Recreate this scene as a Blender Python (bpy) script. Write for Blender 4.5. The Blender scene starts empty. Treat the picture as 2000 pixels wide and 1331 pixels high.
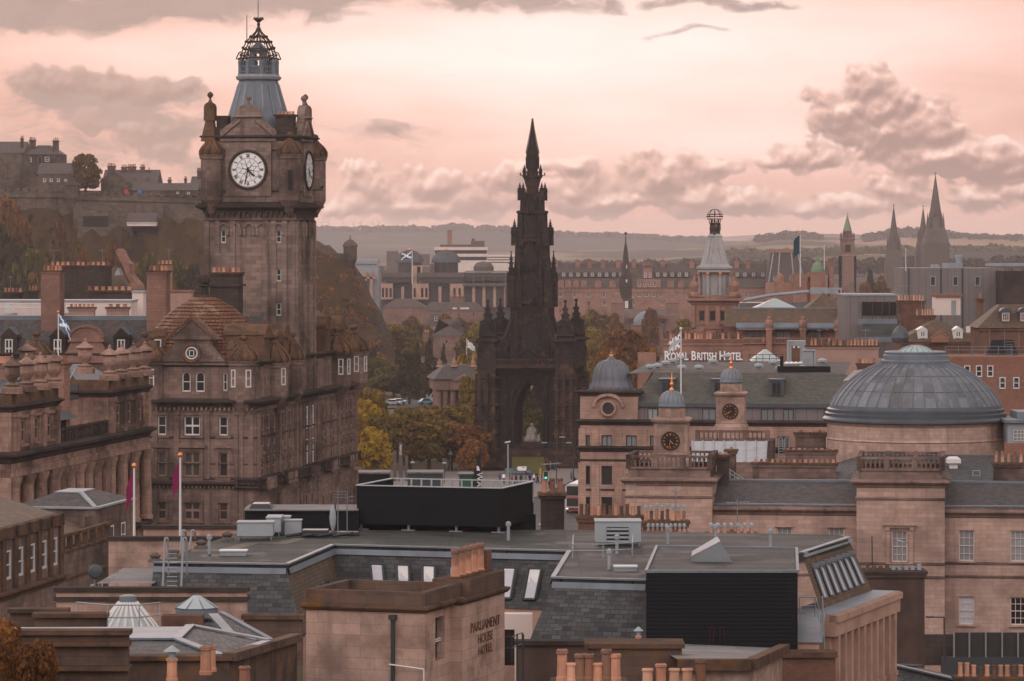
import bpy,math,random
import numpy as np
from mathutils import Vector,noise as mnoise
random.seed(11)
RNG=np.random.default_rng(5)
sc=bpy.context.scene
COL=sc.collection
F,HZ,CZ=7140.0,470.0,40.0
# ---------------------------------------------------------------- camera
cd=bpy.data.cameras.new('camera');cam=bpy.data.objects.new('camera',cd);COL.objects.link(cam)
cd.sensor_width=36.0;cd.lens=36.0*F/2000.0;cd.shift_y=-(665.5-HZ)/2000.0
cd.clip_start=1.0;cd.clip_end=60000.0
cam.location=(0,0,CZ);cam.rotation_euler=(math.pi/2,0,0);sc.camera=cam
sc.view_settings.view_transform='Standard';sc.view_settings.look='None'
sc.view_settings.exposure=0.27;sc.view_settings.gamma=1.0
sc.cycles.max_bounces=5;sc.cycles.diffuse_bounces=2;sc.cycles.adaptive_threshold=.02;sc.cycles.glossy_bounces=2
sc.cycles.transmission_bounces=2;sc.cycles.volume_bounces=0;sc.cycles.transparent_max_bounces=8
sc.cycles.use_denoising=True
# ---------------------------------------------------------------- node helpers
def lin(r,g,b):
 f=lambda c:(c/255/12.92)if c/255<=.04045 else((c/255+.055)/1.055)**2.4
 return(f(r),f(g),f(b),1.0)
class NT:
 def __init__(s,nt):s.nt=nt
 def n(s,t,ins=None,**props):
  nd=s.nt.nodes.new(t)
  for k,v in props.items():setattr(nd,k,v)
  for k,v in(ins or{}).items():
   sk=nd.inputs[k]
   if isinstance(v,bpy.types.NodeSocket):s.nt.links.new(v,sk)
   else:sk.default_value=v
  return nd
 def m(s,op,a,b=0.0,c=0.0,clamp=False):
  return s.n('ShaderNodeMath',{0:a,1:b,2:c},operation=op,use_clamp=clamp).outputs[0]
 def v(s,op,a,b=(0,0,0),c=(0,0,0),out=0):
  nd=s.n('ShaderNodeVectorMath',{0:a,1:b},operation=op)
  if op=='MULTIPLY_ADD':
   if isinstance(c,bpy.types.NodeSocket):s.nt.links.new(c,nd.inputs[2])
   else:nd.inputs[2].default_value=c
  if op=='SCALE':
   if isinstance(b,bpy.types.NodeSocket):s.nt.links.new(b,nd.inputs[3])
  return nd.outputs[out]
 def noise(s,vec,scale,detail=4.0,rough=.55,dist=0.0):
  return s.n('ShaderNodeTexNoise',{'Vector':vec,'Scale':scale,'Detail':detail,'Roughness':rough,'Distortion':dist}).outputs[0]
 def ss(s,x,lo,hi):
  return s.n('ShaderNodeMapRange',{0:x,1:lo,2:hi,3:0.0,4:1.0},interpolation_type='SMOOTHSTEP').outputs[0]
 def lr(s,x,lo,hi,a=0.0,b=1.0):
  return s.n('ShaderNodeMapRange',{0:x,1:lo,2:hi,3:a,4:b}).outputs[0]
 def mix(s,f,a,b,mode='MIX'):
  nd=s.n('ShaderNodeMix',data_type='RGBA',blend_type=mode)
  for k,v in((0,f),(6,a),(7,b)):
   if isinstance(v,bpy.types.NodeSocket):s.nt.links.new(v,nd.inputs[k])
   else:nd.inputs[k].default_value=v
  return nd.outputs[2]
 def ramp(s,f,stops):
  nd=s.n('ShaderNodeValToRGB',{0:f});e=nd.color_ramp.elements
  while len(e)<len(stops):e.new(.5)
  for i,(p,c)in enumerate(stops):e[i].position=p;e[i].color=c
  return nd.outputs[0]
 def xyz(s,x,y,z):return s.n('ShaderNodeCombineXYZ',{0:x,1:y,2:z}).outputs[0]
 # ---------------------------------------------------------------- world: clouded pink evening sky
SUN_EL,SUN_AZ=math.radians(17),math.radians(-7)
GAIN,REAR=.94,1.5
world=bpy.data.worlds.new('World');sc.world=world;world.use_nodes=True;world.cycles.sampling_method='MANUAL';world.cycles.sample_map_resolution=256
wn=world.node_tree;wn.nodes.clear();w=NT(wn)
dirv=w.n('ShaderNodeTexCoord').outputs['Generated']
sx=w.n('ShaderNodeSeparateXYZ',{0:dirv}).outputs
az=w.m('ARCTAN2',sx[0],sx[1]);el=w.m('ARCSINE',sx[2])
U=w.m('MULTIPLY',az,F/1000);V=w.m('MULTIPLY',el,F/1000)
P2=w.xyz(U,V,0.0)
blobs=[
(1690,168,46,42,1.15),(1715,215,80,52,1.3),(1640,220,52,36,1.0),(1745,260,100,48,1.4),(1825,262,66,66,1.3),
(1850,300,125,38,1.4),(1930,305,62,42,1.2),(1600,185,50,24,.6),(1960,325,60,22,.8),(1600,315,80,30,.8),
(1505,322,40,16,.6),(740,375,70,42,.9),(860,365,75,28,.85),(800,400,130,22,.9),(950,385,80,34,.9),(985,350,45,26,.8),
(1110,325,50,20,.75),(1120,375,100,32,.95),(1290,345,75,44,1.0),(1350,385,90,30,1.0),(1180,395,130,22,.9),
(1400,330,70,18,.75),(1440,395,90,24,.9),(1560,410,90,16,.5),(1760,375,70,34,.85),(1900,385,90,34,.8),(1680,400,90,22,.75),(1990,370,60,30,.7),
(650,400,60,22,.6),(700,330,40,16,.5),(110,165,80,26,.62),(200,172,70,30,.66),(300,175,70,24,.62),(365,165,40,18,.5),(180,232,46,24,.62),(285,250,64,32,.68),(330,285,50,22,.5)]
g=bpy.data.node_groups.new('heap_density','ShaderNodeTree')
g.interface.new_socket('P',in_out='INPUT',socket_type='NodeSocketVector');g.interface.new_socket('D',in_out='OUTPUT',socket_type='NodeSocketFloat')
G=NT(g);gi=G.n('NodeGroupInput').outputs[0];go=G.n('NodeGroupOutput')
wob=G.n('ShaderNodeTexNoise',{'Vector':gi,'Scale':7.0,'Detail':3.0}).outputs[1]
gp=G.v('MULTIPLY_ADD',G.v('SUBTRACT',wob,(.5,.5,.5)),(.07,.05,0),gi)
acc=None
for(cx,cy,rx,ry,wt)in blobs:
 q=G.v('MULTIPLY_ADD',gp,(1000/rx,1000/ry,0),(-(cx-1000)/rx,-(HZ-cy)/ry,0))
 d=G.m('MULTIPLY_ADD',G.v('LENGTH',q,out=1),-wt*.75,wt)
 acc=d if acc is None else G.m('SMOOTH_MAX',acc,d,.25)
fine=G.n('ShaderNodeTexNoise',{'Vector':gi,'Scale':34.0,'Detail':5.0,'Roughness':.62}).outputs[1]
gv=G.v('MULTIPLY_ADD',G.v('SUBTRACT',fine,(.5,.5,.5)),(.022,.022,0),gp)
v1=G.n('ShaderNodeTexVoronoi',{'Vector':gv,'Scale':17.0,'Smoothness':.35},feature='SMOOTH_F1').outputs[0]
v2=G.n('ShaderNodeTexVoronoi',{'Vector':gv,'Scale':41.0,'Smoothness':.3},feature='SMOOTH_F1').outputs[0]
fb=G.noise(gi,11.0,8.0,.6)
dd=G.m('MULTIPLY_ADD',v1,-.62,G.m('MULTIPLY_ADD',v2,-.36,acc));dd=G.m('ADD',dd,G.m('MULTIPLY_ADD',fb,.85,.02))
g.links.new(G.m('ADD',dd,.1),go.inputs[0])
def dens(vec):
 nd=w.n('ShaderNodeGroup');nd.node_tree=g;wn.links.new(vec,nd.inputs[0]);return nd.outputs[0]
def gauss(cx,cy,rx,ry,src=None):
 q=w.v('MULTIPLY_ADD',src or P2,(1000/rx,1000/ry,0),(-(cx-1000)/rx,-(HZ-cy)/ry,0))
 return w.m('EXPONENT',w.m('MULTIPLY',w.v('DOT_PRODUCT',q,q,out=1),-1.0))
def total(lst,src=None):
 a=None
 for(cx,cy,rx,ry,k)in lst:
  t=w.m('MULTIPLY',gauss(cx,cy,rx,ry,src),k);a=t if a is None else w.m('ADD',a,t)
 return a
streak=w.noise(w.v('MULTIPLY',P2,(1.5,7.0,0)),1.6,6.0,.55,.4)
soft=w.noise(w.v('MULTIPLY',P2,(1.0,2.0,0)),2.2,5.0,.5)
b=total([(1180,140,620,170,.56),(1500,60,700,110,.35),(620,105,420,75,.32),(1450,290,420,60,.3),(200,100,320,50,.18),(1800,420,500,40,.12)])
b=w.m('ADD',b,w.m('MULTIPLY_ADD',streak,.55,-.275));b=w.m('ADD',b,w.m('MULTIPLY_ADD',soft,.35,-.13),0.0)
sky=w.ramp(b,[(0.0,lin(220,170,158)),(.28,lin(240,195,183)),(.52,lin(250,216,206)),(.78,lin(255,231,224)),(1.0,lin(255,241,235))])
hor=w.ss(V,.10,.0);sky=w.mix(w.m('MULTIPLY',hor,.75),sky,lin(250,192,173))
wob2=w.n('ShaderNodeTexNoise',{'Vector':w.v('MULTIPLY',P2,(1.0,1.6,0)),'Scale':5.0,'Detail':5.0}).outputs[1]
P3=w.v('MULTIPLY_ADD',w.v('SUBTRACT',wob2,(.5,.5,.5)),(.30,.11,0),P2)
st=total([(60,14,360,40,1.15),(420,5,300,30,.9),(640,-10,200,26,.6),(120,172,90,26,1.05),(235,178,80,30,1.0),(330,172,60,18,.9),(185,232,50,24,.9),(285,245,60,28,.95),(330,275,60,24,.7),
(1000,4,180,20,.7),(1060,30,60,16,.5),(1190,22,60,16,.6),(1350,-4,170,13,.7),(1335,58,60,9,.4),(700,270,170,26,.33),(720,245,120,22,.25),(880,150,70,9,.2),(40,170,110,60,.25),(150,320,350,70,.6),(330,215,260,60,.3),(720,320,160,26,.25)],P3)
torn=w.noise(w.v('MULTIPLY',P3,(1.0,2.2,0)),7.0,7.0,.6,.3)
st=w.m('ADD',st,w.m('MULTIPLY',w.m('MULTIPLY_ADD',torn,2.6,-1.3),w.ss(st,.02,.35)))
sky=w.mix(w.m('MULTIPLY',w.ss(st,.16,.86),.84),sky,w.mix(torn,lin(182,154,150),lin(138,123,123)))
d0=dens(P2);d1=dens(w.v('ADD',P2,(-.004,.012,0)))
alpha=w.ss(d0,.06,.30)
lit=w.m('MULTIPLY_ADD',w.m('SUBTRACT',d0,d1),1.5,.40);lit=w.m('SUBTRACT',lit,w.m('MULTIPLY',w.ss(d0,.15,.9),.18))
lit=w.m('ADD',lit,w.m('MULTIPLY_ADD',soft,.5,-.22))
cc=w.ramp(lit,[(.0,lin(160,130,127)),(.32,lin(186,150,144)),(.62,lin(224,182,171)),(.95,lin(252,220,208))])
front=w.m('MULTIPLY',w.ss(az,-.6,-.3),w.ss(az,.6,.3))
cc=w.mix(w.m('MULTIPLY',w.ss(U,-.52,-.62),.75),cc,w.mix(torn,lin(186,152,146),lin(150,126,123)))
sky=w.mix(w.m('MULTIPLY',w.m('MULTIPLY',alpha,.95),front),sky,cc)
deck=w.noise(dirv,3.0,4.0,.5)
rear=w.mix(deck,(.57*REAR,.525*REAR,.53*REAR,1),(.88*REAR,.81*REAR,.81*REAR,1))
hump=w.m('MULTIPLY',w.m('MULTIPLY_ADD',w.ss(sx[2],-.02,.50),1.45,.30),w.m('MULTIPLY_ADD',w.ss(sx[2],.62,.98),-.72,1.0))  # unseen sky behind the camera, brightness shaped to light the facades from above
rear=w.mix(1.0,rear,w.xyz(hump,hump,hump),'MULTIPLY')
rear=w.mix(1.0,rear,w.xyz(*[w.m('MULTIPLY_ADD',w.v('DOT_PRODUCT',dirv,(-.55,-.83,0),out=1),.45,.78)]*3),'MULTIPLY')
keep=w.m('MULTIPLY',front,w.ss(el,.32,.12));sky=w.mix(keep,rear,sky)
sky=w.mix(w.ss(sx[2],-.02,-.06),sky,(.06,.045,.04,1))
nish=w.n('ShaderNodeTexSky',sky_type='NISHITA',sun_disc=False,sun_elevation=SUN_EL,sun_rotation=SUN_AZ)
bgA=w.n('ShaderNodeBackground',{0:nish.outputs[0],1:.05});bgB=w.n('ShaderNodeBackground',{0:sky,1:GAIN})
mx=w.n('ShaderNodeMixShader',{0:.97,1:bgA.outputs[0],2:bgB.outputs[0]});wo=w.n('ShaderNodeOutputWorld')
wn.links.new(mx.outputs[0],wo.inputs[0])
sl=bpy.data.lights.new('sun','SUN');sl.energy=0.6;sl.angle=math.radians(22);sl.color=(1.0,.75,.67)
so=bpy.data.objects.new('sun',sl);COL.objects.link(so)
so.rotation_euler=Vector((-math.sin(SUN_AZ)*math.cos(SUN_EL),-math.cos(SUN_AZ)*math.cos(SUN_EL),-math.sin(SUN_EL))).to_track_quat('-Z','Y').to_euler()
so.location=(200,300,400)
# ---------------------------------------------------------------- materials
MAT={}
ug=bpy.data.node_groups.new('surface_plane','ShaderNodeTree')
ug.interface.new_socket('UV',in_out='OUTPUT',socket_type='NodeSocketVector')
G=NT(ug);ge=G.n('ShaderNodeNewGeometry');Pn,Nn=ge.outputs['Position'],ge.outputs['True Normal']
tn=G.v('NORMALIZE',G.v('CROSS_PRODUCT',(0,0,1),Nn));bn=G.v('CROSS_PRODUCT',Nn,tn)
go=G.n('NodeGroupOutput');ug.links.new(G.xyz(G.v('DOT_PRODUCT',Pn,tn,out=1),G.v('DOT_PRODUCT',Pn,bn,out=1),0.0),go.inputs[0])
class M(NT):
 def __init__(s,name,rough=.85,metal=0.0,spec=.3):
  s.mat=bpy.data.materials.new(name);s.mat.use_nodes=True;super().__init__(s.mat.node_tree)
  s.b=s.nt.nodes['Principled BSDF'];s.b.inputs['Roughness'].default_value=rough
  s.b.inputs['Metallic'].default_value=metal;s.b.inputs['Specular IOR Level'].default_value=spec
  MAT[name]=s.mat
 @property
 def P(s):return s.n('ShaderNodeNewGeometry').outputs['Position']
 def uv(s):
  nd=s.n('ShaderNodeGroup');nd.node_tree=ug;return nd.outputs[0]
 def col(s,c):
  if isinstance(c,bpy.types.NodeSocket):s.nt.links.new(c,s.b.inputs['Base Color'])
  else:s.b.inputs['Base Color'].default_value=c
  return s
 def bump(s,h,strength=.4,dist=.03):
  nd=s.n('ShaderNodeBump',{'Height':h,'Strength':strength,'Distance':dist});s.nt.links.new(nd.outputs[0],s.b.inputs['Normal'])
def c4(c):return(c[0],c[1],c[2],1.0)
def sc4(c,k):return(c[0]*k,c[1]*k,c[2]*k,1.0)
def stone(name,c1,c2,bw=.9,bh=.36,mort=.55,soot=(.05,.04,.037),amt=.5,streak=.5,moss=None,msize=.018,big=.12):
 m=M(name,.95,0,.05);P=m.P
 br=m.n('ShaderNodeTexBrick',{'Vector':m.uv(),'Color1':c4(c1),'Color2':c4(c2),'Mortar':sc4(c1,mort),'Scale':1.0,'Mortar Size':msize,'Mortar Smooth':.4,'Bias':0.0,'Brick Width':bw,'Row Height':bh})
 col=br.outputs[0]
 col=m.mix(.42,col,m.mix(m.noise(P,1.9,5.0,.65),sc4(c1,.5),sc4(c2,1.25)))
 f1=m.ss(m.noise(P,big,6.0,.62),.44,.66);col=m.mix(m.m('MULTIPLY',f1,amt),col,c4(soot))
 f2=m.ss(m.noise(m.v('MULTIPLY',P,(1.0,1.0,.11)),.85,4.0,.6),.5,.74);col=m.mix(m.m('MULTIPLY',f2,streak),col,sc4(soot,1.3))
 if moss:col=m.mix(m.m('MULTIPLY',m.ss(m.noise(P,.7,5.0,.7),.52,.68),moss[3]),col,c4(moss))
 m.col(col);m.bump(br.outputs[1],-.35,.02)
def tiles(name,c1,c2,bw=.3,bh=.22,patch=(.2,.12,.06),amt=.3,rough=.8,spec=.12,psc=.5,mort=.45,msize=.02):
 m=M(name,rough,0,spec);P=m.P
 br=m.n('ShaderNodeTexBrick',{'Vector':m.uv(),'Color1':c4(c1),'Color2':c4(c2),'Mortar':sc4(c1,mort),'Scale':1.0,'Mortar Size':msize,'Mortar Smooth':.3,'Bias':0.0,'Brick Width':bw,'Row Height':bh})
 col=m.mix(.32,br.outputs[0],m.mix(m.noise(P,2.4,6.0,.7),sc4(c1,.5),sc4(c2,1.45)))
 col=m.mix(m.m('MULTIPLY',m.ss(m.noise(P,psc,6.0,.68),.5,.68),amt),col,c4(patch))
 m.col(col);m.bump(br.outputs[1],-.5,.02)
def plain(name,c,rough=.6,metal=0.0,var=.35,sc_=.6,c2=None,amt=.5,spec=.15,streak=0.0):
 m=M(name,rough,metal,spec);P=m.P
 col=m.mix(m.noise(P,sc_*4,5.0,.65),sc4(c,1-var),sc4(c,1+var))
 if c2:col=m.mix(m.m('MULTIPLY',m.ss(m.noise(P,sc_,6.0,.62),.45,.65),amt),col,c4(c2))
 if streak:col=m.mix(m.m('MULTIPLY',m.ss(m.noise(m.v('MULTIPLY',P,(1,1,.12)),sc_*2.5,4.0),.48,.7),streak),col,c4(c2 or sc4(c,.3)))
 if name.startswith('terracotta'):col=m.mix(1.0,col,m.ramp(m.n('ShaderNodeObjectInfo').outputs['Random'],[(0,(.35,.32,.30,1)),(.35,(.8,.78,.76,1)),(1,(1.15,1.12,1.1,1))]),'MULTIPLY');z=m.n('ShaderNodeSeparateXYZ',{0:m.n('ShaderNodeTexCoord').outputs['Object']}).outputs[2];col=m.mix(m.m('MULTIPLY',m.ss(m.m('ADD',z,m.noise(P,3.0)),1.05,1.5),.7),col,(.09,.055,.045,1))
 m.col(col)
def felt(name,c,rough,metal,var,sc_,c2,amt,streak=0):
 plain(name,c,rough,metal,var,sc_,c2,amt);m=NT(MAT[name].node_tree);b=m.nt.nodes['Principled BSDF'];old=b.inputs['Base Color'].links[0].from_socket;P=m.n('ShaderNodeNewGeometry').outputs['Position']
 br=m.n('ShaderNodeTexBrick',{'Vector':P,'Color1':(.8,.8,.8,1),'Color2':(1.15,1.15,1.15,1),'Mortar':(.35,.35,.35,1),'Scale':1.0,'Mortar Size':.022,'Mortar Smooth':.2,'Brick Width':7.0,'Row Height':1.05}).outputs[0]
 col=m.mix(1.0,old,br,'MULTIPLY');pud=m.ss(m.noise(P,.42,6.0,.62),.54,.60);col=m.mix(m.m('MULTIPLY',pud,.7),col,sc4(c,.42));col=m.mix(m.m('MULTIPLY',m.ss(m.noise(P,1.3,6.0,.7),.58,.68),.6),col,c4(c2));m.nt.links.new(col,b.inputs['Base Color'])
 m.nt.links.new(m.lr(pud,0,1,rough,.65),b.inputs['Roughness']);b.inputs['Specular IOR Level'].default_value=.08
def emit(name,c,k):
 m=M(name);m.b.inputs['Emission Color'].default_value=c4(c);m.b.inputs['Emission Strength'].default_value=k;m.col(c4(c))
def glass(name,c,rough=.12,spec=.6):
 m=M(name,rough,0,spec);oi=m.n('ShaderNodeObjectInfo').outputs['Random']
 m.col(m.mix(oi,sc4(c,.55),sc4(c,1.5)))
stone('sandstone_pale',(.36,.225,.178),(.53,.355,.285),1.1,.36,.62,(.13,.09,.08),.55,.55,(.26,.12,.06,.25))
stone('sandstone_pink',(.40,.235,.18),(.53,.33,.255),1.0,.36,.6,(.10,.065,.055),.5,.45)
stone('sandstone_near',(.33,.208,.162),(.51,.332,.262),1.25,.46,.5,(.12,.085,.072),.7,.6,(.26,.13,.07,.3),.012,.35)
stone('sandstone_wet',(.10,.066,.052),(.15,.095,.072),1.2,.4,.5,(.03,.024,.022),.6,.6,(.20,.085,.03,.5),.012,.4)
stone('coping_moss',(.10,.06,.045),(.14,.08,.055),1.3,.5,.6,(.035,.028,.024),.7,.4,(.17,.075,.02,.75),.01,.8)
stone('sandstone_brown',(.15,.098,.08),(.29,.19,.155),1.0,.42,.6,(.035,.026,.023),.8,.6)
stone('sandstone_tower',(.15,.105,.088),(.32,.22,.18),1.2,.45,.6,(.045,.033,.028),.75,.6)
stone('sandstone_grand',(.24,.142,.108),(.40,.245,.188),1.2,.45,.6,(.04,.028,.024),.85,.7)
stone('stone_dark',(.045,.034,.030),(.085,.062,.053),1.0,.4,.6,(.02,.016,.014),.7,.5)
stone('stone_moss',(.12,.068,.045),(.17,.092,.058),.8,.35,.6,(.04,.03,.022),.6,.5,(.22,.10,.03,.55),.01,.5)
stone('stone_sooty',(.020,.018,.018),(.046,.037,.033),.7,.32,.6,(.012,.011,.011),.7,.6,(.17,.075,.04,.40),.015,.3)
stone('stone_sooty_warm',(.028,.021,.019),(.075,.045,.034),.7,.32,.6,(.014,.012,.012),.9,.7,(.2,.085,.045,.5),.015,.3)
stone('stone_red',(.27,.14,.105),(.37,.20,.15),.9,.34,.6,(.08,.05,.045),.5,.4)
stone('stone_far',(.20,.115,.09),(.27,.16,.125),1.2,.5,.7,(.07,.05,.045),.5,.4,None,.03)
stone('stone_castle',(.075,.054,.043),(.17,.118,.095),1.6,.8,.6,(.03,.024,.021),.8,.7,(.19,.11,.06,.4),.03,.09)
stone('stone_grey_far',(.10,.078,.07),(.14,.108,.097),1.4,.6,.8,(.07,.055,.05),.4,.3,None,.03)
stone('brick_red',(.22,.10,.07),(.31,.15,.105),.3,.1,.8,(.12,.06,.045),.5,.4,None,.012)
stone('brick_brown',(.13,.07,.05),(.20,.10,.07),.3,.1,.7,(.05,.03,.025),.6,.5,None,.012,.5)
stone('concrete_pink',(.42,.25,.19),(.47,.29,.22),2.2,3.0,.8,(.18,.11,.09),.35,.5,None,.008,.5)
plain('render_brown',(.085,.052,.042),.95,0,.3,.5,(.035,.025,.022),.6,.2,.4)
plain('harl_pink',(.36,.22,.175),.95,0,.15,.3,(.22,.14,.115),.4,.2,.3)
plain('white_wall',(.66,.53,.47),.9,0,.1,.3,(.45,.36,.32),.4,.2)
tiles('slate',(.042,.039,.039),(.10,.090,.087),.45,.3,(.15,.075,.045),.4)
tiles('slate_green',(.062,.060,.052),(.112,.104,.09),.45,.3,(.13,.075,.05),.35)
tiles('slate_near',(.012,.013,.015),(.085,.083,.082),.46,.26,(.075,.05,.035),.35,.8,.3,.8,.3,.02)
tiles('slate_rust',(.07,.053,.042),(.125,.082,.055),.3,.2,(.20,.09,.03),.7,.8,.2,.9,.4,.02)
tiles('slate_far',(.065,.05,.046),(.105,.08,.072),.8,.5,(.16,.09,.06),.3)
tiles('tile_dome',(.14,.060,.034),(.22,.095,.052),.5,.42,(.33,.22,.155),.55,.8,.2,.6,.18,.06)
plain('lead',(.15,.168,.19),.62,.1,.25,.5,(.10,.105,.115),.6,.4,.5)
plain('lead_dark',(.07,.078,.09),.5,.3,.25,.5,(.05,.052,.058),.5,.4,.4)
plain('lead_pale',(.27,.28,.295),.75,.0,.25,.6,(.20,.19,.19),.6,.4,.4)
plain('dome_lead',(.125,.13,.148),.5,.15,.25,.25,(.10,.085,.08),.6,.45,.4)
plain('copper_green',(.19,.225,.15),.7,0,.15,.6,(.12,.20,.13),.4);plain('copper_pale',(.34,.42,.39),.6,0,.1,.6,(.25,.33,.30),.4);plain('lead_warm',(.34,.31,.30),.7,0,.12,.6,(.22,.2,.195),.5,.2,.3)
felt('felt_green',(.047,.049,.045),.85,0,.2,.35,(.075,.068,.055),.5,.25)
felt('felt_grey',(.070,.066,.063),.85,0,.15,.3,(.115,.105,.10),.5,.4)
felt('felt_pale',(.17,.16,.155),.85,0,.15,.35,(.12,.11,.105),.6,.5)
plain('felt_tan',(.105,.085,.068),.85,0,.15,.5,(.12,.10,.085),.4,.2)
m=M('cladding_black',.8,0,.05)
bl=m.n('ShaderNodeTexWave',{'Vector':m.v('MULTIPLY',m.P,(0,0,1)),'Scale':1.6,'Distortion':0.0},bands_direction='Z').outputs[1]
m.col(m.mix(m.noise(m.v('MULTIPLY',m.P,(1.6,1.6,9)),1.5,5,.7),(.006,.0065,.008,1),(.019,.020,.023,1)));m.bump(bl,.35,.03)
m=M('zinc_grey',.5,.2,.4);sv=m.n('ShaderNodeSeparateXYZ',{0:m.uv()}).outputs
ln=m.ss(m.m('ABSOLUTE',m.m('SUBTRACT',m.m('FRACT',m.m('MULTIPLY',sv[0],.8)),.5)),.46,.49)
m.col(m.mix(ln,m.mix(m.noise(m.P,.6,4),(.14,.115,.11,1),(.20,.165,.155,1)),(.07,.06,.058,1)))
plain('plant_black',(.011,.0115,.013),.7,0,.3,.5,spec=.05)
plain('steel',(.26,.27,.28),.4,.6,.2,.8,(.14,.14,.15),.4)
plain('steel_dark',(.05,.052,.056),.5,.3,.2)
plain('galvanised',(.30,.315,.325),.65,.1,.15,.5,(.24,.25,.26),.5,.4)
plain('white_paint',(.60,.56,.53),.5,0,.1)
plain('frame_pink',(.58,.45,.39),.6,0,.12)
plain('frame_dark',(.05,.05,.053),.5,0,.2)
plain('frame_stone',(.24,.15,.12),.8,0,.2)
plain('terracotta',(.56,.27,.17),.75,0,.25,.9,(.24,.105,.065),.6,.3,.45)
plain('terracotta_pale',(.62,.34,.235),.75,0,.2,.9,(.33,.16,.10),.5,.3,.45)
plain('pot_dark',(.10,.06,.045),.8,0,.3,.9,(.25,.11,.06),.5)
plain('gilt',(.70,.26,.08),.35,.7,.15)
plain('asphalt',(.052,.049,.048),.8,0,.2,.2,(.085,.078,.074),.5)
plain('pavement',(.20,.165,.148),.85,0,.15,.3,(.14,.115,.10),.5)
plain('wood_bark',(.06,.042,.032),.9,0,.3)
plain('bronze',(.075,.05,.035),.5,.5,.3)
plain('marble',(.36,.30,.27),.7,0,.2,.6,(.2,.16,.14),.5)
plain('car_white',(.55,.53,.52),.25,0,.03,spec=.6)
plain('car_blue',(.16,.33,.42),.25,.2,.05,spec=.6)
plain('car_silver',(.38,.40,.42),.3,.5,.05,spec=.6)
plain('hoop_red',(.06,.015,.013),.6);plain('bus_red',(.22,.03,.03),.3,0,.1,spec=.5)
plain('rubber',(.02,.02,.02),.8)
plain('cloth_magenta',(.20,.014,.065),.8,0,.1)
plain('cloth_blue',(.045,.14,.33),.8,0,.1)
plain('cloth_navy',(.025,.03,.10),.8,0,.1)
plain('cloth_red',(.45,.03,.04),.8,0,.1)
plain('cloth_white',(.82,.78,.76),.8,0,.05)
plain('cloth_teal',(.025,.055,.07),.8,0,.1)
plain('cloth_black',(.02,.02,.022),.8,0,.2)
plain('cloth_ochre',(.42,.23,.03),.8,0,.1)
plain('cloth_grey',(.12,.12,.14),.8,0,.2)
plain('skin',(.42,.24,.17),.7,0,.05)
plain('hair',(.04,.028,.02),.8,0,.1)
plain('clock_face',(.80,.75,.72),.5,0,.05)
plain('clock_black',(.018,.016,.015),.6,0,.1)
plain('board_yellow',(.085,.072,.018),.9,0,.2,.3,(.05,.045,.016),.5)
plain('green_paint',(.02,.085,.05),.7,0,.2)
plain('panel_teal',(.10,.20,.20),.6,0,.1)
plain('blind_pale',(.42,.40,.43),.5,0,.08,spec=.6)
glass('glass_dark',(.025,.023,.022));glass('glass_curtain',(.13,.115,.10),.2);glass('glass_sky',(.20,.20,.205),.12,.8);glass('glass_far',(.05,.042,.04),.2)  # the paler sky panes carry reflected sky in their base colour
plain('glass_frost',(.34,.37,.365),.6,0,.1,spec=.6)
emit('lamp_green',(.0,.95,.45),3.0);emit('lamp_red',(.95,.05,.08),1.2);emit('lamp_white',(.9,.8,.7),1.5);emit('lamp_warm',(1.0,.25,.08),1.2)
def leafmat(name,cols,trans=.0):
 m=M(name,.85,0,.15);ge=m.n('ShaderNodeNewGeometry');oi=m.n('ShaderNodeObjectInfo')
 r=m.m('ADD',m.m('MULTIPLY',ge.outputs['Random Per Island'],.55),m.m('MULTIPLY',m.noise(ge.outputs['Position'],.22,3.0),.55))
 r=m.m('ADD',r,m.m('MULTIPLY_ADD',oi.outputs['Random'],.3,-.2))
 m.col(m.ramp(r,[(.12,c4(cols[0])),(.45,c4(cols[1])),(.7,c4(cols[2])),(.95,c4(cols[3]))]));tl=m.n('ShaderNodeBsdfTranslucent');m.nt.links.new(m.b.inputs['Base Color'].links[0].from_socket,tl.inputs[0]);ms=m.n('ShaderNodeMixShader',{0:.35,1:m.b.outputs[0],2:tl.outputs[0]});m.nt.links.new(ms.outputs[0],m.nt.nodes['Material Output'].inputs[0])
leafmat('leaf_green',[(.045,.042,.014),(.095,.080,.020),(.15,.115,.028),(.23,.155,.034)])
leafmat('leaf_olive',[(.08,.055,.014),(.16,.105,.020),(.25,.15,.028),(.36,.20,.035)])
leafmat('leaf_yellow',[(.14,.08,.012),(.30,.18,.02),(.42,.25,.025),(.50,.30,.035)])
leafmat('leaf_rust',[(.085,.036,.016),(.16,.066,.024),(.24,.10,.03),(.33,.15,.036)])
leafmat('leaf_brown',[(.07,.042,.018),(.13,.074,.025),(.19,.10,.032),(.27,.13,.038)])
leafmat('leaf_dark',[(.020,.017,.010),(.042,.032,.014),(.065,.045,.018),(.10,.062,.023)])
m=M('rock',.95,0,.1);P=m.P
f=m.noise(m.v('MULTIPLY',P,(1,1,.5)),.05,8.0,.68);col=m.ramp(f,[(.3,(.022,.018,.016,1)),(.5,(.075,.053,.044,1)),(.7,(.17,.115,.09,1))])
nz=m.n('ShaderNodeSeparateXYZ',{0:m.n('ShaderNodeNewGeometry').outputs['Normal']}).outputs[2]
gr=m.mix(m.noise(P,.09,6.0,.7),(.05,.033,.014,1),(.16,.085,.032,1))
col=m.mix(m.ss(m.m('ADD',nz,m.m('MULTIPLY_ADD',m.noise(P,.05,6.0,.65),.9,-.45)),.28,.55),col,gr);m.col(col);m.bump(m.noise(P,.16,9.0,.75),1.0,5.0)
m=M('ground',.95,0,.1);P=m.P
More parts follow.
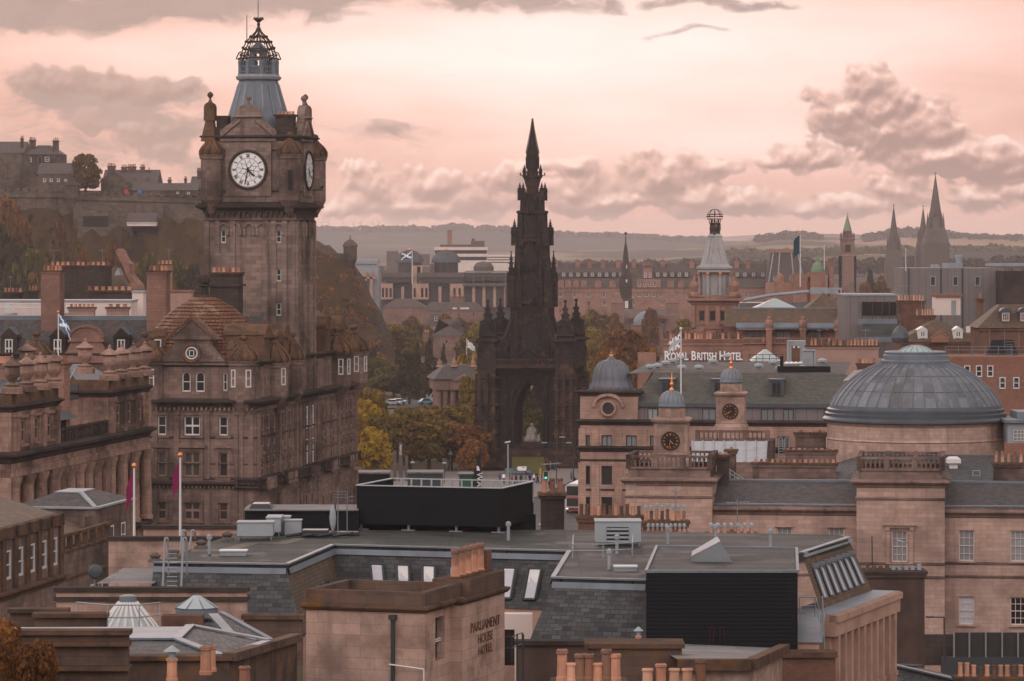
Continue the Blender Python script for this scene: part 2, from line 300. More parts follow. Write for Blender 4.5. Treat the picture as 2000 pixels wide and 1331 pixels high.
m.col(m.mix(m.ss(m.noise(P,.004,6,.6),.42,.6),m.mix(m.noise(P,.05,4),(.05,.045,.02,1),(.09,.06,.03,1)),(.12,.085,.065,1)))
for HN,WD in(('hill',.46),('hill_wood',.55)):
 m=M(HN,.95,0,.02);P=m.P
 vo=m.n('ShaderNodeTexVoronoi',{'Vector':m.v('MULTIPLY',P,(1.0,.45,6.0)),'Scale':.0022,'Randomness':1.0})
 vc=m.n('ShaderNodeSeparateColor',{0:vo.outputs['Color']}).outputs
 fld=m.ramp(vc[0],[(.0,(.06,.05,.025,1)),(.3,(.10,.075,.038,1)),(.5,(.27,.165,.11,1)),(.8,(.17,.12,.06,1)),(1.0,(.36,.235,.165,1))])
 wd=m.ss(m.noise(m.v('MULTIPLY',P,(1,.6,14.0)),.0022,7.0,.66),WD,WD+.08)
 m.col(m.mix(wd,(.022,.021,.015,1),fld))
m=M('dome_sheet',.5,.1,.2);q=m.n('ShaderNodeSeparateXYZ',{0:m.v('SUBTRACT',m.P,((1788-1000)/F*347,347,0))}).outputs
cell=m.xyz(m.m('FLOOR',m.m('MULTIPLY',m.m('ARCTAN2',q[1],q[0]),44/6.28318)),m.m('FLOOR',m.m('MULTIPLY',q[2],.75)),0.0)
wv=m.n('ShaderNodeTexWhiteNoise',{0:cell},noise_dimensions='3D').outputs[0]
col=m.mix(wv,(.085,.09,.102,1),(.17,.175,.19,1));col=m.mix(m.m('MULTIPLY',m.ss(m.noise(m.P,.35,5,.6),.48,.66),.5),col,(.12,.10,.085,1));m.col(m.mix(m.m('MULTIPLY',m.ss(m.noise(m.v('MULTIPLY',m.P,(1,1,.2)),1.6,5,.6),.5,.7),.45),col,(.24,.25,.265,1)))
# ---------------------------------------------------------------- geometry helpers
def X_(px,Y):return(px-1000)/F*Y
def Z_(py,Y):return CZ-(py-HZ)/F*Y
def W_(px,py,Y):return(X_(px,Y),Y,Z_(py,Y))
class Fr:
 def __init__(s,x=0,y=0,z=0,yaw=0):s.x,s.y,s.z,s.yaw=x,y,z,math.radians(yaw);s.c,s.s=math.cos(s.yaw),math.sin(s.yaw)
 def w(s,p):return(s.x+p[0]*s.c+p[1]*s.s,s.y-p[0]*s.s+p[1]*s.c,s.z+(p[2]if len(p)>2 else 0))
 def sub(s,a,b,z=0,yaw=0):q=s.w((a,b,z));return Fr(q[0],q[1],q[2],math.degrees(s.yaw)+yaw)
 def a_at(s,px,b=0):
  k=(px-1000)/F;return(k*(s.y+b*s.c)-s.x-b*s.s)/(s.c+k*s.s)
 def b_at(s,px,a=0):
  k=(px-1000)/F;return(s.x+a*s.c-k*(s.y-a*s.s))/(k*s.c-s.s)
 def z_at(s,py,a=0,b=0):return Z_(py,s.w((a,b))[1])-s.z
ID=Fr()
class MB:
 def __init__(s,fr=ID):s.fr,s.V,s.Fc=fr,[],[]
 def add(s,pts,faces):
  o=len(s.V);w=s.fr.w;s.V.extend(w(p)for p in pts);s.Fc.extend(tuple(i+o for i in f)for f in faces)
 def poly(s,pts):s.add(pts,[tuple(range(len(pts)))])
 def box(s,a0,a1,b0,b1,z0,z1):
  s.add([(a0,b0,z0),(a1,b0,z0),(a1,b1,z0),(a0,b1,z0),(a0,b0,z1),(a1,b0,z1),(a1,b1,z1),(a0,b1,z1)],
  [(0,1,5,4),(1,2,6,5),(2,3,7,6),(3,0,4,7),(4,5,6,7),(3,2,1,0)])
 def prism(s,pl,z0,z1,cap=True,p1=None):
  n=len(pl);p1=p1 or pl;zz=z0 if callable(z0)else(lambda p:z0);z2=z1 if callable(z1)else(lambda p:z1)
  s.add([(p[0],p[1],zz(p))for p in pl]+[(p[0],p[1],z2(p))for p in p1],
  [(i,(i+1)%n,(i+1)%n+n,i+n)for i in range(n)]+([tuple(range(n,2*n)),tuple(range(n-1,-1,-1))]if cap else[]))
 def lathe(s,prof,n=16,c=(0,0,0),ph=0.0,sq=False,cap=True):
  k=len(prof);P=[]
  for r,z in prof:
   for i in range(n):
    t=ph+2*math.pi*i/n;P.append((c[0]+r*math.cos(t),c[1]+r*math.sin(t),c[2]+z))
  fs=[(j*n+i,j*n+(i+1)%n,(j+1)*n+(i+1)%n,(j+1)*n+i)for j in range(k-1)for i in range(n)]
  if cap:fs+=[tuple(range((k-1)*n,k*n)),tuple(range(n-1,-1,-1))]
  s.add(P,fs)
 def sqlathe(s,prof,c=(0,0,0),cap=True):s.lathe([(r*math.sqrt(2),z)for r,z in prof],4,c,math.pi/4,cap=cap)
 def tube(s,p,q,r0,r1=None,n=6):
  p,q=Vector(p),Vector(q);d=q-p
  if d.length<1e-6:return
  d.normalize();u=d.cross(Vector((0,0,1))if abs(d.z)<.95 else Vector((1,0,0))).normalized();v=d.cross(u);r1=r0 if r1 is None else r1;P=[]
  for c,r in((p,r0),(q,r1)):
   for i in range(n):t=2*math.pi*i/n;P.append(tuple(c+u*(r*math.cos(t))+v*(r*math.sin(t))))
  s.add(P,[(i,i+n,(i+1)%n+n,(i+1)%n)for i in range(n)]+[tuple(range(n)),tuple(range(2*n-1,n-1,-1))])
 def path(s,pts,r,n=5):
  for p,q in zip(pts,pts[1:]):s.tube(p,q,r,r,n)
 def bar(s,p,q,w,h):
  p,q=Vector(p),Vector(q);d=(q-p);u=Vector((-d.y,d.x,0));u=u.normalized()*w/2 if u.length>1e-6 else Vector((w/2,0,0))
  z=Vector((0,0,h));P=[p-u,p+u,q+u,q-u];P=[tuple(x)for x in P]+[tuple(x+z)for x in P]
  s.add(P,[(3,2,1,0),(4,5,6,7),(0,1,5,4),(1,2,6,5),(2,3,7,6),(3,0,4,7)])
 def ball(s,c,r,n=8,k=1.0):s.lathe([(r*math.sin(t)+.001,-r*k*math.cos(t))for t in[math.pi*i/(n//2+2)for i in range(n//2+3)]],n,c)
 def hip(s,a0,a1,b0,b1,z0,z1,ia,ib,over=0.0,flat=True):
  a0-=over;a1+=over;b0-=over;b1+=over
  s.add([(a0,b0,z0),(a1,b0,z0),(a1,b1,z0),(a0,b1,z0),(a0+ia,b0+ib,z1),(a1-ia,b0+ib,z1),(a1-ia,b1-ib,z1),(a0+ia,b1-ib,z1)],
  [(0,1,5,4),(1,2,6,5),(2,3,7,6),(3,0,4,7)]+([(4,5,6,7)]if flat else[]))
 def gable(s,a0,a1,b0,b1,z0,z1,along='a'):
  if along=='a':
   m=(b0+b1)/2;s.add([(a0,b0,z0),(a1,b0,z0),(a1,b1,z0),(a0,b1,z0),(a0,m,z1),(a1,m,z1)],[(0,1,5,4),(2,3,4,5),(1,2,5),(3,0,4),(3,2,1,0)])
  else:
   m=(a0+a1)/2;s.add([(a0,b0,z0),(a1,b0,z0),(a1,b1,z0),(a0,b1,z0),(m,b0,z1),(m,b1,z1)],[(0,1,4),(1,2,5,4),(2,3,5),(3,0,4,5),(3,2,1,0)])
 def mould(s,pts,z,prof,closed=False):
  n=len(pts);P=[];k=len(prof)
  for i in range(n):
   d1=d2=None
   if i>0 or closed:q=pts[i-1];d1=Vector((pts[i][0]-q[0],pts[i][1]-q[1])).normalized()
   if i<n-1 or closed:q=pts[(i+1)%n];d2=Vector((q[0]-pts[i][0],q[1]-pts[i][1])).normalized()
   d1=d1 or d2;d2=d2 or d1;n1,n2=Vector((d1.y,-d1.x)),Vector((d2.y,-d2.x));mv=(n1+n2)/max(.3,1+n1.dot(n2))
   for o,h in prof:P.append((pts[i][0]+mv.x*o,pts[i][1]+mv.y*o,z+h))
  fs=[]
  for i in range(n if closed else n-1):
   j=(i+1)%n;fs+=[(i*k+t,j*k+t,j*k+t+1,i*k+t+1)for t in range(k-1)]
  if not closed:fs+=[tuple(range(k-1,-1,-1)),tuple((n-1)*k+t for t in range(k))]
  s.add(P,fs)
 def blocks(s,A,B,z0,z1,out,size,step,off=0.0):
  d=Vector((B[0]-A[0],B[1]-A[1]));L=d.length;d.normalize();nn=Vector((d.y,-d.x));t=step/2
  while t<L:
   q=[(t-size/2,off),(t+size/2,off),(t+size/2,off+out),(t-size/2,off+out)]
   s.prism([(A[0]+d.x*u+nn.x*o,A[1]+d.y*u+nn.y*o)for u,o in reversed(q)],z0,z1);t+=step
def mesh_of(mb,mat,org=(0,0,0),smooth=False,name='m'):
 me=bpy.data.meshes.new(name);V=np.array(mb.V,dtype=float).reshape(-1,3)-np.array(org)
 me.from_pydata(V.tolist(),[],mb.Fc);me.materials.append(MAT[mat])
 if smooth:me.polygons.foreach_set('use_smooth',[True]*len(me.polygons))
 return me
def tag(o,label=None,cat=None,group=None,kind=None):
 for k,v in(('label',label),('category',cat),('group',group),('kind',kind)):
  if v:o[k]=v
 return o
def thing(name,label,cat,loc=(0,0,0),group=None):
 o=bpy.data.objects.new(name,None);COL.objects.link(o);o.location=loc;o.empty_display_size=.2
 return tag(o,label,cat,group)
ORG={}
def org_of(o):
 p=Vector((0,0,0))
 while o:p+=o.location;o=o.parent
 return p
def part(name,mb,mat,parent,smooth=False,label=None):
 if not mb.V:return None
 o=bpy.data.objects.new(name,mesh_of(mb,mat,org_of(parent),smooth,name));COL.objects.link(o);o.parent=parent
 if label:o['label']=label
 return o
def solo(name,mb,mat,label=None,cat=None,group=None,kind=None,loc=None,smooth=False):
 if loc is None:
  A=np.array(mb.V);loc=((A[:,0].min()+A[:,0].max())/2,(A[:,1].min()+A[:,1].max())/2,A[:,2].min())
 o=bpy.data.objects.new(name,mesh_of(mb,mat,loc,smooth,name));COL.objects.link(o);o.location=loc
 return tag(o,label,cat,group,kind)
def put(name,me,parent,p,ang=0.0):
 o=bpy.data.objects.new(name,me);COL.objects.link(o)
 if parent:o.parent=parent;p=Vector(p)-org_of(parent)
 o.location=p;o.rotation_euler=(0,0,ang);return o
def copy_tree(o,parent=None):
 c=o.copy();COL.objects.link(c);c.parent=parent
 for ch in list(o.children):copy_tree(ch,c)
 return c
WIN={}
def win_meshes(w,h,cols,rows,frame,glas,fw,bw,mid,arch=False):
 key=(round(w,2),round(h,2),cols,rows,frame,glas,fw,bw,mid,arch)
 if key in WIN:return WIN[key]
 f=MB();t=.06
 f.box(-w/2,-w/2+fw,-t,t,0,h);f.box(w/2-fw,w/2,-t,t,0,h);f.box(-w/2+fw,w/2-fw,-t-.03,t,0,fw*1.3);f.box(-w/2+fw,w/2-fw,-t,t,h-fw,h)
 if mid:f.box(-w/2+fw,w/2-fw,-t*.9,t*.9,h*mid-bw*.7,h*mid+bw*.7)
 for i in range(1,cols):a=-w/2+w*i/cols;f.box(a-bw/2,a+bw/2,-t*.6,t*.6,fw,h-fw)
 for j in range(1,rows):z=h*j/rows;f.box(-w/2+fw,w/2-fw,-t*.5,t*.5,z-bw/2,z+bw/2)
 if arch:
  for i in range(8):
   a0,a1=math.pi*i/8,math.pi*(i+1)/8;r=w/2-fw/2
   f.tube((r*math.cos(a0),0,h-w/2+r*math.sin(a0)),(r*math.cos(a1),0,h-w/2+r*math.sin(a1)),fw*.6,n=4)
 p=MB();p.poly([(-w/2,.05,0),(w/2,.05,0),(w/2,.05,h),(-w/2,.05,h)])
 WIN[key]=(mesh_of(f,frame,name='window'),mesh_of(p,glas,name='pane'));return WIN[key]
STY={
'sash':(1,1,'white_paint','glass_dark',.12,.06,.5),'sash2':(2,1,'white_paint','glass_dark',.12,.14,.5),'geo':(3,4,'frame_pink','glass_sky',.10,.05,.5),'geod':(3,4,'frame_pink','glass_dark',.09,.05,.5),'geob':(3,4,'frame_pink','blind_pale',.09,.05,.5),
'dark':(1,1,'frame_dark','glass_dark',.1,.06,0),'dark2':(2,1,'frame_dark','glass_sky',.1,.08,0),'stone':(1,1,'frame_stone','glass_far',.13,.1,.55),'stone2':(2,1,'frame_stone','glass_far',.13,.2,.55),
'stoned':(1,1,'frame_stone','glass_dark',.13,.1,.55),'far':(2,1,'white_paint','glass_far',.16,.14,0),'far1':(1,1,'white_paint','glass_far',.16,.1,.5),'fard':(1,1,'frame_stone','glass_dark',.15,.1,0),'void':(1,1,'stone_dark','glass_dark',.1,.1,0),'farp':(3,1,'frame_pink','glass_far',.14,.14,0)}
def facade(mb,root,A,B,z0,z1,wins=(),recess=.22):
 """wall A-B in the frame of mb, with real openings; wins: (s centre, sill z, width, height, style[, arch])"""
 fr=mb.fr;d=Vector((B[0]-A[0],B[1]-A[1]));L=d.length;d.normalize();nn=Vector((d.y,-d.x))
 pt=lambda s_,z,o=0.0:(A[0]+d.x*s_+nn.x*o,A[1]+d.y*s_+nn.y*o,z)
 R=[(s_-w_/2,s_+w_/2,z,z+h_)for(s_,z,w_,h_,*_)in wins]
 S=sorted({0.0,L,*[round(v,4)for r in R for v in r[:2]]});Z=sorted({z0,z1,*[round(v,4)for r in R for v in r[2:]]})
 S=[v for v in S if 0<=v<=L];Z=[v for v in Z if z0<=v<=z1]
 for i in range(len(S)-1):
  run=None
  for j in range(len(Z)-1):
   cs,cz=(S[i]+S[i+1])/2,(Z[j]+Z[j+1])/2;hole=any(r[0]<cs<r[1]and r[2]<cz<r[3]for r in R)
   if hole:
    if run is not None:mb.poly([pt(S[i],run),pt(S[i+1],run),pt(S[i+1],Z[j]),pt(S[i],Z[j])]);run=None
   elif run is None:run=Z[j]
  if run is not None:mb.poly([pt(S[i],run),pt(S[i+1],run),pt(S[i+1],Z[-1]),pt(S[i],Z[-1])])
 o0=Vector(fr.w((A[0],A[1],0)));o1=Vector(fr.w((B[0],B[1],0)));ang=math.atan2((o1-o0).y,(o1-o0).x)
 for(s_,z,w_,h_,sty,*ar)in wins:
  a,b_=s_-w_/2,s_+w_/2;q=-recess
  mb.poly([pt(a,z),pt(a,z,q),pt(a,z+h_,q),pt(a,z+h_)]);mb.poly([pt(b_,z,q),pt(b_,z),pt(b_,z+h_),pt(b_,z+h_,q)])
  mb.poly([pt(a,z),pt(b_,z),pt(b_,z,q),pt(a,z,q)]);mb.poly([pt(a,z+h_,q),pt(b_,z+h_,q),pt(b_,z+h_),pt(a,z+h_)])
  if ar and ar[0]:
   for sg in(-1,1):
    arc=[(s_+sg*w_/2*math.cos(t),z+h_-w_/2+w_/2*math.sin(t))for t in[math.pi/2*k/6 for k in range(7)]]
    mb.poly([pt(u,v,-.02)for u,v in([(s_+sg*w_/2,z+h_)]+arc)])
  if sty and root is not None:
   wm,pm=win_meshes(w_,h_,*STY[sty],arch=bool(ar and ar[0]));c=fr.w(pt(s_,z,q+.07))
   o=put('window',wm,root,c,ang);pn=bpy.data.objects.new('pane',pm);COL.objects.link(pn);pn.parent=o
POT={}
def pot_mesh(r,h,mat='terracotta',cowl=None):
 k=(round(r,3),round(h,3),mat,cowl)
 if k not in POT:
  mb=MB();mb.lathe([(r*.98,0),(r*.98,h*.12),(r*.86,h*.15),(r*.78,h*.84),(r*.95,h*.87),(r*.95,h*.97),(r*.80,h),(r*.62,h),(r*.60,h*.7)],10)
  POT[k]=mesh_of(mb,mat,name='chimney_pot',smooth=False)
 return POT[k]
def chimney(root,fr,a0,a1,b0,b1,z0,z1,n,ph=.9,pr=.16,mat='sandstone_brown',pmat='terracotta',cap='coping_moss',along='a',rows=1,name='chimney',cowl=False,jit=.12):
 mb=MB(fr);mb.box(a0,a1,b0,b1,z0,z1-.35);mb.box(a0-.12,a1+.12,b0-.12,b1+.12,z1-.35,z1-.12);ch=part(name,mb,mat,root)
 c=MB(fr);c.box(a0-.2,a1+.2,b0-.2,b1+.2,z1-.12,z1+.05);part('chimney_cap',c,cap,ch)
 for r in range(rows):
  for i in range(n):
   t=(i+.5)/n;u=(r+.5)/rows;h=ph*random.uniform(1-jit,1+jit);h=round(h*8)/8 if jit else h
   a,b_=(a0+(a1-a0)*t,b0+(b1-b0)*u)if along=='a' else(a0+(a1-a0)*u,b0+(b1-b0)*t)
   pm=pmat if isinstance(pmat,str)else random.choice(pmat)
   p=put('chimney_pot',pot_mesh(pr,h,pm),ch,fr.w((a,b_,z1+.05)))
   if cowl:
    k=('cowl',round(pr,3))
    if k not in POT:
     q=MB();q.lathe([(pr*.5,0),(pr*.5,.12),(pr*.9,.14),(pr*.9,.3),(pr*.3,.36)],8);POT[k]=mesh_of(q,'galvanised',name='cowl')
    o=bpy.data.objects.new('cowl',POT[k]);COL.objects.link(o);o.parent=p;o.location=(0,0,h)
 return ch
def balus(mb,pts,z,h,n_per=2.2,bw=.14,closed=False,pier=3.2,top=.22):
 q=pts+([pts[0]]if closed else[])
 for A,B in zip(q,q[1:]):
  d=Vector((B[0]-A[0],B[1]-A[1]));L=d.length;d.normalize()
  mb.bar((A[0],A[1],z),(B[0],B[1],z),.3,h*.16);mb.bar((A[0],A[1],z+h-top),(B[0],B[1],z+h-top),.34,top)
  k=max(1,int(L*n_per));npier=max(1,round(L/pier))
  for i in range(k):
   t=(i+.5)/k*L;c=(A[0]+d.x*t,A[1]+d.y*t,z+h*.16)
   mb.lathe([(bw*.35,0),(bw*.55,(h*.84-top)*.35),(bw*.3,(h*.84-top)*.75),(bw*.45,h*.84-top)],5,c,cap=False)
  for i in range(npier+1):
   t=L*i/npier;mb.box(A[0]+d.x*t-.2,A[0]+d.x*t+.2,A[1]+d.y*t-.2,A[1]+d.y*t+.2,z,z+h+.04)
def text_part(name,txt,size,mat,parent,loc,ang=0.0,ext=.03,align='CENTER',rot=None,spacing=1.0,xs=1.0,bold=0.0):
 cu=bpy.data.curves.new('lettering','FONT');cu.body=txt;cu.size=size;cu.extrude=ext;cu.align_x=align;cu.space_character=spacing;cu.offset=bold;cu.resolution_u=3
 t=bpy.data.objects.new('lettering',cu);COL.objects.link(t);bpy.context.view_layer.update()
 me=bpy.data.meshes.new_from_object(t.evaluated_get(bpy.context.evaluated_depsgraph_get()));bpy.data.objects.remove(t);me.materials.clear();me.materials.append(MAT[mat])
 o=bpy.data.objects.new(name,me);COL.objects.link(o)
 if parent:o.parent=parent;loc=Vector(loc)-org_of(parent)
 o.location=loc;o.rotation_euler=rot or(math.pi/2,0,ang);o.scale=(xs,1,1);return o
def flag_mesh(w,h,mat,droop=.5,fold=.25,sgn=-1,seed=0):
 mb=MB();n,k=10,6
 P=[]
 for j in range(k+1):
  for i in range(n+1):
   u,v_=i/n,j/k
   P.append((sgn*w*u*(1-.35*droop),fold*w*math.sin(u*6+v_*2+seed)*u*.5,-h*v_-droop*w*u*u-.08*w*math.sin(u*5+seed)))
 mb.add(P,[(j*(n+1)+i,j*(n+1)+i+1,(j+1)*(n+1)+i+1,(j+1)*(n+1)+i)for j in range(k)for i in range(n)]);return mb
COPING=[(0,0),(.12,.0),(.12,.2),(-.3,.22)]
CORN=[(0,0),(.10,.05),(.16,.22),(.42,.42),(.50,.46),(.50,.60),(.1,.72),(-.15,.74)]
BIGC=[(0,0),(.15,.1),(.2,.35),(.55,.6),(.85,.7),(.9,.95),(.7,1.02),(-.2,1.12)]
STRING=[(0,0),(.10,.04),(.12,.2),(-.05,.26)]
# ---------------------------------------------------------------- trees
def leaf_cloud(name,blobs_,n,size,mat,seed):
 rs=np.random.default_rng(seed);B=np.array(blobs_);wts=B[:,3]**2;wts/=wts.sum();idx=rs.choice(len(B),n,p=wts)
 d=rs.normal(size=(n,3));d/=np.linalg.norm(d,axis=1)[:,None];d[:,2]=np.where(d[:,2]<-.55,-d[:,2],d[:,2])
 r=rs.uniform(.62,1.06,n)**.7;c=B[idx,:3]+d*(B[idx,3]*r)[:,None]*np.array([1,1,.85])
 nrm=d+rs.normal(scale=.55,size=(n,3));nrm/=np.linalg.norm(nrm,axis=1)[:,None]
 up=rs.normal(size=(n,3));t=np.cross(nrm,up);t/=np.linalg.norm(t,axis=1)[:,None];bt=np.cross(nrm,t)
 s=size*rs.uniform(.55,1.25,n)[:,None];asp=rs.uniform(.5,.95,n)[:,None]
 V=np.stack([c-t*s-bt*s*asp*.6,c+t*s*.4-bt*s*asp,c+t*s+bt*s*asp*.5,c-t*s*.3+bt*s*asp],1).reshape(-1,3)
 me=bpy.data.meshes.new(name);me.vertices.add(4*n);me.vertices.foreach_set('co',V.ravel());me.loops.add(4*n);me.loops.foreach_set('vertex_index',np.arange(4*n))
 me.polygons.add(n);me.polygons.foreach_set('loop_start',np.arange(n)*4);me.polygons.foreach_set('loop_total',np.full(n,4));me.update(calc_edges=True);me.materials.append(MAT[mat]);return me
TREES={}
def tree_kind(kind,mat,seed,leaves=2600,size=.42):
 rs=random.Random(seed);bl=[]
 if kind=='cone':
  for i in range(26):z=1.0+8.6*i/25;rr=2.6*(1-i/27)+.25;a=rs.random()*6.28;bl.append((math.cos(a)*rr*.45,math.sin(a)*rr*.45,z,rr*.7))
 else:
  b_=kind=='ball';bl=[(0,0,5.2,3.2)]
  for i in range(30):
   a=rs.random()*6.28;e=rs.uniform(-1.0,1.35);q=rs.uniform(2.2,3.2)if not b_ else rs.uniform(2.6,2.9)
   bl.append((math.cos(a)*math.cos(e)*q*1.1,math.sin(a)*math.cos(e)*q*1.1,5.1+math.sin(e)*q*1.2,rs.uniform(.85,1.6)))
 crown=leaf_cloud('crown',bl,leaves,size,mat,seed)
 t=MB();t.tube((0,0,-.5),(0.1,0,3.2),.38,.26,7);t.tube((.1,0,3.2),(0,.1,7.5),.26,.06,6)
 for i in range(6):
  a=i*1.05+rs.random();t.tube((.05,0,2.6+.45*i),(math.cos(a)*2.4,math.sin(a)*2.4,4.6+.6*i),.13,.03,5)
 TREES[(kind,mat,seed)]=(crown,mesh_of(t,'wood_bark',name='trunk'))
def tree(kind,mat,seed,loc,h,wd,label,group=None,cat='tree'):
 cr,tr=TREES[(kind,mat,seed)];o=thing('tree',label,cat,loc,group);o.rotation_euler=(0,0,random.random()*6.28);o.scale=(wd/9,wd/9,h/10)
 for nm,me in(('trunk',tr),('crown',cr)):
  c=bpy.data.objects.new(nm,me);COL.objects.link(c);c.parent=o
 return o
 # ================================================================ SETTING: ground, street, hills, castle rock
mb=MB();R_=[(-6400,-50),(6400,-50),(6400,12900),(-6400,12900)];mb.poly([(x,y,-.6)for x,y in R_]);solo('ground',mb,'ground',kind='structure',loc=(0,0,-.6))
PS=Fr(3.5,545,0,9.5)
def sheet(name,fr,pl,z,mat,kind='structure'):
 mb=MB(fr);mb.poly([(a,b,z)for a,b in pl]);return solo(name,mb,mat,kind=kind)
sheet('road',PS,[(-4,-180),(14,-180),(14,900),(-4,900)],-.15,'asphalt')
sheet('cross_road',ID,[(X_(690,620),470),(4,470),(4,640),(X_(690,640),640)],-.3,'pavement')
for nm,a0,a1 in(('pavement',-12,-4),('far_pavement',14,20)):
 mb=MB(PS);mb.box(a0,a1,-120,400,-.5,0.0);solo(nm,mb,'pavement',kind='structure')
mb=MB(PS)
for k in range(60):mb.box(4.9,5.1,-100+k*9,-96+k*9,-.2,-.142)
solo('road_marking',mb,'white_paint',kind='structure')
sheet('mound_road',ID,[(X_(700,900),880),(X_(870,900),880),(X_(870,900),925),(X_(700,900),925)],-.3,'asphalt')
sheet('lawn',ID,[(X_(1002,628),628),(X_(1072,628),628),(X_(1068,642),642),(X_(1002,642),642)],-.1,'board_yellow')
mb=MB();mb.add([(X_(1000,629),629,-.1),(X_(1068,629),629,-.1),(X_(1062,640),640,2.1),(X_(1000,640),640,2.1)],[(0,1,2,3)]);solo('grass_bank',mb,'board_yellow',kind='structure')
def hills(name,Y,prof,seed,amp,bump=6.0,mat='hill',depth=1500,n=420,px0=-700,px1=2700):
 xs=np.linspace(px0,px1,n);py=np.interp(xs,[p[0]for p in prof],[p[1]for p in prof]);mb=MB();P=[];rows=14
 for i,x in enumerate(xs):
  zt=Z_(py[i],Y)+amp*mnoise.fractal((x*.006+seed,seed,0),1.0,2.0,5)
  for j in range(rows):
   t=j/(rows-1);yy=Y-depth*(1-t);e=t**1.25
   P.append(((x-1000)/F*yy,yy,-8+(zt+8)*e+bump*(t*(1-t))*mnoise.fractal((x*.004,t*3.0,seed),1.0,2.0,4)))
 mb.add(P,[(i*rows+j,(i+1)*rows+j,(i+1)*rows+j+1,i*rows+j+1)for i in range(n-1)for j in range(rows-1)])
 solo(name,mb,mat,kind='structure',smooth=True)
hills('far_hills',11500,[(-700,452),(600,450),(1000,462),(1290,466),(1298,461),(1312,465),(1328,459),(1345,465),(1372,459),(1390,465),(1440,461),(1560,457),(1700,458),(1850,462),(2700,468)],3.1,3.0,mat='hill_wood')
hills('wooded_hill',8000,[(-700,440),(610,447),(700,449),(800,447),(850,449),(880,443),(960,446),(1010,452),(1080,459),(1200,461),(1300,466),(1420,472),(1600,466),(1720,474),(2700,480)],7.7,2.0,mat='hill_wood')
hills('field_hill',6200,[(-700,500),(700,500),(1300,486),(1420,476),(1520,463),(1600,461),(1680,468),(1760,457),(1850,459),(1950,465),(2100,466),(2700,470)],1.2,2.5)
hills('lower_fields',4200,[(-700,530),(900,520),(1300,508),(1500,497),(1650,490),(1850,486),(2050,484),(2700,490)],5.2,3.0,mat='hill_wood')
def woods(name,prof,Y,n,seed,h=9,mat='leaf_dark',sx=4,lines=1):
 rs=np.random.default_rng(seed);mb=[]
 for k in range(n):
  px=rs.uniform(prof[0][0],prof[-1][0]);py=np.interp(px,[p[0]for p in prof],[p[1]for p in prof]);yy=Y-rs.uniform(0,90);r=h*rs.uniform(.3,.62)
  mb.append((X_(px,yy),yy,Z_(py,yy)+rs.uniform(-.2,.35)*r,r))
 me=leaf_cloud(name,mb,n*26,h*.22,mat,seed);o=bpy.data.objects.new(name,me);COL.objects.link(o);tag(o,kind='stuff')
woods('crest_woods',[(600,449),(700,450),(800,448),(850,450),(880,444),(960,447),(1010,453),(1080,460),(1200,462),(1300,467),(1400,472)],7950,330,4,15)
woods('field_woods',[(1480,470),(1520,465),(1580,463),(1600,466)],6150,90,5,16);woods('hedge_woods',[(1690,470),(1740,460),(1800,458),(1850,461)],6150,110,6,18)
woods('ridge_woods',[(1850,461),(1950,466),(2060,467)],6150,90,7,12);woods('valley_woods',[(1420,505),(1600,500),(1800,497),(2050,495)],4150,260,8,16,'leaf_green');woods('suburb_woods',[(640,540),(900,535),(1100,530),(1500,528),(2050,520)],3000,300,9,14,'leaf_dark')
mb=MB();rs=random.Random(4)
for k in range(420):
 yy=rs.uniform(1900,3900);x=X_(rs.uniform(600,2050),yy);a=rs.uniform(8,26);h=rs.uniform(5,11);b=rs.uniform(8,14)
 mb.box(x-a/2,x+a/2,yy,yy+b,-.5,h);mb.gable(x-a/2,x+a/2,yy-.3,yy+b+.3,h,h+rs.uniform(2,4))
solo('far_town',mb,'slate_far',kind='stuff',loc=(0,2500,0))
for k,px in enumerate((628,642,670,690,705,727,740,795)):
 yy=9500;p=Vector(W_(px,449,yy));hub=p+Vector((0,0,19));t=thing('wind_turbine','thin pale wind turbine among a row on the far wooded ridge','wind turbine',p,'wind turbines on the far ridge')
 m1=MB();m1.tube(p-Vector((0,0,6)),hub,.7,.45,5);part('mast',m1,'steel',t);m2=MB();ph=random.random()*2
 for i in range(3):a=ph+i*2.094;m2.tube(hub+Vector((0,-.8,0)),hub+Vector((math.cos(a)*13,-.8,math.sin(a)*13)),.5,.2,4)
 part('rotor',m2,'steel',t)
 # ---- castle rock
prof=[(-200,380),(140,384),(390,388),(560,440),(618,482),(660,505),(690,512),(700,545),(722,580),(742,628),(757,668),(775,716),(800,748),(840,760)]
base=[(-200,640),(400,655),(640,720),(700,745),(840,762)]
nx,nr=260,70;P=[]
for i in range(nx):
 px=-200+1040*i/(nx-1);pt_=np.interp(px,[p[0]for p in prof],[p[1]for p in prof]);pb=np.interp(px,[p[0]for p in base],[p[1]for p in base])
 for j in range(nr):
  t=j/(nr-1)
  if t>.9:yy=1096+(t-.9)*900;py=pt_;z=Z_(py,1096)+(2 if px<560 else-(t-.9)*60)
  else:
   u=t/.9;yy=1010+86*u**.8;z0,z1=Z_(pb,1010),Z_(pt_,1096);z=z0+(z1-z0)*(u**1.05)
   n_=mnoise.fractal((px*.018,u*2.2,1.0),.9,2.0,6);n2=mnoise.ridged_multi_fractal((px*.011+3,u*1.2,4.0),1.0,2.0,5,1.0,2.0)
   k=math.sin(math.pi*min(1,u*1.02));yy+=(n_*16-n2*9+6)*k;z+=n_*3.2*k
  P.append(((px-1000)/F*(1096 if t>.9 else yy)+(mnoise.noise((t*9,px*.02,7))*1.6 if px>660 and t<.9 else 0),yy,z))
mb=MB();mb.add(P,[(i*nr+j,(i+1)*nr+j,(i+1)*nr+j+1,i*nr+j+1)for i in range(nx-1)for j in range(nr-1)])
solo('castle_rock_hill',mb,'rock',kind='structure',smooth=True)
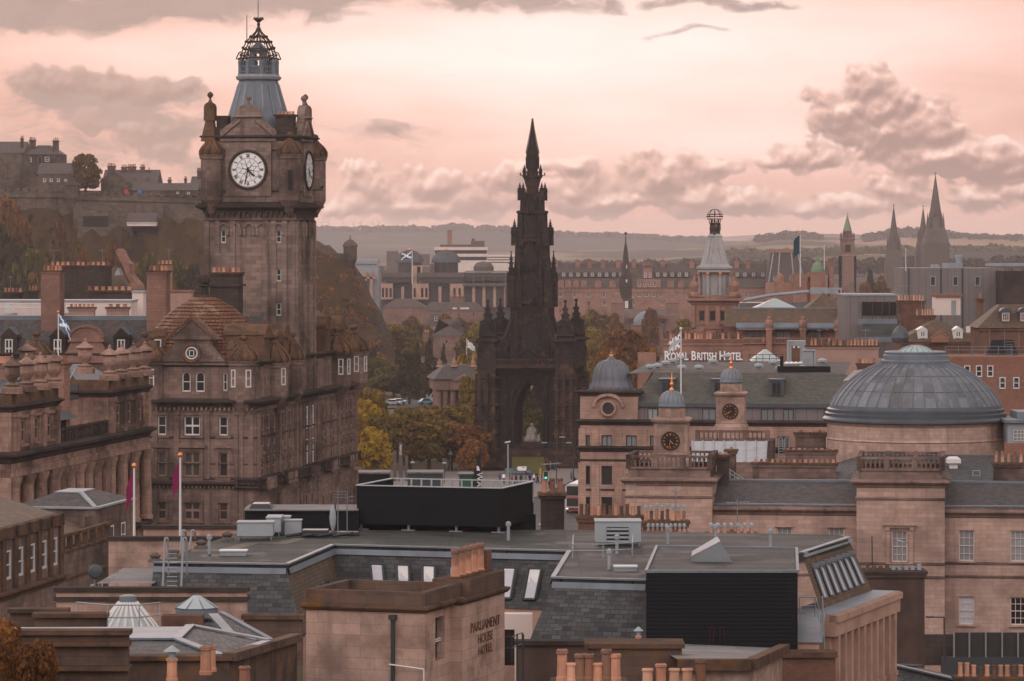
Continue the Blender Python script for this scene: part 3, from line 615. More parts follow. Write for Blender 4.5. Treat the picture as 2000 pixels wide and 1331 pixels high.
def Xc(px):return X_(px,1085)
def Zc(py):return Z_(py,1085)
def rampart(name,label,pts,bottom,Y,th=5,cren=True,mat='stone_castle',wins=()):
 """stretch of castle wall: pts are (column, row) of its top in the picture, carried to metres at depth Y"""
 mb=MB();q=[(X_(x,Y),Z_(y,Y))for x,y in pts];zb=Z_(bottom,Y);L=[(x,z)for x,z in q]+[(q[-1][0],zb),(q[0][0],zb)];n=len(L)
 mb.add([(x,Y,z)for x,z in L]+[(x,Y+th,z)for x,z in L],[tuple(range(n-1,-1,-1))]+[(i,(i+1)%n,(i+1)%n+n,i+n)for i in range(n)])
 t=thing(name,label,'wall',(q[0][0],Y,zb));part('wall',mb,mat,t)
 if cren:
  m=MB()
  for(x0,z0),(x1,z1)in zip(q,q[1:]):
   k=max(1,int((x1-x0)/2.2))
   for i in range(k):u=(i+.3)/k;x=x0+(x1-x0)*u;z=z0+(z1-z0)*u;m.box(x-.7,x+.7,Y-.25,Y+1.0,z,z+.95)
  m.bar((q[0][0],Y-.25,q[0][1]-1.4),(q[-1][0],Y-.25,q[-1][1]-1.4),.5,.45);part('battlement',m,mat,t)
 return t
rampart('castle_wall','long brown castle rampart crowning the rock, left stretch',[(-80,376),(60,374),(143,377)],505,1088,9)
t=rampart('castle_wall','lower castle rampart with battlements right of the small turret',[(143,381),(260,383),(330,386),(400,388)],500,1082,9)
mb=MB();mb.lathe([(1.2,-4),(2.2,-1.5),(2.2,2.2),(2.5,2.4),(1.4,3.6),(.05,4.6)],10,(Xc(143),1083,Zc(378)));solo('sentry_turret',mb,'stone_castle','small domed sentry turret on the rampart joint below the big round tree','turret')
t=rampart('castle_wall','squat castle battery wall with two dark arched openings',[(152,411),(260,412)],470,1074,5,False)
for px in(175,199):
 o=MB();o.lathe([(1.5,0),(1.5,.3)],10);m=MB();x,z=X_(px,1074),Z_(433,1074)
 m.prism([(x-1.9,1073.8),(x+1.9,1073.8),(x+1.9,1074.4),(x-1.9,1074.4)],z-1.5,z+1.6);part('opening',m,'clock_black',t)
t=rampart('castle_wall','high upper terrace wall at the edge of the picture under the barracks',[(-60,299),(50,300),(52,318),(75,350),(92,378)],380,1112,8,False)
rampart('castle_wall','steep dark buttress wall beside the small slate hut',[(306,396),(318,400),(322,470),(326,560)],600,1080,6,False)
t=rampart('castle_wall','stepped castle wall running down right of the clock tower',[(606,468),(622,472),(634,480),(642,479),(658,495),(678,496),(682,494),(690,495)],530,1094,6,False)
mb=MB();mb.lathe([(.9,-6),(2.0,-3),(2.0,.6),(2.3,.8),(2.0,1.6),(1.0,2.6),(.15,3.0),(.15,3.9),(.02,4.3)],10,(X_(684,1091),1091,Z_(487,1091)));solo('sentry_turret',mb,'stone_castle','round sentry turret at the far tip of the castle wall','turret')
def cottage(name,label,cat,px0,px1,py_eave,py_ridge,py_base,Y,depth,mat='stone_castle',roof='slate_far',wins=(),hip=0.0,along='a',chim=(),yaw=0,group=None,ridge_frac=.5):
 """house with its front at depth Y; wins = (px, py_top, py_bottom, px_width, style)"""
 x0,x1=X_(px0,Y),X_(px1,Y);fr=Fr(x0,Y,0,yaw);L=x1-x0;zb,ze,zr=Z_(py_base,Y),Z_(py_eave,Y),Z_(py_ridge,Y+depth*(ridge_frac if along=='a' else 0))
 t=thing(name,label,cat,(x0+L/2,Y,zb),group);mb=MB(fr)
 facade(mb,t,(0,0),(L,0),zb,ze,[(fr.a_at(p),Z_(yb,Y),w_/F*Y,(yb-yt)/F*Y,st,*ar)for p,yt,yb,w_,st,*ar in wins],.2)
 facade(mb,None,(L,0),(L,depth),zb,ze);facade(mb,None,(0,depth),(0,0),zb,ze);r=MB(fr)
 if hip:r.hip(0,L,0,depth,ze,zr,hip,min(hip,depth/2-.05),.3)
 elif along=='a':r.gable(-.2,L+.2,-.3,depth+.3,ze,zr);
 else:r.gable(-.3,L+.3,-.2,depth+.2,ze,zr,'b')
 part('wall',mb,mat,t);part('roof',r,roof,t);m=MB(fr);m.box(-.15,L+.15,-.18,0.0,ze-.35,ze);part('eaves',m,mat,t)
 for(p0,p1,yt,yb,n,b0)in chim:
  chimney(t,fr,fr.a_at(p0,b0),fr.a_at(p1,b0),b0,b0+1.5,Z_(yb,Y+b0),Z_(yt,Y+b0),n,ph=.8,pr=.22,mat=mat)
 return t,fr
cottage('barracks','dark barracks block with parapet and tall chimneys on the castle summit','building',48,118,302,285,380,1128,16,'stone_castle','slate_far',[(58,308,317,8,'far1'),(78,306,325,8,'fard'),(92,307,316,9,'far1')],4,chim=[(57,69,274,303,4,2),(103,114,275,302,3,1),(40,45,271,290,2,2)])
cottage('castle_hall','long low roofed castle hall at the very edge of the picture','building',-60,46,299,277,330,1140,18,'stone_castle','slate_far')
cottage('castle_house','castle house with a row of small dormers left of the round tree','building',74,140,340,319,380,1105,12,'stone_castle','slate_far',[(87,349,356,6,'far1'),(100,349,356,6,'far1'),(114,349,356,6,'far1'),(128,350,355,6,'far1')])
t,fr=cottage('castle_storehouse','steep roofed storehouse with stepped gable and chimney stacks on the rampart','building',200,306,358,332,382,1106,18,'stone_castle','slate_far',chim=[(210,225,325,345,5,4),(237,247,327,340,3,7),(249,265,326,338,5,7),(274,282,327,340,3,7),(288,293,333,345,1,7)])
mb=MB(fr);L=X_(306,1106)-X_(200,1106);mb.gable(1,1.02,0,18,0,0)
g=MB(fr);g.add([(-.4,-.5,Z_(383,1106)),(4.6,-.5,Z_(383,1106)),(9.8,-.5,Z_(383,1106)),(9.8,-.5,Z_(362,1106)),(3.2,-.5,Z_(334,1106)),(-.4,-.5,Z_(352,1106))],[(0,1,2,3,4,5)]);g.box(-.4,9.8,-.4,.6,Z_(383,1106),Z_(364,1106));part('gable',g,'stone_castle',t)
s=MB(fr)
for px in(240,264,290):a=fr.a_at(px,3);s.gable(a-.9,a+.9,1.2,5,Z_(352,1109),Z_(346,1109),'b');s.box(a-.8,a+.8,1.2,5,Z_(357,1109),Z_(352,1109))
part('roof_dormers',s,'stone_grey_far',t)
cottage('castle_range','low long range with plain slate roof on the rampart by the clock tower','building',258,386,372,358,383,1098,10,'stone_castle','slate_far',[(280,374,380,6,'fard'),(347,374,379,5,'far1'),(368,373,380,6,'far1')],chim=[(328,334,352,362,3,4)])
cottage('castle_range','grey roofed castle range half hidden behind the clock tower','building',372,420,366,345,384,1112,14,'stone_castle','slate_far',chim=[(385,392,334,350,3,5),(360,364,350,360,2,5)])
cottage('castle_hut','small slate hut with white base strip below the castle rampart','hut',248,304,434,416,442,1070,8,'white_wall','slate_far')
for k,px,col in((0,246,'cloth_red'),(1,272,'cloth_blue')):
 mb=MB();x,z=X_(px,1082),Z_(380,1082);mb.lathe([(.6,0),(.7,.5),(.4,1.2),(.1,1.4)],8,(x,1083,z));solo('tent',mb,col,('red','blue')[k]+' stall tent just behind the castle battlement','tent')
 # ---- far buildings
def tent_dome(mb,c,r,h,n=24,ribs=False):mb.lathe([(r*math.cos(t),h*math.sin(t))for t in[math.pi/2*i/8 for i in range(8)]]+[(.05,h)],n,c)
Y=1500;k=Y/F
t=thing('domed_office','wide sandstone office block with two brown drum domes beyond the gardens','building',(X_(860,Y),Y,0));fr=Fr(X_(745,Y),Y,0,4)
A=lambda p:(p-745)*k;z=lambda p:Z_(p,Y)
mb=MB(fr)
def cols(a0,a1,ys,yb,ww,b=0.0):
 mb.box(A(a0),A(a1),b,b+6,z(yb),z(ys));
for(a0,a1)in((745,768),(806,838),(880,907)):
 facade(mb,t,(A(a0),-2),(A(a1),-2),z(585),z(554),[(A(p)-A(a0),z(581),4.5*k,18*k,'void')for p in((749,756,764)if a0==745 else(811,826,834)if a0==806 else(889,899))],.6);facade(mb,None,(A(a1),-2),(A(a1),10),z(585),z(554));mb.box(A(a0),A(a1),-1.9,10,z(556),z(554))
for p in(787,860,926,946,967,988):mb.box(A(p)-.6,A(p)+.6,-.8,.4,z(600),z(560))
mb.box(A(806),A(815),-1,8,z(556),z(520));mb.box(A(806),A(840),-1,8,z(521),z(519));mb.box(A(822),A(826),-1,2,z(535),z(521))
part('wall',mb,'concrete_pink',t)
mb=MB(fr);mb.box(A(745),A(1000),.5,30,0,z(553));mb.box(A(768),A(806),-.4,.5,z(561),z(553));mb.box(A(838),A(880),-.4,.5,z(561),z(553));part('dark_bays',mb,'frame_dark',t)
mb=MB(fr);mb.box(A(747),A(806),-2.4,16,z(552),z(534));mb.box(A(818),A(907),-2.4,16,z(552),z(534));part('glazed_storey',mb,'glass_far',t)
mb=MB(fr);mb.box(A(745.5),A(806),-3,17,z(542),z(533));mb.box(A(817),A(908),-3,17,z(542),z(533));part('balcony_band',mb,'stone_grey_far',t)
for px in(797,869):
 c=fr.w((A(px),6,0));d=MB();d.lathe([(24*k,z(534)),(24*k,z(514)),(25*k,z(513))],24,(c[0],c[1],0));dr=part('drum',d,'glass_far',t)
 d=MB();tent_dome(d,(c[0],c[1],z(513.5)),28*k,24*k);dm=part('dome',d,'lead_dark',t);rb=MB()
 for i in range(24):
  an=i*math.pi/12;P_=[(c[0]+28.2*k*math.cos(e)*math.cos(an),c[1]+28.2*k*math.cos(e)*math.sin(an),z(513.5)+24.2*k*math.sin(e))for e in[math.pi/2*j/6 for j in range(7)]];rb.path(P_,.12,3)
 part('rib',rb,'stone_grey_far',dm);f=MB();f.ball((c[0],c[1],z(488)),.7,8);f.tube((c[0],c[1],z(490)),(c[0],c[1],z(484)),.2,.1);part('finial',f,'gilt',dm)
mb=MB(fr);mb.box(A(907),A(996),-1.5,20,z(548),z(532));part('upper_glazing',mb,'glass_far',t)
mb=MB(fr);mb.box(A(905),A(998),-2.2,22,z(559),z(553));mb.add([(A(905),-2.2,z(541)),(A(992),-2.2,z(541)),(A(992),10,z(530)),(A(908),10,z(530))],[(0,1,2,3)]);mb.box(A(905),A(994),10,22,z(553),z(530))
for p in(926,946,967,988):mb.box(A(p)-.25,A(p)+.25,-2.3,-1.4,z(553),z(541))
mb.box(A(988),A(1000),-2,20,z(600),z(532));part('canopy',mb,'stone_grey_far',t)
mb=MB(fr);mb.lathe([(20*k,z(530)),(20*k,z(522)),(14*k,z(514)),(.1,z(511))],16,(A(937),22,0));part('rotunda',mb,'stone_grey_far',t)
def block(name,label,px0,px1,pt,pb,Y,depth,mat,bands=(),wm='glass_far',yaw=0,cat='building'):
 t=thing(name,label,cat,(X_((px0+px1)/2,Y),Y,Z_(pb,Y)));fr=Fr(X_(px0,Y),Y,0,yaw);L=X_(px1,Y)-X_(px0,Y);mb=MB(fr)
 zs=[Z_(pb,Y)];g=MB(fr)
 for(y0,y1)in sorted(bands,key=lambda v:-v[1]):
  mb.box(0,L,0,depth,zs[-1],Z_(y1,Y));g.box(.4,L-.4,.5,depth-.5,Z_(y1,Y),Z_(y0,Y));zs.append(Z_(y0,Y))
 mb.box(0,L,0,depth,zs[-1],Z_(pt,Y));part('wall',mb,mat,t);part('window_band',g,wm,t);return t,fr
t,fr=block('slab_office','pale concrete office slab with window bands behind the domed office',848,952,483,540,1750,20,'white_wall',[(489,496),(502,509)])
mb=MB();x,y_=X_(878,1760),1765;mb.box(x-1.1,x+1.1,y_,y_+3,Z_(483,1760),Z_(450,1760));part('chimney',mb,'stone_red',t)
mb=MB();mb.box(X_(860,1755),X_(920,1755),1753,1764,Z_(484,1755),Z_(478,1755));mb.box(X_(920,1755),X_(946,1755),1753,1764,Z_(484,1755),Z_(471,1755));mb.tube((X_(924,1755),1758,Z_(471,1755)),(X_(924,1755),1758,Z_(466,1755)),.9,.7);part('plant_room',mb,'stone_grey_far',t)
block('grey_tower_block','hazy grey block left of the first brown dome',755,776,491,540,2400,20,'stone_grey_far');block('grey_tower_block','hazy low grey block between the two brown domes',812,838,497,540,2500,20,'stone_grey_far')
block('striped_block','long banded white block close left of the black spire',950,1008,498,530,2100,20,'white_wall',[(502,504),(507,509),(512,514)])
t,fr=block('glass_hall','pale glass hall with two stone piers at the foot of the castle rock tip',686,738,508,640,1420,20,'lead_pale',[(516,524)],'glass_sky')
mb=MB();yy=1416
for p0,p1 in((708,716),(722,728)):mb.box(X_(p0,yy),X_(p1,yy),yy,yy+3,Z_(640,yy),Z_(531,yy))
mb.box(X_(708,yy),X_(734,yy),yy,yy+3,Z_(545,yy),Z_(541,yy));part('pier',mb,'concrete_pink',t)
t,fr=cottage('terrace_house','curved slate roofed terrace with rooflights and dormers below the domed office','house',826,944,607,591,640,1330,12,'stone_far','slate_far',[(856,610,620,4,'fard'),(872,612,620,4,'fard'),(896,611,620,4,'fard'),(925,610,620,4,'fard')],3,chim=[(880,908,580,600,6,5)])
d=MB(fr)
for p in(888,903,912):a=fr.a_at(p);d.box(a-.8,a+.8,0.2,2.5,Z_(608,1330),Z_(601,1330));
part('dormer',d,'white_wall',t)
cottage('terrace_house','long blue-grey hipped roof house left of the curved terrace','house',748,830,600,584,640,1380,14,'stone_far','slate_far',[],5)
cottage('lodge','steep dark roofed garden lodge among the trees','house',846,908,656,624,700,1080,14,'stone_far','slate_far',[(872,664,672,5,'fard')],8,chim=[(826,838,650,668,4,3)])
cottage('townhouse','small townhouse with one white dormer above the garden trees','house',832,868,634,612,660,1260,10,'stone_far','slate_far',[(851,618,627,6,'far1'),(848,640,650,4,'far1')],2)
Y=1450;k=Y/F;fr=Fr(X_(1082,Y),Y,0,1.0);A=lambda p:(p-1082)*k;z=lambda p:Z_(p,Y)
t=thing('grand_hotel','long red sandstone hotel with chimneyed slate roof and rows of white dormers','building',(X_(1280,Y),Y,0))
wl=[]
for i,p in enumerate(range(1094,1480,28)):
 if 1240<p<1285:continue
 wl+=[(A(p),z(581),9*k,10*k,'farp')];wl+=[(A(p+3),z(597),8*k,10*k,'farp')]if i%2 else[(A(p),z(597),4*k,8*k,'fard')]
 if i%2==0:wl+=[(A(p),z(612),3.5*k,9*k,'fard')]
wl+=[(A(1249+10*i),z(560),4.5*k,9*k,'far1',True)for i in range(4)]+[(A(1248+14*i),z(580),9*k,9*k,'farp')for i in range(3)]
mb=MB(fr);facade(mb,t,(0,0),(A(1600),0),0,z(562),[x for x in wl if x[1]+x[3]<z(562)],.4);facade(mb,t,(A(1243),-.6),(A(1290),-.6),z(562),z(546),[x[:0]+(x[0]-A(1243),)+x[1:]for x in wl if x[1]+x[3]>=z(562)],.4);mb.box(A(1243),A(1290),-.55,6,z(548),z(546));facade(mb,None,(A(1600),0),(A(1600),20),0,z(562))
mb.mould([(0,0),(A(1600),0)],z(563),STRING);mb.mould([(0,0),(A(1600),0)],z(571),STRING);part('wall',mb,'stone_red',t)
mb=MB(fr);mb.add([(0,-.5,z(562)),(A(1600),-.5,z(562)),(A(1600),8,z(516)),(0,8,z(516)),(0,16,z(562)),(A(1600),16,z(562))],[(0,1,2,3),(3,2,5,4)]);part('roof',mb,'slate_far',t)
for i,p in enumerate(list(range(1087,1240,14))+list(range(1285,1352,14))+[1440,1455,1472,1490]):
 d=MB(fr);a=A(p);d.box(a-1.05,a+1.05,2.2,7,z(541),z(532));dd_=part('dormer',d,'slate_far',t);wm,pm=win_meshes(1.1,1.5,*STY['far1']);put('window',wm,dd_,fr.w((a,2.15,z(540.5))))if i<70 else None
for p in(1095,1110,1125,1140,1168,1196,1310,1330):mb=MB(fr);mb.box(A(p)-1.3,A(p)+1.3,-.4,3,z(563),z(551));mb.gable(A(p)-1.5,A(p)+1.5,-.5,4,z(551),z(547),'b');part('wall_dormer',mb,'stone_red',t)
mb=MB(fr);a0,a1=A(1256),A(1274);mb.box(a0,a1,3,7,z(548),z(520));mb.lathe([(9*k,0),(9*k,.8)],16,((a0+a1)/2,4,z(520)))
mb.prism([((a0+a1)/2+9*k*math.cos(u),0)for u in[]],0,0)if 0 else None
mb.add([(((a0+a1)/2)+9.5*k*math.cos(u),2.6,z(521)+9.5*k*math.sin(u))for u in[math.pi*i/10 for i in range(11)]]+[(((a0+a1)/2)+9.5*k*math.cos(u),7,z(521)+9.5*k*math.sin(u))for u in[math.pi*i/10 for i in range(11)]],[tuple(range(10,-1,-1))]+[(i,i+1,i+12,i+11)for i in range(10)]);gp_=part('gable',mb,'stone_red',t)
for p in(1261,1270):wm,pm=win_meshes(1.0,2.0,*STY['far1']);put('window',wm,gp_,fr.w((A(p),2.5,z(543))))
for i,p in enumerate((1085,1128,1152,1178,1208,1239,1295,1352,1440,1462)):chimney(t,fr,A(p)-.9,A(p)+.9,6,10,z(525),z(509)-0.0,3,.7,.3,'stone_red',along='b')
t=thing('mansard_pavilion','tall ribbed mansard roof pavilion behind the flagpole','building',(X_(1535,1440),1440,0));Y=1440;k=Y/F;fr=Fr(X_(1495,Y),Y,0,1);A=lambda p:(p-1495)*k;z=lambda p:Z_(p,Y)
mb=MB(fr);facade(mb,t,(0,0),(A(1575),0),0,z(552),[(A(p),z(548),7*k,8*k,'far1')for p in(1514,1524,1545)],.3);facade(mb,None,(A(1575),0),(A(1575),16),0,z(552));part('wall',mb,'stone_red',t)
mb=MB(fr);mb.hip(0,A(1575),0,16,z(552),z(494),12*k,3.0);part('roof',mb,'slate_far',t);mb=MB(fr);mb.box(11*k,A(1563),2.5,13,z(494),z(490));mb.box(17*k,A(1555),3.5,12,z(490),z(487));part('roof_crest',mb,'stone_red',t)
mb=MB(fr)
for u in(.08,.3,.7,.93):mb.bar((A(1575)*u,-.1,z(552)),(12*k+(A(1563)-12*k)*u,2.9,z(494)),.5,.3)
part('roof_rib',mb,'lead_pale',t)
def spire(name,label,px,Y,parts_,mat,n=8,extra=None,ph=math.pi/8):
 """parts_: (half width px, row) profile from the base up; square below, octagonal where n says"""
 k=Y/F;t=thing(name,label,'tower',(X_(px,Y),Y,Z_(parts_[0][1],Y)));return t,k
Y=1400;k=Y/F;t=thing('church_spire','slim dark church steeple in front of the red hotel','church',(X_(1222,Y),Y,0));c=(X_(1222,Y),Y,0);z=lambda p:Z_(p,Y)
mb=MB();mb.sqlathe([(13*k,0),(13*k,z(588)),(14*k,z(586)),(11.5*k,z(583)),(11.5*k,z(562)),(12.5*k,z(560)),(10*k,z(556)),(10*k,z(541)),(10.8*k,z(540)),(9*k,z(538))],c);part('tower',mb,'stone_dark',t)
mb=MB();mb.lathe([(9.2*k,z(538)),(7*k,z(515)),(4.2*k,z(490)),(1.2*k,z(472)),(.15,z(456))],8,c,math.pi/8);sp_=part('spire',mb,'stone_dark',t);mb=MB();mb.tube((c[0],Y,z(473)),(c[0],Y,z(455)),.18,.12);mb.box(c[0]-.7,c[0]+.7,Y-.15,Y+.15,z(458),z(457));mb.ball((c[0],Y,z(456)),.5,6);part('weathervane',mb,'stone_dark',t)
for p0,p1,w_ in((525,518,2),(552,546,3),(602,588,6)):mb=MB();mb.box(c[0]+(1.5 if p0<560 else 1)*k-w_*k/2,c[0]+1.5*k+w_*k/2,Y-13.1*k if p0>560 else Y-10.3*k,Y-8*k,z(p0),z(p1));part('louvre',mb,'white_wall',t)
mb=MB()
for sx_ in(-1,1):mb.lathe([(1.6*k,z(562)),(1.6*k,z(554)),(.2,z(545))],6,(c[0]+sx_*11*k,Y-9*k,0))
part('pinnacle',mb,'stone_dark',t)
t,fr=cottage('church','round domed church apse with pedimented front beside the steeple','church',1200,1320,620,604,700,1330,30,'stone_far','slate_far',[(1240,636,650,6,'fard'),(1262,640,648,6,'void'),(1285,636,650,6,'fard')])
k=1318/F;cx=X_(1264,1318);mb=MB();mb.lathe([(31*k,Z_(700,1318)),(31*k,Z_(637,1318)),(32.5*k,Z_(636,1318)),(32.5*k,Z_(634,1318)),(27*k,Z_(633,1318))],28,(cx,1318,0));part('apse',mb,'stone_far',t)
mb=MB();tent_dome(mb,(cx,1318,Z_(634,1318)),27*k,26*k,28);dm=part('dome',mb,'lead',t);rb=MB()
for i in range(20):
 an=math.pi+i*math.pi/19;rb.path([(cx+27.2*k*math.cos(e)*math.cos(an),1318+27.2*k*math.cos(e)*math.sin(an),Z_(634,1318)+26.2*k*math.sin(e))for e in[math.pi/2*j/6 for j in range(7)]],.1,3)
part('rib',rb,'lead_pale',dm)
g=MB();yy=1326;g.add([(X_(1222,yy),yy,Z_(622,yy)),(X_(1306,yy),yy,Z_(622,yy)),(X_(1264,yy),yy,Z_(603,yy)),(X_(1222,yy),yy+3,Z_(622,yy)),(X_(1306,yy),yy+3,Z_(622,yy)),(X_(1264,yy),yy+3,Z_(603,yy))],[(0,1,2),(0,2,5,3),(1,4,5,2)]);part('pediment',g,'stone_far',t)
Y=1326;z=lambda p:Z_(p,Y);k=Y/F
for px in(1207,1314):
 t2=MB();t2.sqlathe([(14*k,z(700)),(14*k,z(618)),(15*k,z(617)),(12*k,z(615)),(12*k,z(594)),(13*k,z(592)),(8*k,z(584)),(6*k,z(575)),(3*k,z(572))],(X_(px,Y),Y+6,0));part('belfry',t2,'stone_far',t)
Y=1700;k=Y/F;c=(X_(1655,Y),Y,0);z=lambda p:Z_(p,Y);t=thing('campanile','tall square bell tower with pointed green copper cap','tower',(c[0],Y,0))
mb=MB();mb.sqlathe([(16*k,0),(15.2*k,z(502)),(16*k,z(500)),(13*k,z(497)),(13*k,z(470)),(14.2*k,z(468)),(13.6*k,z(466)),(9.5*k,z(465))],c)
for sx_ in(-1,1):
 for sy in(-1,1):mb.sqlathe([(1.4*k,z(468)),(1.4*k,z(460)),(.1,z(455))],(c[0]+sx_*12*k,Y+sy*12*k,0));mb.box(c[0]+sx_*14*k-.5,c[0]+sx_*14*k+.5,Y-15.6*k,Y+12*k,z(500),0)
for i in range(8):an=math.pi/8+i*math.pi/4;mb.tube((c[0]+7.6*k*math.cos(an),Y+7.6*k*math.sin(an),z(466)),(c[0]+7.6*k*math.cos(an),Y+7.6*k*math.sin(an),z(453)),.45,.45,5)
mb.lathe([(8.6*k,z(454)),(9*k,z(451))],8,c,math.pi/8);mb.lathe([(4*k,z(466)),(4*k,z(453))],6,c);part('tower',mb,'stone_far',t)
o=MB();[o.box(c[0]+dx*k-.45,c[0]+dx*k+.45,Y-13.2*k,Y-11*k,z(493),z(478))for dx in(-3.5,0,3.5)];part('bell_opening',o,'clock_black',t)
mb=MB();mb.lathe([(9.2*k,z(451)),(5*k,z(436)),(.15,z(420))],8,c,math.pi/8);mb.tube((c[0],Y,z(421)),(c[0],Y,z(414)),.12,.1);part('spire',mb,'copper_green',t)
Y=2200;k=Y/F;z=lambda p:Z_(p,Y)
def cath(px,tip,tower_top,hw,hwb,label,dy,base=700):
 c=(X_(px,Y+dy),Y+dy,0);t=thing('cathedral_spire',label,'tower',(c[0],Y+dy,0),'spires of the far cathedral')
 mb=MB();mb.sqlathe([(hwb*k,0),(hwb*k,z(tower_top+30)),(hw*1.06*k,z(tower_top+2)),(hw*k,z(tower_top))],c);part('tower',mb,'stone_grey_far',t)
 m2=MB();m2.lathe([(hw*1.02*k,z(tower_top)),(hw*.5*k,z((tower_top+tip)/2)),(.25,z(tip))],8,c,math.pi/8);sp_=part('spire',m2,'stone_grey_far',t)
 m3=MB()
 for i in range(4):
  a=math.pi/4+i*math.pi/2;q=(c[0]+hw*1.15*k*math.cos(a),c[1]+hw*1.15*k*math.sin(a),0);m3.lathe([(hw*.2*k,z(tower_top+12)),(hw*.17*k,z(tower_top-8)),(.1,z(tower_top-8-hw*1.3))],6,q)
 for fz in(.25,.5):
  zz=z(tower_top+(tip-tower_top)*fz);m3.gable(c[0]-hw*.2*k,c[0]+hw*.2*k,c[1]-hw*(1-fz)*k-.4,c[1],zz,zz+3.4,'b')
 part('pinnacle',m3,'stone_grey_far',t);m4=MB();m4.tube((c[0],c[1],z(tip+2)),(c[0],c[1],z(tip-8)),.18,.15);m4.box(c[0]-.8,c[0]+.8,c[1]-.15,c[1]+.15,z(tip-5),z(tip-4));part('cross',m4,'stone_grey_far',t)
cath(1745.5,406,490,13.5,17,'dark cathedral spire standing alone left of the tallest one',0);cath(1803,406,470,11,16,'slim cathedral spire half behind the tallest one',55);cath(1827,342,446,17,25,'tallest and broadest cathedral spire at the right',25)
# ================================================================ clock-tower hotel
HB=Fr(X_(500,390),390,0,9.5)
hotel=thing('clock_tower_hotel','huge soot-brown stone hotel with tall clock tower, domed roof and corner turrets','hotel',HB.w((-6,10,0)))
fr=HB;z=lambda py,b=0,a=0:Z_(py,fr.w((a,b))[1])
def ogee(root,fr_,c,r,zb,zt,mat_d='stone_moss',n=12,body=None,wins=True,bands=()):
 """corner turret: corbel, round body, cornice, ribbed bell dome and ball finial"""
 m=MB(fr_);z0,z1=body;m.lathe([(r*.15,z0-r*1.5),(r*.8,z0-r*.35),(r,z0),(r,z1-.5),(r*1.1,z1-.45),(r*1.12,z1-.2),(r*1.2,z1),(r*1.0,z1+.05)],14,(c[0],c[1],0));t=part('turret',m,'sandstone_brown',root)
 H=zt-zb;prof_=[(1.0,0),(1.06,.10),(1.0,.22),(.80,.36),(.52,.50),(.28,.60),(.2,.66)]
 d=MB(fr_);d.lathe([(r*q*.93,zb+H*h)for q,h in prof_],14,(c[0],c[1],0));dm=part('turret_dome',d,mat_d,t,True)
 rb=MB(fr_)
 for i in range(8):an=i*math.pi/4;rb.path([(c[0]+r*q*1.03*math.cos(an),c[1]+r*q*1.03*math.sin(an),zb+H*h)for q,h in prof_],r*.13,4)
 rb.lathe([(r*.2,zb+H*.64),(r*.36,zb+H*.68),(r*.16,zb+H*.74),(r*.16,zb+H*.8),(r*.3,zb+H*.86),(r*.3,zb+H*.93),(.02,zb+H)],8,(c[0],c[1],0));part('dome_rib',rb,mat_d,dm)
 if wins:
  wm,pm=win_meshes(.62,1.9,*STY['sash'])
  for an in wins:put('window',wm,t,fr_.w((c[0]+r*.99*math.sin(an),c[1]-r*.99*math.cos(an),z0+(z1-z0)*.36)),an-fr_.yaw);put('pane',pm,t,fr_.w((c[0]+r*1.0*math.sin(an),c[1]-r*1.0*math.cos(an),z0+(z1-z0)*.36)),an-fr_.yaw)
 return t
aL=fr.a_at(285)
sA=lambda px:fr.a_at(px)-aL
k=390/F
rows_f=[]
for px,w_,st in((316,.95,''),(375,1.75,'2'),(436,.95,'')):
 rows_f+=[(sA(px),z(852),w_,2.05,'sash'+st),(sA(px),z(933),w_,2.6,'stone'+st),(sA(px),z(1018),w_,1.9,'stone'+st)]
 rows_f+=[(sA(px),z(1095),w_,2.4,'stone'+st)]
wall=MB(fr);facade(wall,hotel,(aL,0),(0,0),0,z(795),rows_f,.32)
up=[(sA(362),z(767),.95,2.15,'sash',True),(sA(389),z(767),1.0,2.15,'sash',True),(sA(309),z(770),.7,2.0,'sash',True),(sA(438),z(765),.5,1.9,'sash')]
facade(wall,hotel,(aL,.35),(-.2,.35),z(795),z(714),up,.3)
Lb=51.0;rs=random.Random(3);wb=[]
for bay,(b0,b1)in enumerate(((1.5,9.5),(11,17.5),(31,40),(42,50))):
 n=3 if bay in(0,3)else 2
 for i in range(n):
  s_=b0+(b1-b0)*(i+.5)/n
  wb+=[(s_,17.8,1.5,3.4,'stone'),(s_,14.1,1.4,2.6,'stone'),(s_,7.6,1.5,3.0,'stone'),(s_,2.2,1.6,3.6,'stone')]
for s_ in(24.5,27.5):wb+=[(s_,18.7,1.3,2.5,'sash'),(s_,14.3,1.3,3.2,'sash'),(s_,8.3,1.3,3,'stoned')]
facade(wall,hotel,(0,0),(0,Lb),0,22.0,wb,.12);facade(wall,hotel,(-.2,.35),(-.2,Lb-.3),22.0,26.4,[(s_,23.2,.8,2.0,'sash')for s_ in(4.5,7,12.5,15.5,36.5,47)],.3)
facade(wall,None,(0,Lb),(aL,Lb),0,26);facade(wall,None,(aL,12),(aL,0),0,26.4)
part('wall',wall,'sandstone_brown',hotel)
tr=MB(fr);PL=[(aL,0),(0,0),(0,Lb)]
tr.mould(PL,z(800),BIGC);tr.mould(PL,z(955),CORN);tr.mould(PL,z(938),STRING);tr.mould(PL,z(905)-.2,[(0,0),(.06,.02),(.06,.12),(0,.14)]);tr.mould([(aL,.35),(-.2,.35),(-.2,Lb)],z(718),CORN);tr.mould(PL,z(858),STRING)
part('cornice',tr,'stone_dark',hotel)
dn=MB(fr)
for A_,B_ in zip(PL,PL[1:]):dn.blocks(A_,B_,z(803),z(797),.42,.22,.5);dn.blocks(A_,B_,z(955),z(951),.3,.15,.45)
part('dentils',dn,'sandstone_brown',hotel)
ft=MB(fr)
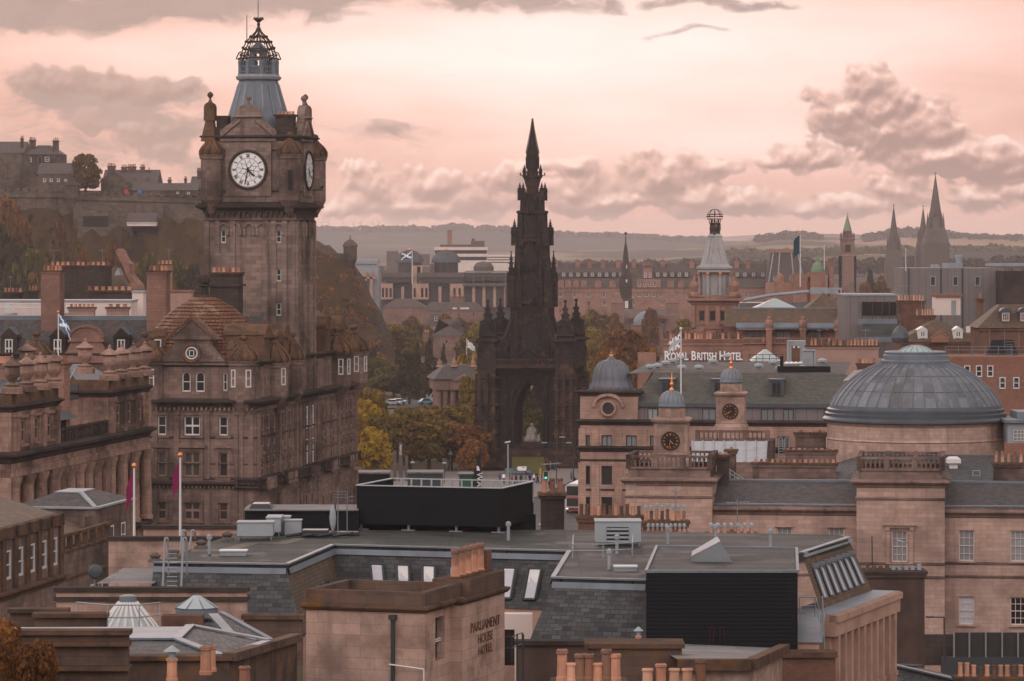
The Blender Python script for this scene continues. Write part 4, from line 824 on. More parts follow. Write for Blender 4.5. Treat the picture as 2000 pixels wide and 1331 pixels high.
for px in(303,345,405,462,470,490):a=fr.a_at(px);ft.box(a-.28,a+.28,-.14,.0,z(937),z(803));ft.box(a-.36,a+.36,-.22,.0,z(812),z(803));ft.box(a-.32,a+.32,-.2,0,z(1150),z(960))
for px,w_ in((316,1.5),(375,2.4),(436,1.5)):
 a=fr.a_at(px)
 for yb,yt in((855,814),(936,884),(1021,985)):ft.box(a-w_/2,a-w_/2+.22,-.08,.0,z(yb),z(yt-2));ft.box(a+w_/2-.22,a+w_/2,-.08,0,z(yb),z(yt-2));ft.box(a-w_/2-.1,a+w_/2+.1,-.16,0,z(yb+2),z(yb-1));ft.box(a-w_/2-.05,a+w_/2+.05,-.12,0,z(yt-2),z(yt-5))
 if px==375:ft.add([(a+(w_/2+.35)*math.cos(u),-.34,z(876)+.85*math.sin(u))for u in[math.pi*i/8 for i in range(9)]]+[(a+(w_/2+.35)*math.cos(u),0,z(876)+.85*math.sin(u))for u in[math.pi*i/8 for i in range(9)]],[tuple(range(8,-1,-1))]+[(i,i+1,i+10,i+9)for i in range(8)]+[(8,0,9,17)])
 else:ft.gable(a-w_/2-.25,a+w_/2+.25,-.34,0,z(876),z(863),'b')
 ft.box(a-w_/2,a+w_/2,-.1,0,z(951),z(938))
for s_ in[v[0]for v in wb if v[1]>17]:ft.box(-.0,.12,s_-1.0,s_-.8,14,21.4);ft.box(0,.12,s_+.8,s_+1.0,14,21.4);ft.box(0,.2,s_-1.1,s_+1.1,17.0,17.35);ft.box(0,.3,s_-1.1,s_+1.1,13.5,13.8)
for s_ in(.6,10.2,18.6,20.5,29.5,30.6,41,50.6):ft.box(0,.4,s_-.45,s_+.45,0,12.4);ft.box(0,.32,s_-.4,s_+.4,13.7,21.6);ft.box(-.2,.2,s_-.4,s_+.4,22.8,26.2)
for s_ in(4,14,25.5,36,46):ft.box(0,.9,s_-2.2,s_+2.2,13.3,14.6)
part('pilasters',ft,'sandstone_brown',hotel)
bal=MB(fr);balus(bal,[(.75,11),(.75,30)],13.6,1.1,2,.16);balus(bal,[(.75,31),(.75,50)],13.6,1.1,2,.16);balus(bal,[(-2,-.5),(.6,-.5),(.6,9)],13.6,1.1,2,.16);part('balcony',bal,'stone_dark',hotel)
a=fr.a_at(375);gm=MB(fr);zb=z(714);g=[(-3.9,zb),(3.9,zb),(3.5,zb+.6),(2.6,zb+1.4),(2.0,z(676)),(2.0,z(664)),(-2.0,z(664)),(-2.0,z(676)),(-2.6,zb+1.4),(-3.5,zb+.6)]
gm.add([(a+u,-.1,v)for u,v in g]+[(a+u,1.2,v)for u,v in g],[tuple(range(len(g)))]+[(i,(i+1)%10,(i+1)%10+10,i+10)for i in range(10)]);gm.gable(a-2.4,a+2.4,-.35,3.5,z(664),z(624),'b')
gb=part('gable',gm,'sandstone_brown',hotel)
ow=MB(fr);cz=z(691)
for i in range(16):u,v=i*math.pi/8,(i+1)*math.pi/8;ow.tube((a+.62*math.cos(u),-.16,cz+.62*math.sin(u)),(a+.62*math.cos(v),-.16,cz+.62*math.sin(v)),.09,n=4)
ow.box(a-.28,a-.2,-.2,-.12,cz-.3,cz+.3);ow.box(a+.2,a+.28,-.2,-.12,cz-.3,cz+.3);ow.box(a-.28,a+.28,-.2,-.12,cz+.25,cz+.33);ow.box(a-.28,a+.28,-.2,-.12,cz-.33,cz-.25);w2=part('round_window',ow,'white_paint',gb)
gp=MB(fr);gp.add([(a+.6*math.cos(i*.3927),-.13,cz+.6*math.sin(i*.3927))for i in range(16)],[tuple(range(15,-1,-1))]);part('round_pane',gp,'glass_dark',gb)
sur=MB(fr)
for i in range(16):u,v=i*math.pi/8,(i+1)*math.pi/8;sur.tube((a+.95*math.cos(u),-.1,cz+.95*math.sin(u)),(a+.95*math.cos(v),-.1,cz+.95*math.sin(v)),.2,n=5)
for q in(-1,1):sur.lathe([(.5,zb),(.5,zb+1.6),(.62,zb+1.7),(.5,zb+2.2),(.2,zb+2.6)],8,(a+q*4.3,.2,0));sur.bar((a+q*2.75,-.45,z(664)-.1),(a,-.45,z(622)),.45,.28)
part('gable_trim',sur,'stone_moss',gb)
rf=MB(fr);ac=fr.a_at(400,9);D=[(6.5,0),(6.4,1.6),(6.0,3.2),(5.3,4.6),(4.2,5.9),(2.9,6.9),(1.7,7.55),(.9,7.9)];z0=z(712,9)-1
sc_=(z(580,9)-z0)/7.9;rf.lathe([(r_+(.0 if q else.2),z0+h_*sc_)for u in range(22)for q in(0,1)for r_,h_ in[[(np.interp(x,[v[1]for v in D],[v[0]for v in D]),x)for x in[7.9*(u+q*.98)/22]][0]]],16,(ac,9.0,0),math.pi/16);dome=part('dome_roof',rf,'tile_dome',hotel)
fi=MB(fr);zf=z(580,9);fi.lathe([(1.2,zf-.3),(1.0,zf+.1),(.45,zf+.25),(.4,zf+1.0),(.75,zf+1.15),(.4,zf+1.3),(.62,zf+1.6),(.62,zf+2.0),(.3,zf+2.4)],10,(ac,9.0,0));part('dome_finial',fi,'stone_dark',dome)
main=MB(fr);main.hip(aL+.5,-.5,16,50,26.3,31.5,3.5,3.5);part('roof',main,'slate',hotel)
for(px,b,w_,h_,zt_,cap)in((455,4.5,1.9,3.0,29.9,1),(308,3.5,1.7,2.6,29.6,1),(-1,14,0,0,0,0)):
 if not cap:continue
 a_=fr.a_at(px,b);d=MB(fr);facade(d,None,(a_-w_/2,b),(a_+w_/2,b),zt_-h_,zt_);d.box(a_-w_/2,a_+w_/2,b+.01,b+3.5,zt_-h_,zt_)
 arc=[(a_+w_*.58*math.cos(u),zt_+w_*.5*math.sin(u))for u in[math.pi*i/8 for i in range(9)]];d.add([(x,b-.15,y)for x,y in arc]+[(x,b+3.5,y)for x,y in arc],[tuple(range(8,-1,-1)),tuple(range(9,18))]+[(i,i+1,i+10,i+9)for i in range(8)])
 dr=part('dormer',d,'stone_moss' if px<400 else 'sandstone_brown',hotel);wm,pm=win_meshes(.85,1.5,*STY['sash']);put('window',wm,dr,fr.w((a_,b-.08,zt_-h_+.8)),-fr.yaw);put('pane',pm,dr,fr.w((a_,b-.08,zt_-h_+.8)),-fr.yaw)
for i,(b,w_,h_)in enumerate(((5.5,2.6,3.4),(10.5,2.0,2.8),(14.5,2.6,3.2),(36,2.8,3.6),(44,2.8,3.4))):
 d=MB(fr);d.box(-4.5,-.1,b-w_/2,b+w_/2,26.2,26.4+h_);arc=[(b+w_*.56*math.cos(u),26.4+h_+w_*.45*math.sin(u))for u in[math.pi*i/8 for i in range(9)]]
 d.add([(.1,y,q)for y,q in arc]+[(-4.6,y,q)for y,q in arc],[tuple(range(9)),tuple(range(17,8,-1))]+[(i,i+9,i+10,i+1)for i in range(8)]);d.box(-.1,.25,b-w_/2-.3,b+w_/2+.3,26.2+h_-.1,26.4+h_+.12);part('wall_dormer',d,'stone_moss',hotel)
for(px,yd,yt,yb,b,r,ws)in((475,706,655,800,.6,1.55,(-.5,.6)),):
 ogee(hotel,fr,(fr.a_at(px,b),b),r,z(yd,b),z(yt,b),body=(z(785,b),z(yd,b)),wins=ws)
ogee(hotel,fr,(fr.a_at(297,.6),.6),1.4,z(706),z(655),body=(z(785),z(706)),wins=(.2,))
for b,r,ws in((9.2,1.5,(.9,)),(41.0,1.7,(.5,1.2)),(50.6,1.7,(.4,1.2)),(18.0,1.2,())):ogee(hotel,fr,(-.1,b),r,26.6,29.9,body=(22.9,26.6),wins=ws)
rr=MB(fr);rr.lathe([(3.6,26.5),(3.5,28.5),(2.6,30.6),(1.3,31.6),(.1,31.9)],12,(-4.6,46,0));rr.box(-6.5,-1.0,38,41,26,31);part('end_roof',rr,'tile_dome',hotel)
chimney(hotel,fr,fr.a_at(410,12),fr.a_at(466,12),12,14,26,z(533,12),6,.5,.26,'stone_dark')
c2=MB(fr);c2.box(fr.a_at(405,12),fr.a_at(471,12),11.8,14.2,z(560,12),z(556,12));part('chimney_band',c2,'stone_dark',hotel)
lr=MB(fr);lr.gable(-5.5,-1.5,17,20,29,30.7,'b');lr.box(-2.6,-.6,14,17,27,29.4);part('lead_roof',lr,'lead',hotel)
# ---- the clock tower, standing over the street front
TB=fr.sub(-9.85,19.6);tw=TB;q0=tw.w((5,0));zt=lambda py,b=0:Z_(py,tw.w((5,b))[1]);Wd=tw.a_at(578);
a0=tw.a_at(400);W_t=Wd-a0;tw=tw.sub(a0,0);Wt=W_t;Dt=9.6
tower=part('clock_tower',(lambda m:(facade(m,hotel,(0,0),(Wt,0),20,zt(412),[(tw.a_at(436),zt(475),.62,1.45,'sash'),(tw.a_at(544),zt(475),.62,1.45,'sash'),(tw.a_at(544),zt(550),.62,1.45,'sash'),(tw.a_at(544),zt(617),.62,1.45,'sash')],.3),
facade(m,None,(Wt,0),(Wt,Dt),0,zt(412)),facade(m,None,(Wt,Dt),(0,Dt),20,zt(412)),facade(m,None,(0,Dt),(0,0),20,zt(412)),
m.box(.0,Wt,.0,Dt,zt(398),zt(268)),m)[-1])(MB(tw)),'sandstone_tower',hotel)
PT=[(0,0),(Wt,0),(Wt,Dt),(0,Dt)]
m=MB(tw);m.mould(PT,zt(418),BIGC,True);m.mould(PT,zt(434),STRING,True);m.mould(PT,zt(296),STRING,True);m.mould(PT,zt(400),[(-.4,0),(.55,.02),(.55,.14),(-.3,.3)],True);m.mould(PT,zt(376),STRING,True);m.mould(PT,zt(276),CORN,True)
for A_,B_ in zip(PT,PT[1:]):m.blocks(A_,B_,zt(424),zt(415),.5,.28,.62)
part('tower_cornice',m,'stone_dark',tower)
m=MB(tw)
for px in(404,425,455,519,535,556,572):a_=tw.a_at(px);m.box(a_-.28,a_+.28,-.16,0,21,zt(432))
for b in(.4,3.4,6.3,9.2):m.box(Wt,Wt+.2,b-.4,b+.4,4,zt(432))
for px in(471,494,517):pass
for px,hw in((436,9),(461,9),(487,9),(511,9),(544,9)):
 a_=tw.a_at(px);r=hw/17.4
 for i in range(8):u,v=math.pi*i/8,math.pi*(i+1)/8;m.tube((a_+r*math.cos(u),-.12,zt(446)+r*math.sin(u)),(a_+r*math.cos(v),-.12,zt(446)+r*math.sin(v)),.13,n=5)
 for q in(-1,1):m.box(a_+q*r-.16,a_+q*r+.16,-.26,0,zt(460),zt(447))
m.box(tw.a_at(448),tw.a_at(524),-.1,0,zt(434),zt(430))
for i in range(4):b=2+i*1.9;m.box(Wt,Wt+.35,b-.3,b+.3,zt(462),zt(436))
part('tower_pilasters',m,'sandstone_tower',tower)
cb=MB(tw);ca=tw.a_at(486);cz=zt(332);cb.box(tw.a_at(442),tw.a_at(531),-.35,0,zt(384),zt(279));cb.box(Wt,Wt+.35,2.6,7.0,zt(384),zt(279));cb.box(-.2,Wt+.2,-.2,Dt+.2,zt(395),zt(380))
part('clock_stage',cb,'sandstone_tower',tower)
def clock(root,fr_,c,r,nrm,hh,mm,face='clock_face',ink='clock_black',petals=True,rim='stone_dark',gold=None,name='clock'):
 """c: local centre; nrm 'f' faces -b, 'r' faces +a"""
 T=(lambda u,v,o:(c[0]+u,c[1]-o,c[2]+v))if nrm=='f' else(lambda u,v,o:(c[0]+o,c[1]+u,c[2]+v))
 seg=36;f=MB(fr_);f.add([T(r*math.sin(i*2*math.pi/seg),r*math.cos(i*2*math.pi/seg),.05)for i in range(seg)],[tuple(range(seg))]);ck=part(name,f,face,root)
 def line(mb_,u0,v0,u1,v1,wd,o):
  d=Vector((u1-u0,v1-v0));
  if d.length<1e-5:return
  d.normalize();px_,py_=-d.y*wd/2,d.x*wd/2;mb_.add([T(u0+px_,v0+py_,o),T(u1+px_,v1+py_,o),T(u1-px_,v1-py_,o),T(u0-px_,v0-py_,o)],[(0,1,2,3)])
 rm=MB(fr_)
 for i in range(seg):u,v=i*2*math.pi/seg,(i+1)*2*math.pi/seg;rm.tube(T(r*1.07*math.sin(u),r*1.07*math.cos(u),.04),T(r*1.07*math.sin(v),r*1.07*math.cos(v),.04),r*.09,n=5)
 part('clock_rim',rm,rim,ck);nm=MB(fr_)
 for i in range(60):t=i*math.pi/30;line(nm,r*.94*math.sin(t),r*.94*math.cos(t),r*.985*math.sin(t),r*.985*math.cos(t),r*.045,.07)
 NUM=['XII','I','II','III','IIII','V','VI','VII','VIII','IX','X','XI']
 for i in range(12):
  t=i*math.pi/6;st=NUM[i];wdt={'I':.05,'V':.09,'X':.09};tot=sum(wdt[q]for q in st)*r;x=-tot/2
  rad=(math.sin(t),math.cos(t));tan=(math.cos(t),-math.sin(t));pt=lambda x_,y_:(rad[0]*y_*r+tan[0]*x_,rad[1]*y_*r+tan[1]*x_)
  for q in st:
   ww=wdt[q]*r;xm=x+ww/2;lw=r*.034
   if q=='I':line(nm,*pt(xm,.70),*pt(xm,.90),lw,.07)
   elif q=='V':line(nm,*pt(xm-ww*.4,.90),*pt(xm,.70),lw*1.2,.07);line(nm,*pt(xm+ww*.4,.90),*pt(xm,.70),lw*.7,.07)
   else:line(nm,*pt(xm-ww*.4,.90),*pt(xm+ww*.4,.70),lw*1.2,.07);line(nm,*pt(xm+ww*.4,.90),*pt(xm-ww*.4,.70),lw*.7,.07)
   x+=ww
 if petals:
  for i in range(6):
   t=i*math.pi/3+.2;p_=lambda R,an:(r*R*math.sin(an),r*R*math.cos(an))
   for s_ in(-1,1):line(nm,*p_(.05,t),*p_(.30,t+s_*.5),r*.022,.065);line(nm,*p_(.30,t+s_*.52),*p_(.52,t),r*.022,.065)
   line(nm,*p_(.30,t+.52),*p_(.62,t+.52),r*.022,.065);line(nm,*p_(.52,t),*p_(.64,t),r*.022,.065)
  for i in range(24):u,v=i*math.pi/12,(i+1)*math.pi/12;line(nm,r*.66*math.sin(u),r*.66*math.cos(u),r*.66*math.sin(v),r*.66*math.cos(v),r*.022,.065)
 part('numerals',nm,gold or ink,ck);hd=MB(fr_);th=(hh+mm/60)*math.pi/6;tm=mm*math.pi/30
 line(hd,-r*.1*math.sin(th),-r*.1*math.cos(th),r*.52*math.sin(th),r*.52*math.cos(th),r*.10,.10);line(hd,-r*.15*math.sin(tm),-r*.15*math.cos(tm),r*.86*math.sin(tm),r*.86*math.cos(tm),r*.06,.12)
 part('hands',hd,gold or ink,ck);return ck
clock(tower,tw,(ca,-.36,cz),1.98,'f',4,32);clock(tower,tw,(Wt+.36,4.8,cz),1.98,'r',4,32)
for(a_,b)in((tw.a_at(414),-.1),(tw.a_at(566),-.1),(Wt+.1,Dt-.2),(.1,Dt-.2)):
 ogee(tower,tw,(a_,b),1.25,zt(303),zt(258),body=(zt(392),zt(303)),wins=())
for a_,b in((tw.a_at(572),-1.36),):sl_=MB(tw);sl_.box(a_-.25,a_+.25,b,b+.1,zt(372),zt(333));part('slit_window',sl_,'clock_black',tower)
g=MB(tw)
def arch_gable(mb,ax,c,w_,zb,h,th,rad,off):
 P=[(-w_/2,zb),(w_/2,zb),(w_/2,zb+h*.30),(rad,zb+h*.62),(rad,zb+h*.70)]+[(rad*math.cos(u),zb+h*.72+rad*.9*math.sin(u))for u in[math.pi*i/10 for i in range(11)]]+[(-rad,zb+h*.70),(-rad,zb+h*.62),(-w_/2,zb+h*.30)]
 f3=(lambda u,v,o:(c+u,off+o,v))if ax=='a' else(lambda u,v,o:(off-o,c+u,v));n=len(P)
 mb.add([f3(u,v,0)for u,v in P]+[f3(u,v,th)for u,v in P],[tuple(range(n)),tuple(range(2*n-1,n-1,-1))]+[((i+1)%n,i,i+n,(i+1)%n+n)for i in range(n)])
 f4=lambda u,v,o:f3(u,v,-o)
 for q in(-1,1):mb.tube(f4(q*w_*.48,zb+h*.12,.1),f4(q*rad*.55,zb+h*.60,.1),.14,n=4)
 mb.tube(f4(-rad*1.12,zb+h*.70,.1),f4(rad*1.12,zb+h*.70,.1),.17,n=4);mb.tube(f4(0,zb+h*.72+rad*.9,-th/2),f4(0,zb+h*.72+rad*.9+.5,-th/2),.16,n=6);p=f4(0,zb+h*.72+rad*.9+.75,-th/2);mb.ball(p,.34,8)
zb=zt(276);arch_gable(g,'a',tw.a_at(485),6.4,zb,3.9,.9,1.5,-.25);arch_gable(g,'b',4.8,6.2,zb,3.9,.9,1.5,Wt+.25)
part('tower_gable',g,'sandstone_tower',tower)
for px,b,wb_,r in((410,.1,1.5,.6),(596,Dt-.4,1.6,.62)):
 t2=MB(tw);a_=tw.a_at(px,b);t2.add([(a_-wb_*.62,b-.6,zb),(a_+wb_*.5,b-.6,zb),(a_+wb_*.5,b+.9,zb),(a_-wb_*.62,b+.9,zb),(a_-.42,b-.4,zt(236)),(a_+.42,b-.4,zt(236)),(a_+.42,b+.7,zt(236)),(a_-.42,b+.7,zt(236))],[(0,1,5,4),(1,2,6,5),(2,3,7,6),(3,0,4,7)])
 t2.box(a_-.6,a_+.6,b-.5,b+.8,zt(236),zt(228));t2.box(a_-r,a_+r,b-.45,b+.75,zt(229),zt(210));t2.lathe([(r,0),(r,1.2)],12,(0,0,0))if 0 else None
 arc=[(a_+r*math.cos(u),zt(210)+r*1.0*math.sin(u))for u in[math.pi*i/8 for i in range(9)]];t2.add([(x,b-.45,y)for x,y in arc]+[(x,b+.75,y)for x,y in arc],[tuple(range(8,-1,-1)),tuple(range(9,18))]+[(i,i+1,i+10,i+9)for i in range(8)])
 zf=zt(210)+r;t2.lathe([(.3,zf-.05),(.12,zf+.3),(.12,zf+.45),(.36,zf+.75),(.3,zf+1.0),(.05,zf+1.2)],8,(a_,b+.15,0));part('corner_stack',t2,'stone_moss',tower)
m=MB(tw);m.box(tw.a_at(538,1),tw.a_at(572,1),1,2.6,zb,zt(226,1));m.box(tw.a_at(535,1),tw.a_at(575,1),.8,2.8,zt(228,1),zt(224,1));m.box(tw.a_at(423,1),tw.a_at(444,1),1,2.6,zb,zt(226,1));m.box(.3,Wt-.3,.4,Dt-.4,zb,zb+1.6);part('tower_chimney',m,'stone_dark',tower)
for i in range(5):put('chimney_pot',pot_mesh(.2,.35),tower,tw.w((tw.a_at(541+i*7,1),1.8,zt(224,1))))
cx,cy=tw.a_at(505,Dt/2),Dt/2;h=lambda py:Z_(py,tw.w((cx,cy))[1])
def oct(p):return[(r*1.06,z_)for r,z_ in p]
m=MB(tw);k2=tw.w((cx,cy))[1]/F
m.lathe([(68*k2,h(252)),(57*k2,h(218)),(48*k2,h(190)),(41*k2,h(166)),(38*k2,h(158))],8,(cx,cy,0),math.pi/8);tr_=part('tower_roof',m,'lead',tower)
m=MB(tw)
for i in range(16):
 an=math.pi/16*2*i;
 m.path([(cx+r*k2*math.cos(an),cy+r*k2*math.sin(an),h(y))for r,y in((66,252),(55.5,218),(47,190),(40,166))],.10 if i%2 else.05,4)
m.lathe(oct([(38*k2,h(158)),(41*k2,h(156)),(43*k2,h(151)),(39*k2,h(149)),(39*k2,h(146)),(35*k2,h(146))]),8,(cx,cy,0),math.pi/8);part('roof_ribs',m,'lead_pale',tr_)
m=MB(tw)
for i in range(8):
 an=math.pi/8+i*math.pi/4;m.lathe([(4.2*k2,h(147)),(4.2*k2,h(124)),(4.9*k2,h(123)),(3.6*k2,h(117))],6,(cx+36*k2*math.cos(an),cy+36*k2*math.sin(an),0))
 a2=an+math.pi/4;A_,B_=(cx+36*k2*math.cos(an),cy+36*k2*math.sin(an)),(cx+36*k2*math.cos(a2),cy+36*k2*math.sin(a2))
 for yy in(142,132):m.bar((A_[0],A_[1],h(yy)),(B_[0],B_[1],h(yy)),.1,.12)
 for j in range(1,6):u=j/6;m.tube((A_[0]+(B_[0]-A_[0])*u,A_[1]+(B_[1]-A_[1])*u,h(147)),(A_[0]+(B_[0]-A_[0])*u,A_[1]+(B_[1]-A_[1])*u,h(132)),.05,n=4)
part('lantern_gallery',m,'lead',tr_)
m=MB(tw);r=14.5*k2
for q0_,q1_ in((-1,-.32),(.32,1)):m.box(cx+r*q0_,cx+r*q1_,cy-r,cy-r+.25,h(147),h(100))
m.box(cx-r*.32,cx+r*.32,cy-r,cy-r+.25,h(147),h(130));m.box(cx-r*.32,cx+r*.32,cy-r,cy-r+.25,h(119),h(111));m.box(cx-r*.5,cx+r*.5,cy-r,cy-r+.25,h(106),h(100));m.box(cx-r,cx-r+.25,cy-r+.25,cy+r,h(147),h(100));m.box(cx+r-.25,cx+r,cy-r+.25,cy+r,h(147),h(100))
m.sqlathe([(16*k2,h(100)),(16.5*k2,h(98)),(9*k2,h(90)),(4*k2,h(84)),(2*k2,h(81))],(cx,cy,0));part('lantern',m,'lead',tr_)
m=MB(tw)
for i in range(8):
 an=math.pi/8+i*math.pi/4
 for dz,dr in((0,0),(-3.5,-4.5)):
  P_=[(cx+(r_+dr)*k2*math.cos(an),cy+(r_+dr)*k2*math.sin(an),h(y-dz))for r_,y in((37,118),(34,108),(30,94),(24,82),(15,72),(6,63),(2.5,55))];m.path(P_,.075 if dz==0 else.05,4)
 for r_,y in((34,108),(30,94),(24,82),(15,72),(37,116)):p=(cx+(r_+1)*k2*math.cos(an),cy+(r_+1)*k2*math.sin(an),h(y));m.ball(p,.17,6);m.tube((cx+(r_-4.5)*k2*math.cos(an),cy+(r_-4.5)*k2*math.sin(an),h(y+3)),p,.07,n=4)
 a2=an+math.pi/4
 for r_,y in((36,114),(31,97),(24,82)):m.tube((cx+r_*k2*math.cos(an),cy+r_*k2*math.sin(an),h(y)),(cx+r_*k2*math.cos(a2),cy+r_*k2*math.sin(a2),h(y)),.07,n=4)
 p0=(cx+44*k2*math.cos(an),cy+44*k2*math.sin(an),h(116));m.path([p0,(cx+39*k2*math.cos(an),cy+39*k2*math.sin(an),h(104)),(cx+34*k2*math.cos(an),cy+34*k2*math.sin(an),h(102))],.07,4);m.tube(p0,(cx+36*k2*math.cos(an),cy+36*k2*math.sin(an),h(117)),.06,n=4)
m.lathe([(2.5*k2,h(62)),(4.5*k2,h(56)),(2.4*k2,h(52)),(3.4*k2,h(48)),(2.6*k2,h(44)),(7*k2,h(41)),(9*k2,h(37)),(5*k2,h(40))],8,(cx,cy,0))
for i in range(8):an=i*math.pi/4;m.tube((cx+8*k2*math.cos(an),cy+8*k2*math.sin(an),h(39)),(cx+8.6*k2*math.cos(an),cy+8.6*k2*math.sin(an),h(34)),.16,.05,4)
part('iron_crown',m,'bronze',tr_)
for px,y0,y1 in((482,80,30),(504,36,-2)):f=MB(tw);a_=tw.a_at(px,cy);f.tube((a_,cy,h(y0)),(a_,cy,h(y1)),.07,.05,5);part('flag_mast',f,'steel',tr_)
b_=thing('bird_perch','black bird perched on the lamp arm jutting from the clock tower','bird',tw.w((Wt+1.8,5,zt(371))));m=MB(tw);p=(Wt+1.85,5,zt(371)+.28);m.ball(p,.17,8,.9);m.ball((p[0]+.14,p[1],p[2]+.17),.09,6);m.tube(p,(p[0]-.38,p[1],p[2]-.14),.08,.03,4);m.tube((p[0]+.2,p[1],p[2]+.17),(p[0]+.3,p[1],p[2]+.15),.03,.005,4);part('body',m,'cloth_black',b_)
m=MB(tw)
for sgn,a_ in((1,Wt),(-1,0)):m.tube((a_,5,zt(371)),(a_+sgn*2.0,5,zt(371)),.06,n=4);m.ball((a_+sgn*1.3,5,zt(370)),.12,6)
part('lamp_arm',m,'steel_dark',tower)
# ---- left wing of the hotel: slate roof, pedimented dormers, corner turrets
fr=Fr(X_(-60,432),432,0,6.5);Y=428;a=lambda px:fr.a_at(px);z=lambda py:Z_(py,Y)
wing=thing('hotel_wing','long slate roofed stone wing with pedimented dormers behind the urned parapet','building',fr.w((15,0,0)))
m=MB(fr);facade(m,wing,(0,0),(a(300),0),0,z(692),[(a(px),z(758),1.0,2.3,'sash',True)for px in(60,150,238,268)],.3);m.box(0,a(300),.1,12,z(700),z(694));part('wall',m,'sandstone_brown',wing)
m=MB(fr);m.add([(0,-.3,z(695)),(a(318),-.3,z(695)),(a(318),3.6,z(622)),(0,3.6,z(622)),(0,9,z(622)),(a(318),9,z(622)),(0,12,z(690)),(a(318),12,z(690))],[(0,1,2,3),(3,2,5,4),(4,5,7,6),(0,3,4,6),(1,7,5,2)]);rfp=part('roof',m,'slate',wing)
m=MB(fr);m.box(0,a(318),3.3,4.2,z(625)-.2,z(619));part('ridge',m,'lead',rfp);m=MB(fr);m.mould([(0,0),(a(300),0)],z(702),CORN);part('cornice',m,'stone_dark',wing)
for px in(18,113,237):
 a_=a(px);m=MB(fr);facade(m,None,(a_-.95,-.1),(a_+.95,-.1),z(704),z(660));m.box(a_-.95,a_+.95,-.09,3,z(704),z(660));m.gable(a_-1.1,a_+1.1,-.25,3.2,z(660),z(642),'b');d=part('dormer',m,'stone_dark',wing);wm,pm=win_meshes(.92,2.2,*STY['sash2']);put('window',wm,d,fr.w((a_,-.16,z(701))),-fr.yaw);put('pane',pm,d,fr.w((a_,-.16,z(701))),-fr.yaw)
 m=MB(fr);m.gable(a_-1.0,a_+1.1,.2,3.4,z(661),z(640),'b');part('dormer_roof',m,'lead',d)
a_=a(170);m=MB(fr);arc=[(2.0*math.cos(u),z(661)+1.35*math.sin(u))for u in[math.pi*i/10 for i in range(11)]];zz=z(710)
P=[(-3.6,zz),(3.6,zz),(3.3,zz+.7),(2.4,zz+1.3),(1.9,z(672)),(2.1,z(666))]+arc+[(-2.1,z(666)),(-1.9,z(672)),(-2.4,zz+1.3),(-3.3,zz+.7)];n=len(P)
m.add([(a_+u,-.35,v)for u,v in P]+[(a_+u,.6,v)for u,v in P],[tuple(range(n))]+[((i+1)%n,i,i+n,(i+1)%n+n)for i in range(n)]);m.box(a_-2.2,a_+2.2,-.55,.2,z(669),z(665))
for i in range(10):m.tube((a_+arc[i][0],-.35,arc[i][1]),(a_+arc[i+1][0],-.35,arc[i+1][1]),.2,n=5)
cz=z(691);gb=part('gable',m,'stone_red',wing);m=MB(fr)
for i in range(16):u,v=i*math.pi/8,(i+1)*math.pi/8;m.tube((a_+.58*math.cos(u),-.42,cz+.58*math.sin(u)),(a_+.58*math.cos(v),-.42,cz+.58*math.sin(v)),.08,n=4)
m.box(a_-.3,a_-.22,-.45,-.38,cz-.3,cz+.3);m.box(a_+.22,a_+.3,-.45,-.38,cz-.3,cz+.3);m.box(a_-.3,a_+.3,-.45,-.38,cz-.34,cz-.26);m.box(a_-.3,a_+.3,-.45,-.38,cz+.26,cz+.34);part('round_window',m,'white_paint',gb)
m=MB(fr);m.add([(a_+.56*math.cos(i*.3927),-.39,cz+.56*math.sin(i*.3927))for i in range(16)],[tuple(range(15,-1,-1))]);part('round_pane',m,'glass_dark',gb)
for px in(72,283):ogee(wing,fr,(a(px),-.3),1.7,z(704),z(648),body=(z(780),z(704)),wins=(.1,))
for p0,p1,yt in((71,108,530),(279,317,530)):chimney(wing,fr,a(p0),a(p1),2.2,4.6,z(700),z(yt),5,.55,.24,'stone_red',along='a',jit=0)
for px in(58,268):m=MB(fr);m.box(a(px)-.4+1.2,a(px)+1.6,-.2,1.2,z(700),z(650));part('chimney_base',m,'stone_red',wing)if 0 else None
# ---- roofs and chimneys behind that wing
def stackwall(name,label,px0,px1,yt,yb,Y,n,ph,mat,pmat='terracotta',depth=1.4,rows=1,cat='chimney',pr=None,yaw=0,cowl=False,group=None,jit=.12,cap='coping_moss'):
 fr=Fr(X_(px0,Y),Y,0,yaw);L=X_(px1,Y)-X_(px0,Y);t=thing(name,label,cat,(fr.w((L/2,depth/2))[0],Y,Z_(yb,Y)),group)
 chimney(t,fr,0,L,0,depth,Z_(yb,Y),Z_(yt,Y),n,ph,pr or min(.3,L/n*.38),mat,pmat,cap,rows=rows,cowl=cowl,jit=jit);return t,fr
Y=500
stackwall('chimney_stack','broad brown chimney wall carrying a long row of twelve squat pots',97,216,519,610,Y,12,.45,'stone_dark',jit=0);stackwall('chimney_stack','lower brown chimney wall with a short row of pots right of the broad one',168,258,568,600,492,7,.5,'stone_dark',jit=0)
stackwall('chimney_stack','tall narrow chimney with four pots and thin pipes behind the square red stack',306,336,517,570,505,4,.5,'stone_red',jit=0);stackwall('chimney_stack','small far left chimney with five orange pots over the pale wall',6,42,571,600,490,5,.5,'stone_dark',jit=0);stackwall('chimney_stack','small chimney with three pots tucked left of the first tall red stack',55,72,567,600,490,3,.5,'stone_dark',jit=0)
